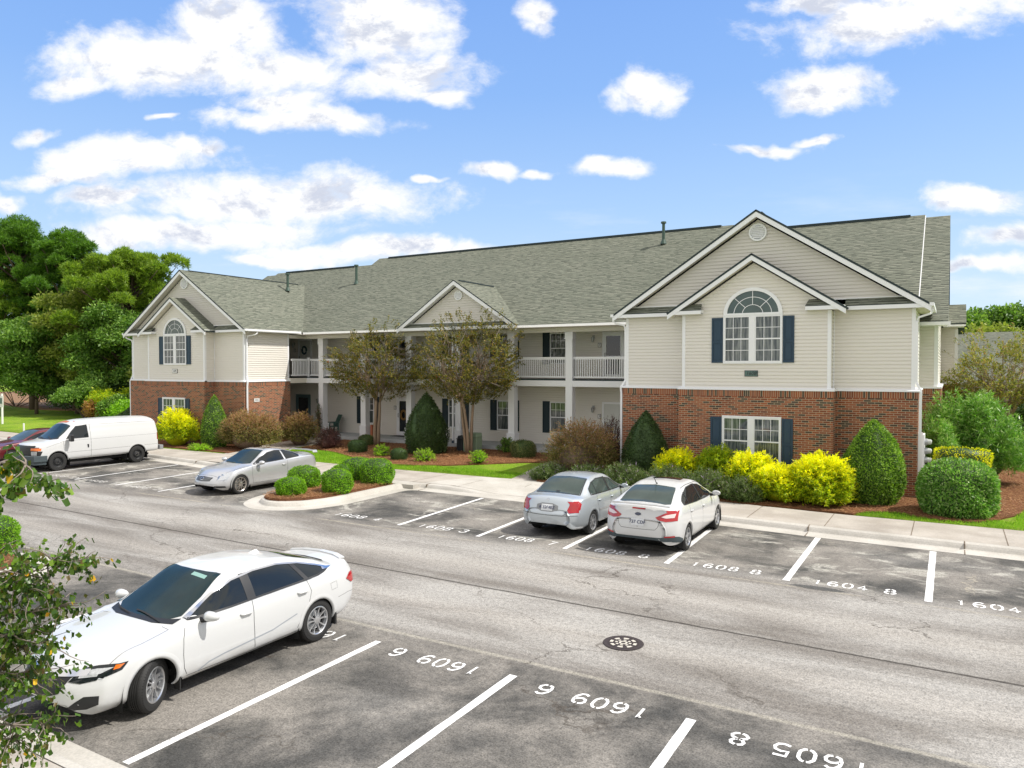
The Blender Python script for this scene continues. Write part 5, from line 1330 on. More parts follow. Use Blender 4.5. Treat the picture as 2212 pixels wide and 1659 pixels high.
    for d, sg in (('L', 1), ('R', -1)):
        t = c.decal('tail_light', d, [(-2.05, .85), (-2.16, .925), (-2.30, .93), (-2.34, .78), (-2.2, .755)], 'lamp_red', off=.010, step=.03); c.decal('lens', 'B', [(sg * .78, .93), (sg * .48, .97), (sg * .46, .88), (sg * .62, .84), (sg * .80, .82)], 'lamp_red', off=.008, parent=t)
        hl = c.decal('headlight', d, [(1.72, .76), (1.95, .735), (2.12, .70), (2.14, .60), (1.95, .63), (1.80, .68)], 'glass_car', off=.006, step=.04); c.decal('reflector', d, [(1.86, .715), (1.98, .705), (2.11, .68), (2.11, .64), (1.98, .66)], 'lamp_clear', off=.011, parent=hl, step=.04); c.decal('indicator', d, [(1.76, .745), (1.84, .735), (1.88, .69), (1.82, .70)], 'lamp_amber', off=.013, parent=hl, step=.04)
        c.decal('lens', 'F', [(sg * .74, .685), (sg * .5, .66), (sg * .46, .585), (sg * .60, .57), (sg * .74, .60)], 'glass_car', off=.008, parent=hl); c.decal('reflector', 'F', [(sg * .72, .66), (sg * .55, .645), (sg * .55, .62), (sg * .72, .635)], 'lamp_clear', off=.013, parent=hl)
        c.decal('fog_light_recess', 'F', [(sg * .80, .43), (sg * .68, .435), (sg * .52, .31), (sg * .50, .28), (sg * .70, .285), (sg * .80, .33)], 'black_plastic', off=.006)
    g = c.decal('grille', 'F', [(.48, .66), (.40, .46), (.2, .40), (-.2, .40), (-.40, .46), (-.48, .66), (0, .665)], 'black_plastic', off=.005); c.line('grille_bar', 'F', [(-.62, .675), (-.3, .655), (0, .648), (.3, .655), (.62, .675)], .06, 'chrome', off=.014, parent=g)
    c.line('badge', 'F', [(-.05, .63), (-.035, .55)], .02, 'chrome', off=.03, parent=g); c.line('badge', 'F', [(.05, .63), (.035, .55)], .02, 'chrome', off=.03, parent=g); c.line('badge', 'F', [(-.04, .59), (.04, .59)], .02, 'chrome', off=.03, parent=g)
    c.decal('lower_intake', 'F', [(.62, .26), (-.62, .26), (-.5, .34), (.5, .34)], 'black_plastic', off=.005)
    for d in 'LR': c.line('sill_crease_shade', d, [(.78, .30), (.60, .375), (.35, .41), (0, .435), (-.5, .475), (-.96, .58)], .016, 'crease_grey', off=.004)  # grey line paints in the shade of a crease along the sill
    m = MB()                                   # shark fin
    for k in range(6): pass
    m.face([(-.80, 0, 1.42), (-1.04, .028, 1.38), (-.98, .006, 1.452), (-.94, 0, 1.452)]); m.face([(-.80, 0, 1.42), (-1.04, -.028, 1.38), (-.98, -.006, 1.452), (-.94, 0, 1.452)]); m.face([(-1.04, .028, 1.38), (-1.04, -.028, 1.38), (-.98, -.006, 1.452), (-.98, .006, 1.452)]); m.face([(-.94, 0, 1.452), (-.98, .006, 1.452), (-.98, -.006, 1.452)]); m.build('antenna', 'paint_white', c.root)
    m = MB(); pts = [(-2.27, -.60, 1.105), (-2.36, -.36, 1.122), (-2.40, 0, 1.128), (-2.36, .36, 1.122), (-2.27, .60, 1.105)]; m.strip(pts, .10, .022); m.build('spoiler', 'paint_white', c.root)
    c.mirror(.64, .99, 1.01, .085, .135, .068); c.handle(-.02, .845, 'paint_white', .2); c.handle(-1.08, .875, 'paint_white', .2)
    for sg in (1, -1):
        m = MB(); m.box(1.03, 1.05, sg * .80, sg * .915, .15, .33); m.box(-1.80, -1.78, sg * .80, sg * .915, .17, .36); m.build('mud_flap', 'black_rubber', c.root)
    c.wheels([(1.415, True), (-1.415, False)], .335, .225, .218, 'five_twin', 'alloy', steer=R(27), yo=.905)
    c.place(-9.19, 6.90, R(-90), .968); return c
near_sedan()

# --- silver coupe beside the island
def coupe():
    c = Car(dict(name='parked_car', label='silver two-door coupe with rear spoiler parked beside the shrub island', cat='car', half=.91, nx=110, bowf=.45, bowr=.30, edge=.10, tuck=.07,
        zt=[(-2.32, .86), (-2.26, 1.0), (-2.15, 1.045), (-1.9, 1.06), (-1.55, 1.10), (-1.0, 1.25), (-.5, 1.355), (-.15, 1.385), (.15, 1.36), (.6, 1.13), (.98, .95), (1.15, .925), (1.6, .86), (2.0, .76), (2.22, .64), (2.30, .52)],
        W=[(-2.32, .70), (-2.15, .84), (-1.8, .905), (-1.35, .915), (-.5, .89), (.6, .89), (1.2, .91), (1.6, .905), (1.95, .87), (2.2, .80), (2.30, .68)],
        zb=[(-2.32, .7), (-2.15, .93), (-1.8, 1.0), (-1.2, .985), (-.2, .93), (.8, .90), (1.2, .87), (1.7, .79), (2.05, .67), (2.30, .45)],
        yr=[(-2.32, .5), (-1.9, .56), (-1.2, .55), (-.3, .54), (.2, .55), (.95, .70), (1.3, .70), (2.0, .6), (2.30, .45)],
        zl=[(-2.32, .38), (-2.0, .25), (-1.8, .2), (1.8, .18), (2.2, .19), (2.30, .22)], fz=[(.2, .04), (.35, 0), (.5, .01), (.7, .12)], rz=[(.3, .08), (.6, 0), (1.0, .06)]))
    dlo = [(.82, .93), (.45, 1.12), (.1, 1.255), (-.25, 1.295), (-.65, 1.265), (-1.05, 1.16), (-1.25, 1.06), (-1.18, 1.015), (-.6, .975), (.2, .945)]
    gaps = []
    for d in 'LR': gaps += [(d, [(.92, .88), (.95, .6), (.9, .3)], .008), (d, [(-.62, .97), (-.60, .6), (-.62, .3)], .008), (d, [(.9, .3), (-.62, .3)], .008), (d, [(1.95, .52), (2.2, .53)], .006)]
    gaps += [('T', [(1.08, .68), (1.6, .72), (2.05, .52), (2.12, 0), (2.05, -.52), (1.6, -.72), (1.08, -.68)], .007)]
    c.finish_body('paint_silver', [(1.425, .33), (-1.425, .33)], .365, gaps)
    for d in 'LR':
        g = c.decal('side_window', d, dlo, 'glass_car', curve=1); c.line('window_trim', d, dlo, .018, 'black_plastic', off=.008, parent=g, closed=True); c.decal('pillar_trim', d, [(-.5, .97), (-.57, .975), (-.52, 1.29), (-.47, 1.29)], 'paint_silver', off=.010, parent=g)
    c.decal('windscreen', 'T', [(1.02, 0), (.97, .4), (.84, .66), (.16, .50), (.2, 0), (.16, -.50), (.84, -.66), (.97, -.4)], 'glass_car_front', off=.005)
    c.decal('sunroof', 'T', [(.0, .34), (-.42, .33), (-.42, -.33), (.0, -.34)], 'glass_car', off=.004); c.decal('rear_window', 'T', [(-.78, .42), (-1.5, .5), (-1.55, 0), (-1.5, -.5), (-.78, -.42), (-.75, 0)], 'glass_car', off=.004)
    for d, sg in (('L', 1), ('R', -1)):
        hl = c.decal('headlight', d, [(1.72, .745), (1.95, .70), (2.15, .60), (2.12, .50), (1.95, .53), (1.80, .62)], 'lamp_clear', off=.007, step=.04, curve=1); c.decal('lens', 'F', [(sg * .82, .66), (sg * .60, .62), (sg * .54, .51), (sg * .80, .52)], 'lamp_clear', off=.007, parent=hl)
        t = c.decal('tail_light', d, [(-2.05, .88), (-2.18, .93), (-2.26, .82), (-2.2, .72), (-2.12, .74)], 'lamp_red', off=.008, step=.04); c.decal('lens', 'B', [(sg * .76, .88), (sg * .5, .88), (sg * .55, .76), (sg * .78, .76)], 'lamp_red', off=.008, parent=t)
        c.decal('fog_light_recess', 'F', [(sg * .78, .33), (sg * .50, .33), (sg * .50, .27), (sg * .78, .275)], 'black_plastic', off=.006)
    g = c.decal('grille', 'F', [(.40, .60), (.34, .49), (0, .475), (-.34, .49), (-.40, .60), (0, .625)], 'black_plastic', off=.006)
    for z in (.505, .535, .565, .59): c.line('grille_slat', 'F', [(-.35, z), (0, z - .004), (.35, z)], .008, 'steel_grey', off=.012, parent=g)
    c.line('badge', 'F', [(.07 * math.cos(a * PI / 8), .55 + .038 * math.sin(a * PI / 8)) for a in range(16)], .014, 'chrome', off=.022, parent=g, closed=True, step=.02)
    m = MB(); m.strip([(-2.10, -.70, 1.06), (-2.18, -.60, 1.115), (-2.24, 0, 1.125), (-2.18, .60, 1.115), (-2.10, .70, 1.06)], .17, .03); m.build('spoiler', 'paint_silver', c.root)
    c.mirror(.62, .98, .98, .11, .11, .07, 'paint_silver', 'paint_silver'); c.handle(-.45, .80, 'paint_silver')
    c.wheels([(1.425, True), (-1.425, False)], .33, .23, .235, 'five_twin', 'alloy_warm')
    c.place(-21.10, 18.10, R(-91), .985)
coupe()

# --- silver sedan, tail towards the camera
def silver_sedan():
    c = Car(dict(name='parked_car', label='silver four-door sedan parked tail first at the kerb ramp', cat='car', half=.855, nx=100, bowf=.35, bowr=.22, edge=.10,
        zt=[(-2.26, .82), (-2.21, .96), (-2.10, 1.02), (-1.75, 1.04), (-1.62, 1.06), (-1.2, 1.26), (-.9, 1.36), (-.4, 1.405), (.05, 1.385), (.25, 1.34), (.65, 1.13), (1.02, .965), (1.2, .935), (1.7, .86), (2.05, .75), (2.2, .62), (2.25, .54)],
        W=[(-2.26, .70), (-2.1, .80), (-1.7, .845), (-1.2, .855), (.8, .85), (1.3, .85), (1.8, .82), (2.1, .75), (2.25, .64)],
        zb=[(-2.26, .66), (-2.15, .88), (-1.7, .96), (-.8, .95), (.5, .905), (1.2, .88), (1.7, .80), (2.0, .70), (2.25, .48)],
        yr=[(-2.26, .56), (-1.7, .62), (-1.1, .56), (-.3, .55), (.3, .55), (1.0, .66), (1.4, .66), (2.0, .58), (2.25, .45)],
        zl=[(-2.26, .25), (-2.0, .23), (-1.8, .21), (1.8, .2), (2.25, .24)], rz=[(.3, .02), (.45, .0), (.6, .0), (.7, .04), (1.0, .09)]))
    dlo = [(.78, .94), (.5, 1.09), (.2, 1.225), (-.2, 1.30), (-.6, 1.31), (-.95, 1.25), (-1.2, 1.12), (-1.28, .99), (-.5, .965), (.2, .945)]
    gaps = []
    for d in 'LR': gaps += [(d, [(.90, .87), (.93, .6), (.9, .28)], .008), (d, [(-.12, .95), (-.12, .3)], .008), (d, [(-.95, .96), (-1.0, .8), (-.92, .6), (-.85, .3)], .008), (d, [(.9, .28), (-.85, .28)], .008)]
    gaps += [('B', [(-.62, .955), (-.50, .63), (-.42, .575), (.42, .575), (.50, .63), (.62, .955)], .008)]
    c.finish_body('paint_silver_blue', [(1.27, .31), (-1.265, .31)], .345, gaps)
    for d in 'LR':
        g = c.decal('side_window', d, dlo, 'glass_car_light', curve=1); c.line('window_trim', d, dlo, .02, 'black_plastic', off=.008, parent=g, closed=True)
        c.decal('pillar_trim', d, [(-.07, .955), (-.16, .955), (-.18, 1.31), (-.09, 1.31)], 'black_plastic', off=.008, parent=g); c.line('window_trim', d, [(-.93, .97), (-.88, 1.26)], .025, 'black_plastic', off=.008, parent=g); c.line('side_moulding', d, [(.85, .54), (-.12, .56), (-.9, .58)], .045, 'paint_silver', off=.012)
    c.decal('windscreen', 'T', [(1.0, 0), (.94, .4), (.82, .6), (.25, .5), (.28, 0), (.25, -.5), (.82, -.6), (.94, -.4)], 'glass_car_light', off=.005)
    rw = c.decal('rear_window', 'T', [(-.92, .48), (-1.60, .60), (-1.66, .3), (-1.67, 0), (-1.66, -.3), (-1.60, -.60), (-.92, -.48), (-.90, 0)], 'glass_car_light', off=.005); c.line('window_trim', 'T', [(-.90, .49), (-1.60, .62), (-1.67, .3), (-1.68, 0), (-1.67, -.3), (-1.60, -.62), (-.90, -.49), (-.885, 0)], .025, 'black_plastic', off=.007, parent=rw, closed=True)
    c.decal('brake_light', 'T', [(-1.55, .05), (-1.62, .05), (-1.62, -.05), (-1.55, -.05)], 'black_plastic', off=.012, parent=rw)
    for d, sg in (('L', 1), ('R', -1)):
        t = c.decal('tail_light', 'B', [(sg * .79, .915), (sg * .60, .93), (sg * .50, .64), (sg * .79, .66)], 'lamp_red', off=.008, curve=1); c.decal('lens', d, [(-1.95, .90), (-2.08, .92), (-2.10, .66), (-2.0, .65)], 'lamp_red', off=.008, parent=t, step=.04)
    b = c.decal('plate_recess', 'B', [(.29, .86), (-.29, .86), (-.30, .66), (.30, .66)], 'bumper_light', off=.005, curve=1); plate(c, 'B', 0, .755, 'A 32F4BZ')
    c.line('badge', 'B', [(.03 * math.cos(a * PI / 6), .945 + .025 * math.sin(a * PI / 6)) for a in range(12)], .01, 'chrome', off=.012, closed=True, step=.02)
    c.line('bumper_seam', 'B', [(-.76, .585), (0, .575), (.76, .585)], .01, 'gap', off=.003); c.decal('bumper_underside', 'B', [(-.5, .29), (.5, .29), (.45, .35), (-.45, .35)], 'black_plastic', off=.004)
    c.mirror(.68, .92, .985, .07, .10, .06, 'paint_silver_blue'); c.handle(-.02, .80, 'paint_silver_blue'); c.handle(-.86, .825, 'paint_silver_blue')
    c.wheels([(1.27, True), (-1.265, False)], .308, .19, .2, 'seven', 'alloy', yo=.845)
    c.place(-8.58, 18.42, R(90.5), .99)
silver_sedan()

# --- white small sedan, tail towards the camera
def white_sedan():
    c = Car(dict(name='parked_car', label='white compact sedan with big red tail lights, tail towards the camera', cat='car', half=.91, nx=105, bowf=.42, bowr=.26, edge=.11, tuck=.07, shoulder=.06,
        zt=[(-2.32, .93), (-2.27, 1.07), (-2.18, 1.125), (-1.95, 1.14), (-1.80, 1.165), (-1.4, 1.33), (-1.0, 1.43), (-.5, 1.475), (0, 1.475), (.35, 1.42), (.8, 1.22), (1.25, 1.03), (1.4, .995), (1.8, .88), (2.05, .75), (2.17, .62), (2.21, .52)],
        W=[(-2.32, .74), (-2.15, .85), (-1.8, .90), (-1.3, .91), (.8, .90), (1.3, .91), (1.7, .88), (2.0, .80), (2.21, .66)],
        zb=[(-2.32, .74), (-2.15, 1.0), (-1.7, 1.08), (-1.0, 1.045), (0, .985), (.9, .94), (1.3, .915), (1.8, .80), (2.21, .45)],
        yr=[(-2.32, .58), (-1.8, .64), (-1.2, .58), (-.3, .57), (.4, .58), (1.2, .70), (1.5, .70), (2.21, .45)],
        zl=[(-2.32, .25), (-2.1, .24), (-1.8, .22), (1.8, .2), (2.21, .24)], rz=[(.3, .03), (.42, .01), (.55, .0), (.8, .03), (1.1, .10)]))
    dlo = [(1.0, .98), (.6, 1.18), (.2, 1.32), (-.2, 1.375), (-.7, 1.365), (-1.15, 1.26), (-1.45, 1.15), (-1.52, 1.085), (-1.3, 1.07), (-.5, 1.02), (.3, .99)]
    gaps = []
    for d in 'LR': gaps += [(d, [(1.0, .92), (1.03, .6), (.95, .28)], .007), (d, [(-.12, 1.0), (-.12, .28)], .007), (d, [(-1.15, 1.06), (-1.18, .85), (-1.05, .6), (-.95, .3)], .007), (d, [(.95, .28), (-.95, .28)], .008)]
    gaps += [('B', [(-.66, 1.06), (-.50, .80), (-.46, .66), (-.40, .60), (.40, .60), (.46, .66), (.50, .80), (.66, 1.06)], .008), ('T', [(-1.0, .585), (0, .60), (.4, .60), (.9, .70)], .012), ('T', [(-1.0, -.585), (0, -.60), (.4, -.60), (.9, -.70)], .012)]
    c.finish_body('paint_white', [(1.325, .33), (-1.325, .33)], .36, gaps)
    for d in 'LR':
        g = c.decal('side_window', d, dlo, 'glass_car', curve=1); c.line('window_trim', d, dlo, .018, 'black_plastic', off=.008, parent=g, closed=True)
        c.decal('pillar_trim', d, [(-.07, 1.0), (-.16, 1.0), (-.18, 1.38), (-.09, 1.38)], 'black_plastic', off=.008, parent=g); c.line('window_trim', d, [(-1.13, 1.06), (-1.05, 1.30)], .03, 'black_plastic', off=.008, parent=g)
        c.line('sill_trim', d, [(.92, .245), (-.94, .255)], .06, 'bumper_grey', off=.006)
    c.decal('windscreen', 'T', [(1.25, 0), (1.18, .4), (1.02, .62), (.34, .52), (.38, 0), (.34, -.52), (1.02, -.62), (1.18, -.4)], 'glass_car_front', off=.005)
    c.decal('sunroof', 'T', [(.22, .36), (-.25, .36), (-.25, -.36), (.22, -.36)], 'glass_car', off=.004)
    rw = c.decal('rear_window', 'T', [(-1.06, .50), (-1.2, .54), (-1.78, .62), (-1.86, .5), (-1.87, 0), (-1.86, -.5), (-1.78, -.62), (-1.2, -.54), (-1.06, -.50), (-1.03, 0)], 'glass_car_light', off=.005)
    for d, sg in (('L', 1), ('R', -1)):
        t = c.decal('tail_light', 'B', [(sg * .84, 1.02), (sg * .60, .97), (sg * .40, .875), (sg * .46, .82), (sg * .62, .785), (sg * .84, .80)], 'lamp_red', off=.008); c.decal('lens', 'B', [(sg * .80, .96), (sg * .62, .93), (sg * .52, .885), (sg * .62, .86), (sg * .78, .87)], 'lamp_pale', off=.013, parent=t, step=.05)
        c.decal('lens', d, [(-1.94, 1.02), (-2.10, 1.02), (-2.12, .80), (-2.04, .80)], 'lamp_red', off=.008, parent=t, step=.04); c.decal('reflector', 'B', [(sg * .80, .475), (sg * .60, .465), (sg * .60, .435), (sg * .80, .44)], 'lamp_red', off=.010, step=.05)
    c.decal('rear_valance', 'B', [(-.80, .46), (-.5, .43), (.5, .42), (.80, .46), (.76, .34), (.5, .33), (-.5, .33), (-.76, .34)], 'bumper_grey', off=.006)
    for d in 'LR': c.decal('rear_valance', d, [(-1.72, .36), (-1.95, .44), (-2.10, .46), (-2.10, .33), (-1.72, .27)], 'bumper_grey', off=.006, step=.05)
    plate(c, 'B', 0, .75, '737 CDF'); c.decal('brake_light', 'B', [(-.16, 1.055), (.16, 1.055), (.15, 1.025), (-.15, 1.025)], 'lamp_red', off=.012, step=.05)
    c.decal('badge', 'B', [(.075 * math.cos(a * PI / 8), .925 + .033 * math.sin(a * PI / 8)) for a in range(16)], 'badge_blue', off=.012, step=.05)
    m = MB(); m.strip([(-2.13, -.70, 1.12), (-2.21, -.45, 1.15), (-2.24, 0, 1.16), (-2.21, .45, 1.15), (-2.13, .70, 1.12)], .12, .02); m.build('spoiler', 'paint_white', c.root)
    m = MB(); m.tube([(-.93, 0, 1.44), (-1.0, 0, 1.47), (-1.25, 0, 1.72)], [.02, .012, .003], 6); m.build('antenna', 'black_plastic', c.root)
    c.mirror(.82, .98, 1.04, .075, .11, .065, 'paint_white'); c.handle(-.03, .86, 'paint_white'); c.handle(-1.06, .90, 'paint_white')
    c.wheels([(1.325, True), (-1.325, False)], .32, .205, .21, 'five', 'alloy')
    c.place(-6.06, 18.03, R(90.8), .985)
white_sedan()

# --- white cargo van
def van():
    c = Car(dict(name='cargo_van', label='long white windowless cargo van with black steel wheels', cat='van', half=1.0, nx=120, bowf=.30, bowr=.06, edge=.06, tuck=.05, shoulder=.03, bulge=.02,
        zt=[(-2.66, 1.90), (-2.62, 1.97), (-2.4, 2.05), (-1.0, 2.09), (.6, 2.07), (1.05, 2.02), (1.25, 1.93), (1.6, 1.62), (2.0, 1.33), (2.12, 1.28), (2.6, 1.21), (2.86, 1.13), (2.94, 1.02)],
        W=[(-2.66, .96), (-2.3, 1.0), (0, 1.0), (1.6, 1.0), (2.2, .985), (2.7, .95), (2.94, .90)],
        zb=[(-2.66, 1.3), (-2, 1.32), (0, 1.32), (1.2, 1.28), (1.9, 1.22), (2.2, 1.16), (2.7, 1.04), (2.94, .9)],
        yr=[(-2.66, .80), (-2, .82), (.8, .80), (1.2, .76), (1.9, .82), (2.3, .84), (2.94, .78)],
        zl=[(-2.66, .48), (-2.4, .46), (2.0, .42), (2.4, .40), (2.94, .42)], crown=[(-2.8, .14), (1, .14), (1.6, .10), (2.1, .06), (2.8, .05)], rz=[(.4, 0), (1.2, 0.02), (1.9, .12)]))
    gaps = []
    for d in 'LR': gaps += [(d, [(1.72, 1.25), (1.70, .7), (1.66, .47)], .010), (d, [(.58, 1.9), (.56, 1.4), (.56, .48)], .010), (d, [(-2.55, 1.84), (1.1, 1.86)], .010), (d, [(-2.58, .78), (1.7, .74), (2.0, .74)], .008), (d, [(-2.5, 1.25), (1.7, 1.22), (2.4, 1.0)], .006)]
    c.finish_body('paint_van', [(1.95, .40), (-1.55, .40)], .455, gaps)
    for d in 'LR':
        w = [(1.60, 1.30), (1.36, 1.58), (1.14, 1.80), (.70, 1.84), (.66, 1.32)]
        g = c.decal('side_window', d, w, 'glass_car'); c.line('window_trim', d, w, .025, 'black_plastic', off=.008, parent=g, closed=True)
        c.decal('tail_light', d, [(-2.53, 1.30), (-2.63, 1.30), (-2.63, .98), (-2.53, .98)], 'lamp_red', off=.006, step=.04)
        hd = c.decal('door_handle', d, [(.73, 1.02), (.66, 1.02), (.66, .88), (.71, .88)], 'black_plastic', off=.012, step=.04)
    c.decal('windscreen', 'T', [(2.06, 0), (2.0, .5), (1.84, .80), (1.28, .70), (1.29, 0), (1.28, -.70), (1.84, -.80), (2.0, -.5)], 'glass_car_front', off=.006)
    c.decal('rust_patch', 'T', [(1.22, .2), (1.12, .3), (1.10, -.1), (1.16, -.5), (1.24, -.55), (1.24, 0)], 'rust', off=.004)
    c.decal('rust_patch', 'T', [(1.05, .45), (.98, .5), (1.0, .3)], 'rust', off=.004)
    c.decal('cowl', 'T', [(2.12, 0), (2.06, .5), (1.9, .86), (1.82, .84), (1.98, .5), (2.04, 0), (1.98, -.5), (1.82, -.84), (1.9, -.86), (2.06, -.5)], 'black_plastic', off=.007)
    for p in ([(2.03, .6), (1.92, .1)], [(2.04, -.1), (1.94, -.55)]): c.line('wiper', 'T', p, .025, 'black_rubber', off=.02)
    gr = c.decal('grille', 'F', [(.88, 1.02), (-.88, 1.02), (-.88, .68), (.88, .68)], 'black_plastic', off=.008)
    for sg, d in ((1, 'L'), (-1, 'R')):
        h = c.decal('headlight', 'F', [(sg * .86, .86), (sg * .62, .86), (sg * .62, .70), (sg * .86, .70)], 'lamp_clear', off=.014); c.decal('indicator', 'F', [(sg * .90, .99), (sg * .6, .99), (sg * .6, .89), (sg * .90, .89)], 'lamp_amber', off=.015, parent=h)
        c.decal('indicator', d, [(2.58, .98), (2.80, .98), (2.80, .88), (2.60, .88)], 'lamp_amber', off=.010, parent=h, step=.05); c.decal('lens_housing', d, [(2.54, .86), (2.82, .86), (2.82, .68), (2.62, .68)], 'black_plastic', off=.008, parent=h, step=.05)
        pass
    m = MB(); m.strip([(-2.74, -1.0, .6), (-2.76, 0, .6), (-2.74, 1.0, .6)], .18, .2); m.build('rear_bumper', 'bumper_light', c.root, bevel=.02)
    m = MB(); m.strip([(2.40, -1.0, .56), (2.86, -.92, .56), (3.02, -.5, .56), (3.06, 0, .56), (3.02, .5, .56), (2.86, .92, .56), (2.40, 1.0, .56)], .12, .24); m.strip([(2.42, -.97, .38), (2.84, -.88, .38), (3.0, 0, .38), (2.84, .88, .38), (2.42, .97, .38)], .08, .14); m.build('front_bumper', 'bumper_grey', c.root, bevel=.015)
    c.decal('hood_guard', 'F', [(.78, 1.08), (-.78, 1.08), (-.76, 1.0), (.76, 1.0)], 'black_plastic', off=.03)
    for sg in (1, -1):
        m = MB(); m.box(1.42, 1.56, sg * 1.10, sg * 1.30, 1.20, 1.48); m.box(1.47, 1.52, sg * .98, sg * 1.12, 1.24, 1.30); o = m.build('mirror', 'black_plastic', c.root, bevel=.025)
    c.wheels([(1.95, True), (-1.55, False)], .375, .235, .215, 'steel', 'steel_black', yo=.985)
    c.place(-31.98, 18.55, R(-93.6), 1); c.root.scale = (.94, .97, .975)
van()

# --- dark red sedan beyond the van
def red_sedan():
    c = Car(dict(name='parked_car', label='dark red sedan half hidden behind the white van', cat='car', half=.9, nx=70, bowf=.4, bowr=.2, edge=.09,
        zt=[(-2.4, .9), (-2.3, 1.05), (-1.9, 1.1), (-1.2, 1.35), (-.4, 1.44), (.1, 1.40), (.6, 1.18), (1.0, 1.0), (1.7, .9), (2.1, .78), (2.35, .58)],
        W=[(-2.4, .7), (-2.0, .88), (0, .9), (1.4, .9), (2.0, .86), (2.35, .66)], zb=[(-2.4, .7), (-2.1, .98), (0, .97), (1.2, .92), (2.0, .74), (2.35, .48)],
        yr=[(-2.4, .5), (-1.2, .56), (.1, .57), (1.0, .68), (2.0, .62), (2.35, .45)], zl=[(-2.4, .35), (-1.9, .24), (1.9, .22), (2.35, .24)]))
    gaps = [(d, [(.9, .9), (.95, .6), (.9, .3)], .008) for d in 'LR'] + [(d, [(-.15, .97), (-.15, .3)], .008) for d in 'LR']
    c.finish_body('paint_maroon', [(1.4, .33), (-1.4, .33)], .365, gaps)
    dlo = [(.86, .98), (.4, 1.2), (.05, 1.30), (-.4, 1.34), (-1.1, 1.26), (-1.5, 1.12), (-1.4, 1.03), (0, .99)]
    for d in 'LR': c.decal('side_window', d, dlo, 'glass_car', curve=1); c.decal('headlight', d, [(1.8, .74), (2.2, .64), (2.15, .55), (1.9, .62)], 'lamp_clear', off=.006, step=.05); c.decal('tail_light', d, [(-2.0, .95), (-2.2, .95), (-2.2, .8), (-2.1, .8)], 'lamp_red', off=.006, step=.05)
    c.decal('windscreen', 'T', [(1.0, 0), (.94, .4), (.82, .62), (.1, .52), (.14, 0), (.1, -.52), (.82, -.62), (.94, -.4)], 'glass_car_light', off=.005)
    c.decal('rear_window', 'T', [(-1.2, .44), (-1.85, .54), (-1.9, 0), (-1.85, -.54), (-1.2, -.44), (-1.18, 0)], 'glass_car', off=.005)
    c.mirror(.66, .98, 1.0, .1, .11, .075, 'paint_maroon'); c.wheels([(1.4, True), (-1.4, False)], .325, .21, .21, 'five', 'alloy')
    c.place(-35.6, 18.1, R(-92))
red_sedan()

# ------------------------------------------------------------------ planting
def leaves_np(P, D, N, L, Wd, fold=.25, curl=.0):
    """pointed leaf blades: P base points, D direction, N facing normal, L length, Wd width (arrays)"""
    D = D / (np.linalg.norm(D, axis=1, keepdims=True) + 1e-9); S = np.cross(D, N); S /= (np.linalg.norm(S, axis=1, keepdims=True) + 1e-9); N = np.cross(S, D)
    L = L[:, None]; Wd = Wd[:, None]
    a = P; b = P + D * L * .45 + S * Wd * .5 - N * L * fold * .2; c = P + D * L - N * L * curl; d = P + D * L * .45 - S * Wd * .5 - N * L * fold * .2
    V = np.stack([a, b, c, d], 1).reshape(-1, 3); F = np.arange(len(V)).reshape(-1, 4); return V, F
def big_leaves(P, D, N, L, Wd, curl=.12):
    """six-sided leaves with a folded midrib, for foliage close to the camera"""
    D = D / (np.linalg.norm(D, axis=1, keepdims=True) + 1e-9); S = np.cross(D, N); S /= (np.linalg.norm(S, axis=1, keepdims=True) + 1e-9); N = np.cross(S, D)
    L = L[:, None]; Wd = Wd[:, None]; V = []
    mid = [P, P + D * L * .3 + N * L * .03, P + D * L * .65 - N * L * curl * .3, P + D * L - N * L * curl]
    e = [(.28, .46), (.6, .40)]
    l1 = P + D * L * .28 + S * Wd * .46 + N * L * .07; l2 = P + D * L * .62 + S * Wd * .38 + N * L * (.04 - curl * .3)
    r1 = P + D * L * .28 - S * Wd * .46 + N * L * .07; r2 = P + D * L * .62 - S * Wd * .38 + N * L * (.04 - curl * .3)
    V = np.stack([mid[0], mid[1], mid[2], mid[3], l1, l2, r1, r2], 1).reshape(-1, 3); n = len(P)
    base = np.arange(n)[:, None] * 8
    F = np.concatenate([base + np.array([q]) for q in ((0, 1, 4, 4), (1, 2, 5, 4), (2, 3, 5, 5), (0, 6, 1, 1), (1, 6, 7, 2), (2, 7, 3, 3))])
    return V, F
def rnd_unit(rg, n):
    v = rg.normal(size=(n, 3)); return v / np.linalg.norm(v, axis=1, keepdims=True)
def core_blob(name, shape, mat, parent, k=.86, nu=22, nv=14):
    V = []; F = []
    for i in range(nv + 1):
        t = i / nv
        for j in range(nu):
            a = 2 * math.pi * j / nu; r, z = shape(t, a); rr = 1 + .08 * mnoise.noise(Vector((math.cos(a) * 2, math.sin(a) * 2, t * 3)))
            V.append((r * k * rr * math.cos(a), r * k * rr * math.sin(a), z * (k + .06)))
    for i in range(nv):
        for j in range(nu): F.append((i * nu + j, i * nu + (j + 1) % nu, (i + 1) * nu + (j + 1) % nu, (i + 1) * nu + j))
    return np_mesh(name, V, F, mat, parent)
def put(name, label, cat, x, y, z, group=None, rz=0): return thing(name, label, cat, (x, y, z), rz, group)
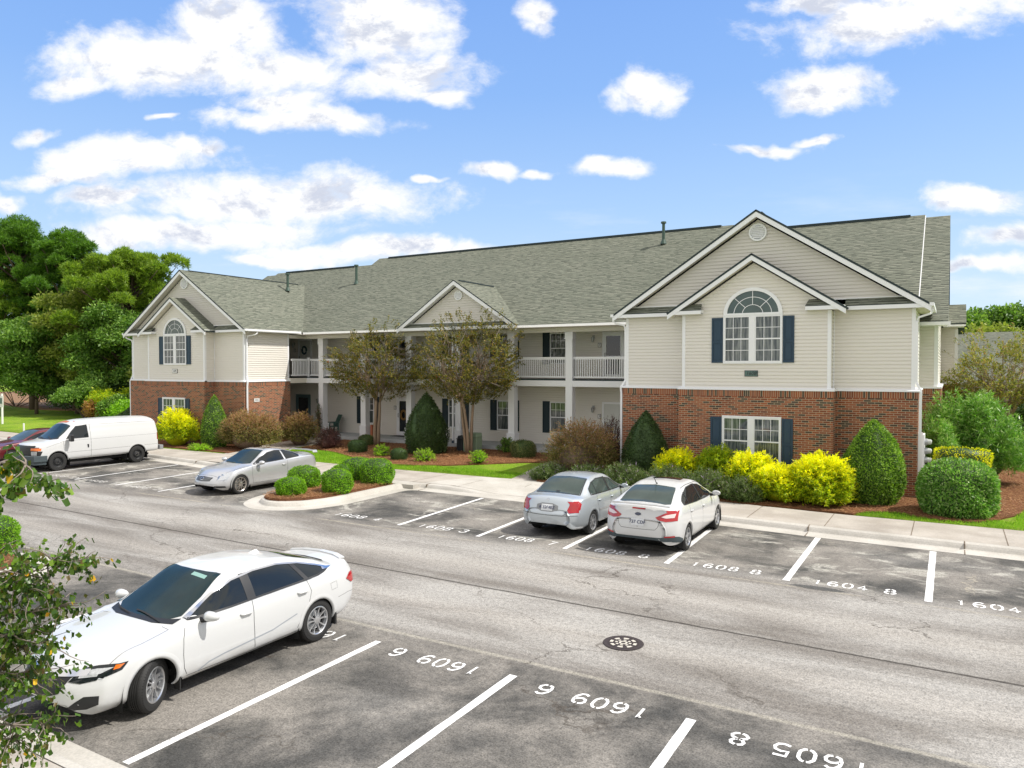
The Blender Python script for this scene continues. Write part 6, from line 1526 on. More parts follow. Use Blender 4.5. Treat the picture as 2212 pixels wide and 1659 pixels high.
def clipped(name, label, cat, x, y, rx, ry, h, prof, mat, n=5000, ll=.045, seed=0, group=None, z=None, rough=.05, core='leaf_dark', loose=.35):
    """sheared shrub: prof(t) gives radius fraction at height fraction t"""
    rg = np.random.default_rng(seed + 11); z = hgt(x, y) if z is None else z
    root = put(name, label, cat, x, y, z, group)
    t = rg.random(n * 2); pr = np.array([prof(q) for q in t]); keep = rg.random(n * 2) < (pr + .12) / 1.12; t = t[keep][:n]; pr = pr[keep][:n]; n = len(t)
    # extra points on flat tops
    a = rg.random(n) * 2 * np.pi; lump = 1 + rough * np.sin(a * 3 + seed) * np.sin(t * 7 + seed) + rough * .7 * np.sin(a * 7 + t * 9) + rg.normal(size=n) * rough * .35
    r = pr * lump; P = np.stack([rx * r * np.cos(a), ry * r * np.sin(a), h * t * (1 + rg.normal(size=n) * .006)], 1)
    e = .02; dp = np.array([(prof(min(1, q + e)) - prof(max(0, q - e))) for q in t]) / (2 * e)
    Nn = np.stack([np.cos(a), np.sin(a), -dp * rx / h], 1); Nn /= np.linalg.norm(Nn, axis=1, keepdims=True)
    D = Nn * .8 + rnd_unit(rg, n) * .8; Nf = Nn + rnd_unit(rg, n) * .9
    V, F = leaves_np(P - Nn * ll * rg.random((n, 1)) * loose * 2, D, Nf, ll * (.7 + .6 * rg.random(n)), ll * .55 * (.8 + .4 * rg.random(n)))
    np_mesh('foliage', V, F, mat, root)
    core_blob('twigs', lambda t_, a_: (prof(t_) * (rx * abs(math.cos(a_)) + ry * abs(math.sin(a_))) / (abs(math.cos(a_)) + abs(math.sin(a_))), h * t_), core, root, .93)  # solid dark core added to block see-through, in place of inner foliage
    return root
ball = lambda t: math.sqrt(max(0, 1 - (2 * min(1, max(0, t * .93 + .07)) - 1) ** 2)) ** .72
bun = lambda t: max(0, 1 - abs(2 * (t * .86 + .14) - 1) ** 3.2) ** .5
cone = lambda t: max(0, (.80 + .20 * math.sin(min(1, t / .32) * math.pi / 2)) * (1 if t < .32 else max(0, 1 - ((t - .32) / .68) ** 1.45)) ** .85)
egg = lambda t: max(0, (.62 + .38 * math.sin(min(1, t / .34) * math.pi / 2)) * (1 if t < .34 else max(0, 1 - ((t - .34) / .66) ** 1.7)) ** .8)
boxp = lambda t: .97 if t < .93 else max(0, .97 * (1 - ((t - .93) / .07) ** 2)) ** .5
def spray_bush(name, label, cat, x, y, rx, ry, h, mat, n=260, per=16, sl=.55, ll=.05, lw=.02, seed=0, group=None, z=None, up=.5, droop=.25, mat2=None, flowers=None, spread=.9, jit=.35, top=1.0, blobs=None, base=.25, twig='twig', flat=0, corek=.7):
    """loose shrub: arching shoots that carry small leaves along their length"""
    n = int(n * 1.45); rg = np.random.default_rng(seed + 101); z = hgt(x, y) if z is None else z; root = put(name, label, cat, x, y, z, group)
    blobs = blobs or [(0, 0, 0, 1, 1)]                       # (dx,dy,dz, radius factor, weight)
    w = np.array([b[4] for b in blobs], float); idx = rg.choice(len(blobs), n, p=w / w.sum()); B = np.array([b[:4] for b in blobs])[idx]
    th = np.arccos(1 - rg.random(n) * (1 + base)); ph = rg.random(n) * 2 * np.pi
    U = np.stack([np.sin(th) * np.cos(ph), np.sin(th) * np.sin(ph), np.cos(th)], 1)
    rad = B[:, 3:4] * (.66 + .38 * rg.random((n, 1)) ** .5)
    lob = 1 + .13 * np.sin(ph * 3 + seed)[:, None] * np.sin(th * 2.3)[:, None] + .08 * np.sin(ph * 8)[:, None]
    E = U * rad * lob * np.array([rx, ry, h * .62 * top]) + np.array([0, 0, h * .38]) + B[:, :3]
    sL = sl * (.6 + .7 * rg.random((n, 1)))
    Dv = U * np.array([1, 1, .55]) * spread + np.array([0, 0, up]) + rnd_unit(rg, n) * jit; Dv /= np.linalg.norm(Dv, axis=1, keepdims=True)
    S0 = E - Dv * sL; P = []; D = []; T = []; st = MB()
    for k in range(per):
        t = (k + rg.random((n, 1))) / per; q = S0 + Dv * sL * t + np.array([0, 0, -1]) * droop * sL * t * t
        dd = Dv * .55 + rnd_unit(rg, n) * (.75 if not flat else .45) + np.array([0, 0, -droop * .5]); P.append(q); D.append(dd)
    P = np.concatenate(P); D = np.concatenate(D); m_ = len(P); P[:, 2] = np.maximum(P[:, 2], .02)
    Nf = rnd_unit(rg, m_) * .8 + np.array([0, 0, .9])
    V, F = leaves_np(P, D, Nf, ll * (.7 + .6 * rg.random(m_)), lw * (.8 + .5 * rg.random(m_)), curl=.1)
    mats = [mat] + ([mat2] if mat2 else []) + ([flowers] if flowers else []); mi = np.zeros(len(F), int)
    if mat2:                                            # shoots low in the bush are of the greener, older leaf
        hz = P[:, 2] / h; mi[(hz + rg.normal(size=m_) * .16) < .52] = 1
    if flowers: mi[(rg.random(m_) < .035) & (P[:, 2] > h * .35)] = len(mats) - 1
    np_mesh('foliage', V, F, mats, root, mi)
    for k in range(0, n, max(1, n // 60)): st.tube([(0, 0, 0), tuple(S0[k] * .6 + np.array([0, 0, .05])), tuple(E[k])], [.015, .009, .003], 4)
    st.build('stems', twig, root)
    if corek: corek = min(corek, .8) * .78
    if corek: core_blob('inner_core', lambda t_, a_: (max(.02, math.sin(math.pi * (t_ * .9 + .05))) ** .6 * (rx + ry) / 2 * corek, h * t_ * .9 * corek), {'leaf_purple': 'leaf_purple', 'leaf_loro': 'twig', 'leaf_gold': 'leaf_gold_green', 'leaf_gold_green': 'leaf_gold_green'}.get(mat, 'leaf_dark'), root, 1)  # solid core added to block the view through the shoots
    return root

def shrubs():
    G1 = 'clipped boxwoods on the small island'
    for i, (x, y, w, h, lab) in enumerate([(-17.85, 16.62, .94, .60, 'smallest boxwood with bare twigs, at the tip of the kerbed island'), (-18.55, 17.85, 1.10, .78, 'round boxwood on the coupe side of the island, behind the smallest one'), (-16.98, 17.75, 1.02, .80, 'round boxwood nearest the camera side middle of the island'),
                                     (-18.35, 19.55, .92, .66, 'boxwood half hidden between two others in the middle of the island'), (-18.2, 20.05, 1.30, .86, 'wide boxwood at the left rear of the island by the walk'), (-17.12, 19.85, 1.22, .92, 'largest boxwood at the right rear of the island')]):
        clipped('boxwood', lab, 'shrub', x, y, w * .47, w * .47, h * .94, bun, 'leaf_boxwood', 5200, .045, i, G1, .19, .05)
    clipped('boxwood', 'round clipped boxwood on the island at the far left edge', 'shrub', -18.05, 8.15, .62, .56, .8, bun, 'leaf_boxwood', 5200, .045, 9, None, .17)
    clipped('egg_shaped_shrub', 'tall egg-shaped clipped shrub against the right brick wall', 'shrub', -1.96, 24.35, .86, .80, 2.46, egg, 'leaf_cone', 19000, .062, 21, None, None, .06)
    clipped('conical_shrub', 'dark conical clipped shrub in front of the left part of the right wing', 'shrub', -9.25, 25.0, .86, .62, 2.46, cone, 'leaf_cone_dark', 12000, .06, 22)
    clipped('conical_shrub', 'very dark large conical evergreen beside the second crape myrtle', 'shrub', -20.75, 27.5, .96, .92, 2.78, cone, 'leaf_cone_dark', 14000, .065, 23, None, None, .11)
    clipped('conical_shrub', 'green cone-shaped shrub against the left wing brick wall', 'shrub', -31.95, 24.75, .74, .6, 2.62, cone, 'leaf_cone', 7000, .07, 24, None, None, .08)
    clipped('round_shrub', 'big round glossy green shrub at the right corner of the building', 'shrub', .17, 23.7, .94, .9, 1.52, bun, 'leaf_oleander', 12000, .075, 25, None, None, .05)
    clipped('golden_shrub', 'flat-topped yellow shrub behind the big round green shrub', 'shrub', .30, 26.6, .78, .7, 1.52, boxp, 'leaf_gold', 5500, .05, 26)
    clipped('small_shrub', 'small dark clipped shrub left of the first crape myrtle', 'shrub', -23.85, 26.3, .45, .42, .60, bun, 'leaf_cone_dark', 2200, .045, 31)
    clipped('small_shrub', 'small grey-green clipped shrub beside a porch column base', 'shrub', -25.35, 28.6, .40, .38, .56, bun, 'leaf_sage', 1900, .04, 32)
    clipped('small_shrub', 'small dark round shrub in the middle of the mulch bed', 'shrub', -20.5, 25.2, .36, .35, .52, bun, 'leaf_cone_dark', 2000, .04, 33)
    clipped('small_shrub', 'tan-green round shrub near the right end of the mulch bed', 'shrub', -16.1, 28.3, .56, .54, .78, bun, 'leaf_sage', 4200, .04, 34, None, None, .04)
    GA = 'low azaleas in the mulch bed'
    for i, (x, y, w, h, lab) in enumerate([(-21.9, 25.75, .85, .6, 'low light green azalea below the first crape myrtle'), (-19.2, 25.3, 1.0, .62, 'low light green azalea in front of the dark cone shrub'), (-16.8, 25.8, .85, .62, 'low yellow-green azalea below the second crape myrtle')]):
        spray_bush('azalea', lab, 'shrub', x, y, w * .5, w * .46, h, 'leaf_lime', 120, 12, .22, .05, .024, i + 40, GA, up=.5, corek=.6)
    spray_bush('small_shrub', 'small broad-leaved shrub at the foot of the fifth column', 'shrub', -17.55, 29.3, .46, .40, .75, 'leaf_broad', 90, 12, .3, .09, .035, 44, corek=.5)
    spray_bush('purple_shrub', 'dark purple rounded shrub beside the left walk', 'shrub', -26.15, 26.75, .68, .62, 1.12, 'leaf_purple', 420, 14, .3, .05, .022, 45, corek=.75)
    LG = 'pinkish brown loropetalum shrubs'
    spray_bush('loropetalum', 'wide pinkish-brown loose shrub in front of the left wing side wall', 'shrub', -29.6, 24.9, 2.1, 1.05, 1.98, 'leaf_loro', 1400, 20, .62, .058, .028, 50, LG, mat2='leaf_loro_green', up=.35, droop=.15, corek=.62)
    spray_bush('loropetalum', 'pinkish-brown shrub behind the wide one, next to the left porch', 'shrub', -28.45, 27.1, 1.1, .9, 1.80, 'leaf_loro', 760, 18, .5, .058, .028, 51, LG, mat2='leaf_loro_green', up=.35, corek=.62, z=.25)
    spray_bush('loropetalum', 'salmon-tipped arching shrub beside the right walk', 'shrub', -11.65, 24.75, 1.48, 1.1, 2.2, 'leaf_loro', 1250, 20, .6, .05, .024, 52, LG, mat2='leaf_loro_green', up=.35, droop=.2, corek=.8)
    spray_bush('purple_shrub', 'dark purple shrub with long shoots by the corner downspout', 'shrub', -11.35, 26.9, .75, .7, 2.2, 'leaf_purple', 380, 18, .75, .05, .024, 53, up=1.0, corek=.7)
    YG = 'yellow threadleaf shrubs along the building'
    Y = dict(mat2='leaf_gold_green', up=.5, droop=.15, corek=.78, flat=1)
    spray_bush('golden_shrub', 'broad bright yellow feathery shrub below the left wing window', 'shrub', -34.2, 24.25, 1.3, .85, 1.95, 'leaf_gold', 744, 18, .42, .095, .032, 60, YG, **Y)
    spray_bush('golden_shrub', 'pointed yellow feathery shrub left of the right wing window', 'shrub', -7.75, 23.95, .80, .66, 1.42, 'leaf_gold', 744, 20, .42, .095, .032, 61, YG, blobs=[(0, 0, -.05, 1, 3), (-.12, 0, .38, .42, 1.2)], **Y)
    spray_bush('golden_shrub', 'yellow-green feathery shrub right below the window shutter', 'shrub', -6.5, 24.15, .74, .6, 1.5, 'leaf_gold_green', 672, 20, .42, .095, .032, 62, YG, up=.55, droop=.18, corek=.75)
    spray_bush('golden_shrub', 'yellow feathery peak rising in front of the window mullion', 'shrub', -5.4, 23.75, .8, .76, 1.5, 'leaf_gold', 912, 20, .42, .095, .032, 63, YG, blobs=[(0, 0, -.05, 1, 3), (-.05, 0, .36, .38, 1.2)], **Y)
    spray_bush('golden_shrub', 'long low yellow shrub between the two yellow peaks', 'shrub', -4.35, 23.4, 1.2, .86, 1.15, 'leaf_gold', 1200, 20, .40, .095, .032, 64, YG, **Y)
    spray_bush('golden_shrub', 'tallest yellow feathery shrub at the right end of the row', 'shrub', -3.3, 23.45, 1.0, .9, 1.6, 'leaf_gold', 1260, 20, .42, .095, .032, 65, YG, blobs=[(0, 0, -.08, 1, 4), (.05, 0, .40, .36, 1.2)], **Y)
    spray_bush('low_shrub', 'low lime green ground-hugging plant at the edge of the left walk', 'shrub', -31.5, 23.55, .78, .42, .38, 'leaf_lime', 170, 12, .25, .06, .02, 66, corek=.5)
    RG = 'dark green narrow-leaved plants with mauve flowers'
    for i, (x, y, rx, ry, h, lab) in enumerate([(-12.35, 23.6, .75, .5, .62, 'low narrow-leaved plants beside the right walk'), (-10.75, 23.35, .8, .55, .72, 'narrow-leaved flowering plants beyond the silver sedan bonnet'), (-9.3, 23.2, .85, .6, .90, 'narrow-leaved flowering plants in front of the dark cone shrub'), (-7.8, 23.05, .85, .6, .92, 'narrow-leaved flowering plants below the pointed yellow shrub'),
                                                (-6.5, 22.95, .8, .6, .92, 'narrow-leaved flowering plants behind the white sedan roof'), (-5.35, 22.85, .62, .5, .80, 'narrow-leaved flowering plants spilling onto the walk')]):
        spray_bush('flowering_plant', lab, 'plant', x, y, rx, ry, h, 'leaf_ruellia', 300, 16, .42, .12, .018, 70 + i, RG, up=1.1, droop=.1, flowers='flower_mauve', jit=.3, corek=.7)
    spray_bush('oleander', 'tall oleander with long narrow leaves beside the right end wall', 'shrub', .65, 29.7, 1.62, 1.4, 3.0, 'leaf_oleander', 900, 24, .55, .17, .026, 80, up=.6, droop=.1, corek=.82, jit=.4)
    spray_bush('oleander', 'smaller oleander clump between the meters and the tall oleander', 'shrub', -.25, 28.0, .55, .8, 2.4, 'leaf_oleander', 220, 22, .5, .16, .025, 81, up=.8, corek=.7)
    spray_bush('golden_shrub', 'small yellow shrub behind the oleander by the end wall', 'shrub', .72, 38.5, .5, .5, 3.3, 'leaf_gold_green', 160, 14, .4, .09, .04, 82, up=.8)
    # small climbing rose on the first column
    spray_bush('climbing_rose', 'thin red-flowered climber on the first porch column', 'plant', -29.75, 29.7, .22, .18, 2.0, 'leaf_dark', 60, 14, .5, .06, .03, 83, flowers='flower_red', z=.4, up=1.2, corek=0)
shrubs()

def limb_path(p, d, L, n, wob, rg, grav=0):
    out = [Vector(p)]; d = Vector(d).normalized()
    for k in range(n):
        d = (d + Vector(rg.normal(size=3)) * wob + Vector((0, 0, grav))).normalized(); out.append(out[-1] + d * L / n)
    return out, d
def crape(label, x, y, top, rx, ry, zc, stems, seed, mat='leaf_crape', n=2600, group='crape myrtles in front of the porch', lean=.2):
    """multi-stem crape myrtle: smooth pale stems fanning into an upright airy crown"""
    rg = np.random.default_rng(seed); z0 = hgt(x, y); root = put('crape_myrtle', label, 'tree', x, y, z0, group)
    m = MB(); tips = []; H = top - z0
    for s_ in range(stems):
        a = 2 * math.pi * s_ / stems + rg.random() * .8; p = Vector((math.cos(a) * .09, math.sin(a) * .09, 0)); L0 = H * .34 + rg.random() * .3
        path, d = limb_path(p, (math.cos(a) * .09, math.sin(a) * .09, 1), L0, 5, .04, rg)
        r0 = .105 - .008 * stems; m.tube(path, [r0 * (1.25 - .09 * k) for k in range(6)], 8)
        for b in range(4):
            a2 = a + (b - 1.5) * .8 + rg.random() * .5; sp = .25 + .55 * rg.random(); pb, d2 = limb_path(path[-1], (math.cos(a2) * sp, math.sin(a2) * sp, 1), H * (.2 + .12 * rg.random()), 5, .10, rg)
            m.tube(pb, [r0 * .62 * (1 - .13 * k) for k in range(6)], 6)
            for c in range(5):
                a3 = a2 + rg.normal() * .9; sp = .3 + .7 * rg.random(); pc, d3 = limb_path(pb[2 + c % 4], (math.cos(a3) * sp, math.sin(a3) * sp, .9), H * (.14 + .12 * rg.random()), 5, .14, rg); m.tube(pc, [r0 * .3 * (1 - .15 * k) for k in range(6)], 5); tips += pc[2:]
    m.build('trunk', 'wood_trunk', root, smooth=True)
    # crown: shoots from points spread through an uneven ellipsoid
    U = rnd_unit(rg, n); ph = np.arctan2(U[:, 1], U[:, 0]); rad = (.45 + .55 * rg.random((n, 1)) ** .55)
    lob = 1 + .20 * np.sin(ph * 2 + seed)[:, None] * U[:, 2:3] + .14 * np.sin(ph * 5 + seed * 2 + U[:, 2] * 4)[:, None]
    zc_ = zc - z0; hz = (top - zc) * .88
    E = U * rad * lob * np.array([rx, ry, 1]); E[:, 2] = np.where(U[:, 2] > 0, U[:, 2] * rad[:, 0] * hz * lob[:, 0], U[:, 2] * rad[:, 0] * (zc - 2.5) * .95) + zc_
    gap = np.array([mnoise.noise(Vector(e * 1.35) + Vector((seed, 0, 0))) for e in E]); keep = gap > -.08; E = E[keep]; U = U[keep]; n = len(E)
    D = U * np.array([.8, .8, .25]) + np.array([0, 0, .75]) + rnd_unit(rg, n) * .35; D /= np.linalg.norm(D, axis=1, keepdims=True)
    sL = .26 + .34 * rg.random((n, 1)); S0 = E - D * sL * .5; per = 20; P = []; DD = []
    for k in range(per):
        t = (k + rg.random((n, 1))) / per; P.append(S0 + D * sL * t + rnd_unit(rg, n) * .025 + np.array([0, 0, -.12]) * t * t); DD.append(D * .4 + rnd_unit(rg, n) * .8)
    P = np.concatenate(P); DD = np.concatenate(DD); k = len(P)
    V, F = leaves_np(P, DD, rnd_unit(rg, k) * .7 + np.array([0, 0, 1]), .078 * (.7 + .6 * rg.random(k)), .046 * (.8 + .4 * rg.random(k)), curl=.1)
    mi = (rg.random(len(F)) < .001).astype(int); np_mesh('crown', V, F, [mat, 'flower_red'], root, mi)
    m = MB(); T_ = np.array([tuple(t) for t in tips])
    for q in range(0, n, 4):
        j = int(np.argmin(((T_ - S0[q]) ** 2).sum(1) + 100 * (T_[:, 2] > S0[q][2] + .1))); a = Vector(T_[j]); b = Vector(S0[q]); c = Vector(S0[q] + D[q] * sL[q])
        if (a - b).length < 1.3: m.tube([a, a.lerp(b, .5) + Vector((0, 0, -.04)), b, c], [.009, .007, .005, .002], 4, cap=False)
    m.build('twigs', 'twig_grey', root)
    return root
crape('olive and orange crape myrtle, the left of the two by the porch', -24.95, 28.9, 6.45, 2.95, 1.9, 4.25, 3, 3, n=2600)
crape('taller olive crape myrtle right of the first, beside utility boxes', -18.95, 28.3, 6.95, 2.55, 1.9, 4.25, 5, 8, n=2600)
crape('crape myrtle with rusty seed heads at the right edge behind the building', 2.0, 37.5, 6.1, 2.35, 2.0, 3.7, 4, 15, 'leaf_crape_green', 2100, None)

# big trees -------------------------------------------------------------
def cluster_crown(rg, blobs, n, ll, lw, mode, mat_n=1, up=.35):
    """tufts spread over the shells of many overlapping clumps"""
    B = np.array([b[:3] for b in blobs]); Rr = np.array([b[3] for b in blobs]); w = Rr ** 2; idx = rg.choice(len(B), n, p=w / w.sum())
    U = rnd_unit(rg, n); U[:, 2] = np.where(U[:, 2] < -.35, -U[:, 2] * .6, U[:, 2]); rad = Rr[idx][:, None] * (.68 + .37 * rg.random((n, 1))); C_ = B[idx] + U * rad * np.array([1, 1, .72])
    P = []; D = []; per = {'pine': 9, 'broad': 6, 'needle': 9}[mode]
    for k in range(per):
        if mode == 'broad': P.append(C_ + rnd_unit(rg, n) * ll * 1.4); D.append(U * .5 + rnd_unit(rg, n) * .9 + np.array([0, 0, -.1]))
        else: P.append(C_ + rnd_unit(rg, n) * ll * .12); D.append(U * .55 + rnd_unit(rg, n) * .75 + np.array([0, 0, up]))
    P = np.concatenate(P); D = np.concatenate(D); k = len(P)
    return leaves_np(P, D, rnd_unit(rg, k) + np.array([0, 0, .6]), ll * (.7 + .6 * rg.random(k)), lw * (.7 + .6 * rg.random(k)), curl=.1)
def tree(name, label, x, y, H, r, kind, seed, group=None, mat=None, trunk_to=.8, n=5000, ll=None, low=.3, nb=26, flat=1.0, z=None):
    rg = np.random.default_rng(seed); z0 = hgt(x, y) if z is None else z; root = put(name, label, 'tree', x, y, z0, group); m = MB(); blobs = []
    path, d = limb_path((0, 0, 0), (rg.normal() * .04, rg.normal() * .04, 1), H * trunk_to, 8, .03, rg); r0 = H * .017
    m.tube(path, [r0 * (1.15 - .10 * k) for k in range(9)], 9)
    for k in range(nb):
        t = low + (1 - low) * (k + .5) / nb; p = path[min(8, int(t * 8))].lerp(path[min(8, int(t * 8) + 1)], (t * 8) % 1); a = k * 2.4 + rg.normal() * .4
        env = (math.sin(math.pi * min(1, max(0.02, (t - low) / (1 - low) * .82 + .16))) ** .7); L = r * env * (.55 + .5 * rg.random()) * flat
        pb, d2 = limb_path(p, (math.cos(a), math.sin(a), .35 + .5 * t), L, 5, .12, rg, .03); m.tube(pb, [max(.03, r0 * .45 * (1 - .15 * q)) for q in range(6)], 5)
        e = pb[-1]; q = r * ((.10 if kind == 'pine' else .16) + .10 * rg.random()) * (.8 + .4 * env); blobs.append((e.x, e.y, e.z + q * .2, q)); blobs.append((pb[3].x, pb[3].y, pb[3].z + q * .3, q * .75))
    top = path[-1]; blobs += [(top.x, top.y, top.z + H * (1 - trunk_to) * .5, r * .3), (top.x + r * .15, top.y, top.z, r * .33), (top.x - r * .15, top.y - r * .1, top.z, r * .33)]
    m.build('trunk', 'wood_bark', root, smooth=True)
    ll = ll or {'pine': .34, 'broad': .22}[kind]; V, F = cluster_crown(rg, blobs, n, ll, ll * (.16 if kind == 'pine' else .6), kind)
    np_mesh('crown', V, F, mat or {'pine': 'leaf_pine', 'broad': 'leaf_broad'}[kind], root); return root
def forest():
    g = 'trees beyond the left lawn'
    T = [('pine_tree', 'tallest dark green pine at the left edge', -73.2, 37.0, 17.6, 5.4, 'pine', 'leaf_pine', .2), ('pine_tree', 'dense pine crown right of the tallest pine', -68.8, 38.5, 16.2, 4.8, 'pine', 'leaf_pine', .2), ('pine_tree', 'pine with open tiered branches nearest the left wing', -60.8, 38.0, 13.4, 4.5, 'pine', 'leaf_pine_light', .38),
         ('pine_tree', 'lighter pine between the tallest pine and the tiered one', -67.0, 41.0, 14.6, 4.6, 'pine', 'leaf_pine_light', .25), ('pine_tree', 'pine crown partly cut by the left edge of the photo', -77, 35.0, 16.0, 5.4, 'pine', 'leaf_pine_light', .2),
         ('broadleaf_tree', 'olive-green broadleaf tree in front of the pines', -63.5, 35.6, 10.8, 4.2, 'broad', 'leaf_olive', .2), ('broadleaf_tree', 'blue-green broadleaf tree low at the left above the lawn', -66.0, 33.6, 7.6, 3.9, 'broad', 'leaf_broad', .12), ('broadleaf_tree', 'mid green broadleaf tree behind the van', -58.0, 36.2, 8.2, 3.9, 'broad', 'leaf_broad', .12),
         ('broadleaf_tree', 'dark understorey tree at the roof corner of the left wing', -51.0, 37.5, 8.6, 3.6, 'broad', 'leaf_olive', .1), ('broadleaf_tree', 'deep green tree beyond the left wing gable', -48.5, 40.5, 8.8, 4.0, 'broad', 'leaf_dark', .1), ('broadleaf_tree', 'dark tree at the back of the wood', -70, 46, 13, 6.0, 'broad', 'leaf_dark', .1), ('broadleaf_tree', 'dark tree behind the tiered pine', -59.5, 48, 11.5, 6.0, 'broad', 'leaf_dark', .1), ('broadleaf_tree', 'dark tree in the gap between the pines', -78, 44, 12, 6.0, 'broad', 'leaf_dark', .1)]
    for i, (nm, lab, x, y, H, r, k, mt, low) in enumerate(T):
        tree(nm, lab, x, y, H, r, k, 200 + i, g, mt, n=(13000 if k == 'pine' else 7500), low=low, nb=62 if k == 'pine' else 34, ll=.34 if k == 'pine' else .24, trunk_to=.88, flat=1.25 if i == 2 else 1)
    S_ = [('yellow-green bush at the edge of the wood behind the van', -53.5, 33.6, 2.4, 3.0, 'leaf_gold_green'), ('rusty orange-tinged bush at the edge of the wood', -53.8, 32.2, 1.2, 1.9, 'leaf_rust'), ('green bush beside the rusty one', -51.2, 31.9, 1.5, 2.3, 'leaf_broad'), ('bright green bush below the left wing corner', -48.2, 31.2, 1.8, 1.7, 'leaf_boxwood'), ('olive bush nearest the left wing wall', -45.8, 31.0, 1.6, 3.2, 'leaf_olive'), ('tall leafy bush right of the yellow-green bush', -50.5, 34.2, 2.2, 4.6, 'leaf_olive'),
          ('light green bush under the broadleaf trees', -57.5, 32.8, 2.2, 3.6, 'leaf_broad'), ('dark shaded thicket at the lawn edge', -60.5, 34.6, 2.6, 3.0, 'leaf_dark'), ('dark thicket at the far left under the pines', -72.5, 40.0, 4.2, 3.6, 'leaf_dark'), ('dark thicket below the broadleaf trees', -66.0, 38.4, 3.8, 3.2, 'leaf_dark'), ('dark undergrowth behind the bright green bush', -47.0, 34.5, 2.6, 4.5, 'leaf_dark'), ('dark undergrowth behind the light green bush', -55.0, 36.8, 3.4, 4.2, 'leaf_dark'), ('dark thicket under the pine cut by the left edge', -80.5, 39.0, 4.6, 4.8, 'leaf_dark'), ('dark thicket between the two leftmost pine trunks', -76.0, 40.5, 4.4, 4.6, 'leaf_dark'), ('dark thicket further back under the tallest pine', -70.0, 42.5, 4.6, 5.0, 'leaf_dark')]
    for i, (lab, x, y, r, h, mt) in enumerate(S_):
        rg = np.random.default_rng(400 + i); root = put('woodland_bush', lab, 'bush', x, y, .25, 'bushes at the edge of the wood'); bl = []
        for k in range(16): a = rg.random() * 6.28; q = rg.random() ** .5; bl.append((math.cos(a) * q * r * .8, math.sin(a) * q * r * .8, h * (.25 + .55 * rg.random() * (1 - q * .4)), r * (.28 + .15 * rg.random())))
        V, F = cluster_crown(rg, bl, 1500, .17, .10, 'broad'); np_mesh('foliage', V, F, mt, root)
        m = MB()
        for k in range(0, 16, 2): m.tube([(0, 0, -.1), (bl[k][0] * .5, bl[k][1] * .5, bl[k][2] * .5), bl[k][:3]], [.05, .03, .012], 5)
        m.build('stems', 'twig', root)
    clipped('conical_shrub', 'dark cone shrub at the far corner of the left wing', 'shrub', -41.9, 26.6, 1.0, .9, 1.6, cone, 'leaf_cone_dark', 4000, .08, 88)
    clipped('conical_shrub', 'second cone shrub left of the far corner of the left wing', 'shrub', -43.6, 27.2, 1.1, .9, 1.25, cone, 'leaf_cone', 4000, .08, 89)
    g = 'distant trees behind the right end'
    for i, (lab, x, y, H, r, mt) in enumerate([('distant dark green tree just right of the roof edge', 1.0, 118, 11.5, 6, 'leaf_broad'), ('distant tree with a rounded crown at the right', 6.5, 122, 12.5, 6, 'leaf_broad'), ('distant tree at the right edge', 12, 119, 12.5, 6, 'leaf_broad'), ('distant shaded tree in the gap at the right', -4, 125, 11, 6, 'leaf_broad'), ('distant tree beyond the right edge', 18, 120, 12.5, 6, 'leaf_broad'), ('distant olive tree behind the green-roofed house', 4, 112, 9, 5, 'leaf_olive')]):
        tree('distant_tree', lab, x, y, H, r, 'broad', 300 + i, g, mt, n=2600, ll=.5, low=.1, z=0)
    # dense dark hedge bank and olive shrub at the right edge
    for i, (lab, x, y, r, h, mt) in enumerate([('dark hedge in shade at the right edge behind the lawn', 5.0, 42, 3.0, 2.6, 'leaf_dark'), ('yellow-green shrub behind the crape myrtle at the right', 3.8, 43, 1.8, 3.2, 'leaf_gold_green'), ('deep green shrub behind the oleander', 2.2, 40.5, 1.8, 2.4, 'leaf_dark'), ('dark shrub under the right crape myrtle', 3.6, 37.8, 2.0, 1.9, 'leaf_dark')]):
        rg = np.random.default_rng(500 + i); root = put('hedge_shrub', lab, 'shrub', x, y, .3); bl = []
        for k in range(18): a = rg.random() * 6.28; q = rg.random() ** .5; bl.append((math.cos(a) * q * r * .8, math.sin(a) * q * r * .6, h * (.15 + .6 * rg.random()), r * (.25 + .12 * rg.random())))
        V, F = cluster_crown(rg, bl, 2200, .13, .08, 'broad'); np_mesh('foliage', V, F, mt, root)
forest()

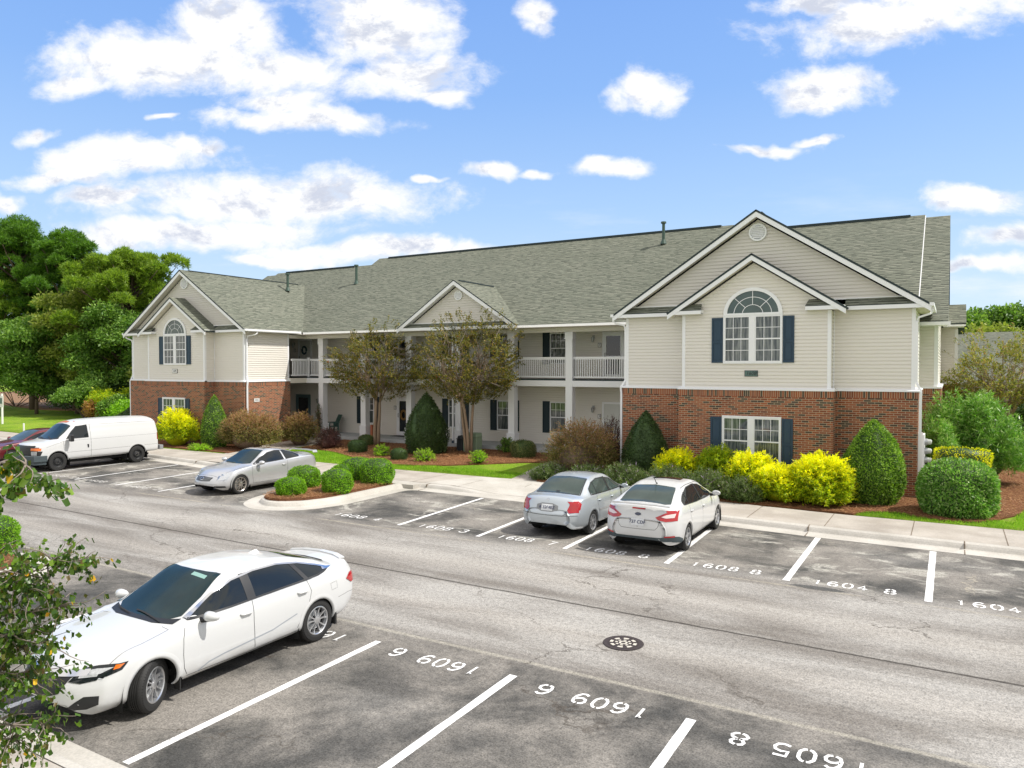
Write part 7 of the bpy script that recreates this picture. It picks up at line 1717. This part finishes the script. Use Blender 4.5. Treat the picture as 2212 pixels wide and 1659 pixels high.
# the leafy branch ends of a cherry standing by the near walk, close to the camera
def near_tree():
    rg = np.random.default_rng(77); root = put('cherry_tree', 'leafy cherry tree with a few orange leaves at the near left edge', 'tree', -9.7, 2.9, .14)
    T0 = Vector((-9.7, 2.9, .14)); m = MB(); W = lambda *p: Vector(p) - T0
    path = [W(-9.7, 2.9, .1), W(-9.65, 2.92, .9), W(-9.5, 2.95, 1.6), W(-9.3, 3.0, 2.3), W(-9.2, 2.95, 3.2), W(-9.3, 2.9, 4.2)]; m.tube(path, [.11, .095, .085, .07, .05, .03], 10)
    ends = []                              # (start, mid, end): limbs that reach into the picture
    specs = [((-9.55, 2.95, 1.5), (-8.3, 3.35, 1.9), (-7.22, 3.80, 2.36)), ((-9.4, 3.0, 2.0), (-8.2, 3.4, 2.25), (-7.12, 3.92, 2.34)), ((-9.5, 2.95, 1.6), (-8.2, 3.3, 1.75), (-7.20, 3.82, 1.95)), ((-9.6, 2.93, 1.2), (-8.3, 3.4, 1.35), (-7.28, 3.75, 1.62)),
             ((-9.65, 2.92, 1.0), (-8.4, 3.3, .95), (-7.5, 3.65, 1.30)), ((-9.65, 2.92, .9), (-8.4, 3.2, .75), (-7.25, 3.7, .88)), ((-9.6, 2.93, 1.1), (-8.5, 3.3, 1.2), (-7.5, 3.6, 1.35)), ((-9.4, 2.95, 2.1), (-8.3, 3.3, 2.1), (-7.4, 3.65, 2.15)), ((-9.5, 2.95, 1.5), (-8.4, 3.3, 1.6), (-7.45, 3.6, 1.72)), ((-9.65, 2.92, .8), (-8.6, 3.1, .6), (-7.5, 3.55, .72)),
             ((-9.3, 2.98, 2.5), (-7.2, 2.85, 3.3), (-5.22, 2.70, 3.42)), ((-9.3, 2.98, 2.6), (-7.2, 2.85, 3.45), (-5.35, 2.68, 3.56))]
    P = []; D = []
    for a, b, c in specs:
        a, b, c = W(*a), W(*b), W(*c); up = c.z + T0.z > 3
        pth = [a.lerp(b, t) * (1 - t) + b.lerp(c, t) * t for t in [k / 9 for k in range(10)]]; pth = [p + Vector(rg.normal(size=3)) * .02 for p in pth]; m.tube(pth, [.030 - .0026 * k for k in range(10)], 7)
        for k in range(3 if not up else 5, 10):
            for q in range(7 if not up else 4):
                d0 = Vector((rg.normal() * .7, rg.normal() * .7, rg.normal() * .6 + .1)) + (c - b).normalized() * .6; L = (.22 + .25 * rg.random()) * (1 if not up else .45)
                pp, dd = limb_path(pth[k], d0, L, 5, .22, rg, -.02); m.tube(pp, [.008, .007, .005, .004, .003, .002], 5)
                for j in range(1, 6):
                    for r_ in range(3):
                        P.append(tuple(pp[j] + Vector(rg.normal(size=3)) * .012)); v = Vector(rg.normal(size=3)) * .42 + dd * .35 + Vector((0, 0, -.85)); D.append(tuple(v))
    m.build('trunk', 'twig_grey', root, smooth=True)
    P = np.array(P); D = np.array(D); n = len(P); L = .138 * (.6 + .5 * rg.random(n)); V, F = big_leaves(P, D, rnd_unit(rg, n) * .8 + np.array([.3, 0, .6]), L, L * .31, .25)
    mi = np.tile((rg.random(n) < .014).astype(int), 6); np_mesh('crown', V, F, ['leaf_cherry', 'leaf_cherry_yellow'], root, mi)
near_tree()

# grass tufts on the lawn edges nearest the camera, and loose straw on the beds
def scatter():
    rg = np.random.default_rng(5); P = []
    area = [(-20, -13.7, 23.05, 24.4), (-27, -20, 23.15, 25.9), (-2.2, 1.5, 22.3, 23.2), (1.5, 7, 20.5, 27)]
    cmv = cm; rmv = rm
    for x0, x1, y0, y1 in area:
        k = int((x1 - x0) * (y1 - y0) * 900)
        for x, y in zip(rg.uniform(x0, x1, k), rg.uniform(y0, y1, k)):
            if y < interp(wn, x) + .02 or inside(cmv, x, y) or inside(rmv, x, y): continue
            P.append((x, y, hgt(x, y)))
    P = np.array(P); n = len(P); D = rnd_unit(rg, n) * .5 + np.array([0, 0, 1]); V, F = leaves_np(P, D, rnd_unit(rg, n), .06 * (.5 + rg.random(n)), np.full(n, .012)); tag(np_mesh('grass', V, F, 'grass_blade'), 'short bright green grass beside the walk', 'grass', kind='stuff')
    P = []
    for poly, dens, zf in ((cm, 330, hgt), (rm, 300, hgt), (ib, 900, lambda x, y: .19), (ib2, 400, lambda x, y: .18)):
        xs_ = [p[0] for p in poly]; ys_ = [p[1] for p in poly]; k = int((max(xs_) - min(xs_)) * (min(33, max(ys_)) - min(ys_)) * dens)
        for x, y in zip(rg.uniform(min(xs_), max(xs_), k), rg.uniform(min(ys_), min(33, max(ys_)), k)):
            if inside(poly, x, y): P.append((x, y, zf(x, y) + .045 + .02 * rg.random()))
    P = np.array(P); n = len(P); D = rnd_unit(rg, n) * np.array([1, 1, .3]); V, F = leaves_np(P, D, np.tile([0, 0, 1.], (n, 1)) + rnd_unit(rg, n) * .3, .09 * (.5 + rg.random(n)), np.full(n, .013)); tag(np_mesh('pine_straw', V, F, 'straw'), 'loose reddish pine straw and bark on the planting beds', 'mulch', kind='stuff')
scatter()

# ------------------------------------------------------------------ small things
t = thing('porch_chair', 'dark green slatted chair on the porch by the first column', 'chair', (-30.0, 31.0, .5), R(-25))
for k in range(5):
    m = MB(); x = -.24 + k * .12; m.prism([(x - .05, .20, .38), (x + .05, .20, .38), (x + .05, .48, 1.02), (x - .05, .48, 1.02)], (0, .02, .01)); 
    o = m.build('back_slat', 'chair_green', t)
m = MB(); m.box(-.3, .3, -.3, .24, .36, .39); m.build('seat', 'chair_green', t)
for sg in (-1, 1):
    m = MB(); m.box(sg * .30 - .03, sg * .30 + .03, -.3, -.24, 0, .58); m.build('leg', 'chair_green', t); m = MB(); m.box(sg * .30 - .03, sg * .30 + .03, .2, .27, 0, .58); m.build('leg', 'chair_green', t)
    m = MB(); m.box(sg * .31 - .06, sg * .31 + .06, -.34, .3, .58, .61); m.build('armrest', 'chair_green', t)
def cabinet(name, label, x, y, w, d, h, mat, slope=.06):
    m = MB(); z = hgt(x, y); m.prism([(x - w / 2, y - d / 2, z), (x + w / 2, y - d / 2, z), (x + w / 2, y - d / 2 + .02, z + h * .82), (x + w / 2 - .05, y - d / 2 + slope, z + h), (x - w / 2 + .05, y - d / 2 + slope, z + h), (x - w / 2, y - d / 2 + .02, z + h * .82)], (0, d, 0))
    m.box(x - w / 2 - .015, x + w / 2 + .015, y - d / 2 - .02, y + d / 2 + .015, z + h * .80, z + h * .83); o = m.build(name, mat, bevel=.02); tag(o, label, 'utility box'); return o
cabinet('utility_box', 'pale green utility box behind the second crape myrtle trunk', -19.15, 28.9, .72, .5, .88, 'box_green')
cabinet('utility_box', 'dark grey utility pedestal left of the pale green box', -19.68, 28.75, .34, .3, .74, 'box_dark')
m = MB(); m.box(-25.95, -25.0, 31.15, 31.7, .501, .515); tag(m.build('doormat', 'black_rubber'), 'dark doormat in front of the glazed ground-floor door', 'doormat')
m = MB(); m.box(-26.45, -26.32, 30.15, 30.3, .5, 1.15); tag(m.build('brown_object', 'rust'), 'small reddish brown object standing behind the second porch column', 'board')  # reddish brown upright box, identity unknown
# sign on a post at the far left lawn
t = thing('sign_post', 'white post with a pale sign at the far left edge of the lawn', 'sign', (-57.3, 26.9, .15))
m = MB(); m.box(-.06, .06, -.05, .05, 0, 2.2); m.build('post', 'sign_white', t); m = MB(); m.box(-.32, .32, -.10, -.06, 1.25, 2.05); m.build('sign_panel', 'sign_white', t); m = MB(); m.box(-.22, .22, -.115, -.10, 1.5, 1.9); m.build('sign_face', 'sign_green', t)
m = MB(); m.tube([(-49.2, 24.3, .1), (-49.2, 24.3, .75)], .05, 8); tag(m.build('marker_post', 'sign_white'), 'short white post beside the far left walk', 'post')
# neighbour house far right: green shingled roof over pale walls
h = thing('neighbour_house', 'house with grey-green roof seen behind the crape myrtle at the right', 'house', (6, 80, 0))
def hpart(mb, nm, mats): o = mb.build(nm, mats, h); o.matrix_parent_inverse = Matrix.Translation((-6, -80, 0)); return o
m = MB(); m.box(-8, 22, 74, 88, 0, 3.0); m.box(-8, 22, 70.6, 73.9, 0, 2.6); hpart(m, 'wall', 'siding')
m = MB(); roofpoly(m, [(-9, 73, 3.0), (23, 73, 3.0), (23, 81, 7.4), (-9, 81, 7.4)], 0, 0); roofpoly(m, [(-9, 81, 7.4), (23, 81, 7.4), (23, 89, 3.0), (-9, 89, 3.0)], 0, 0); roofpoly(m, [(-9, 69.8, 2.5), (23, 69.8, 2.5), (23, 73.2, 3.1), (-9, 73.2, 3.1)], 0, 0); hpart(m, 'roof', ['shingles', 'ridge_dark'])
m = MB(); m.box(-9, 23, 72.9, 73.0, 2.85, 3.02); m.box(-9, 23, 69.7, 69.8, 2.35, 2.5); hpart(m, 'fascia', 'white_trim')
for x in (-5, 0, 5, 10, 15): m = MB(); m.box(x, x + 1.2, 70.55, 70.62, .9, 2.2); hpart(m, 'window', 'glass_dark')

# each separate board, roof piece or panel of the building becomes a part of its own
def split_pieces(o, tol=.03):
    me = o.data; n = len(me.polygons)
    if n < 2: return
    co = np.array([v.co[:] for v in me.vertices]); par = list(range(len(co)))
    def find(i):
        while par[i] != i: par[i] = par[par[i]]; i = par[i]
        return i
    for p in me.polygons:
        vs = list(p.vertices); r = find(vs[0])
        for v in vs[1:]: par[find(v)] = r
    comp = {}
    for p in me.polygons: comp.setdefault(find(p.vertices[0]), []).append(p.index)
    keys = list(comp); bb = []
    for k in keys:
        vi = sorted({v for f in comp[k] for v in me.polygons[f].vertices}); c = co[vi]; bb.append((c.min(0) - tol, c.max(0) + tol))
    lo = np.array([b[0] for b in bb]); hi = np.array([b[1] for b in bb]); g = list(range(len(keys)))
    def fg(i):
        while g[i] != i: g[i] = g[g[i]]; i = g[i]
        return i
    for i in range(len(keys)):
        for j in np.nonzero(((lo[i] <= hi) & (hi[i] >= lo)).all(1))[0]: g[fg(int(j))] = fg(i)
    groups = {}
    for i, k in enumerate(keys): groups.setdefault(fg(i), []).extend(comp[k])
    if len(groups) < 2: return
    uvl = me.uv_layers.active; mats = list(me.materials); res = []
    for fs in groups.values():
        mp = {}; V = []; F = []; M = []; UV = []; S = []
        for f in sorted(fs):
            p = me.polygons[f]; q = []
            for li in p.loop_indices:
                v = me.loops[li].vertex_index
                if v not in mp: mp[v] = len(V); V.append(co[v])
                q.append(mp[v])
                if uvl: UV.append(uvl.data[li].uv[:])
            F.append(q); M.append(p.material_index); S.append(p.use_smooth)
        m2 = bpy.data.meshes.new(o.name); m2.from_pydata([tuple(v) for v in V], [], F)
        for mt in mats: m2.materials.append(mt)
        m2.polygons.foreach_set('material_index', M); m2.polygons.foreach_set('use_smooth', S)
        if uvl:
            u2 = m2.uv_layers.new(name='UVMap'); u2.data.foreach_set('uv', np.array(UV).ravel())
        m2.update(); res.append(m2)
    res.sort(key=lambda m_: -len(m_.polygons)); o.data = res[0]
    for m2 in res[1:]:
        c = o.copy(); c.data = m2; C.objects.link(c)
for o in list(BLD.children) + list(h.children):
    if o.type == 'MESH' and o.name.split('.')[0] in ('pent_roof', 'fascia', 'soffit', 'rake_boards', 'flashing', 'corner_boards', 'gutter', 'siding_wall', 'brick_wall', 'roof', 'soldier_course', 'ledge_trim', 'end_trim', 'gable', 'porch_wall', 'rear_walls', 'frieze', 'wall'): split_pieces(o)
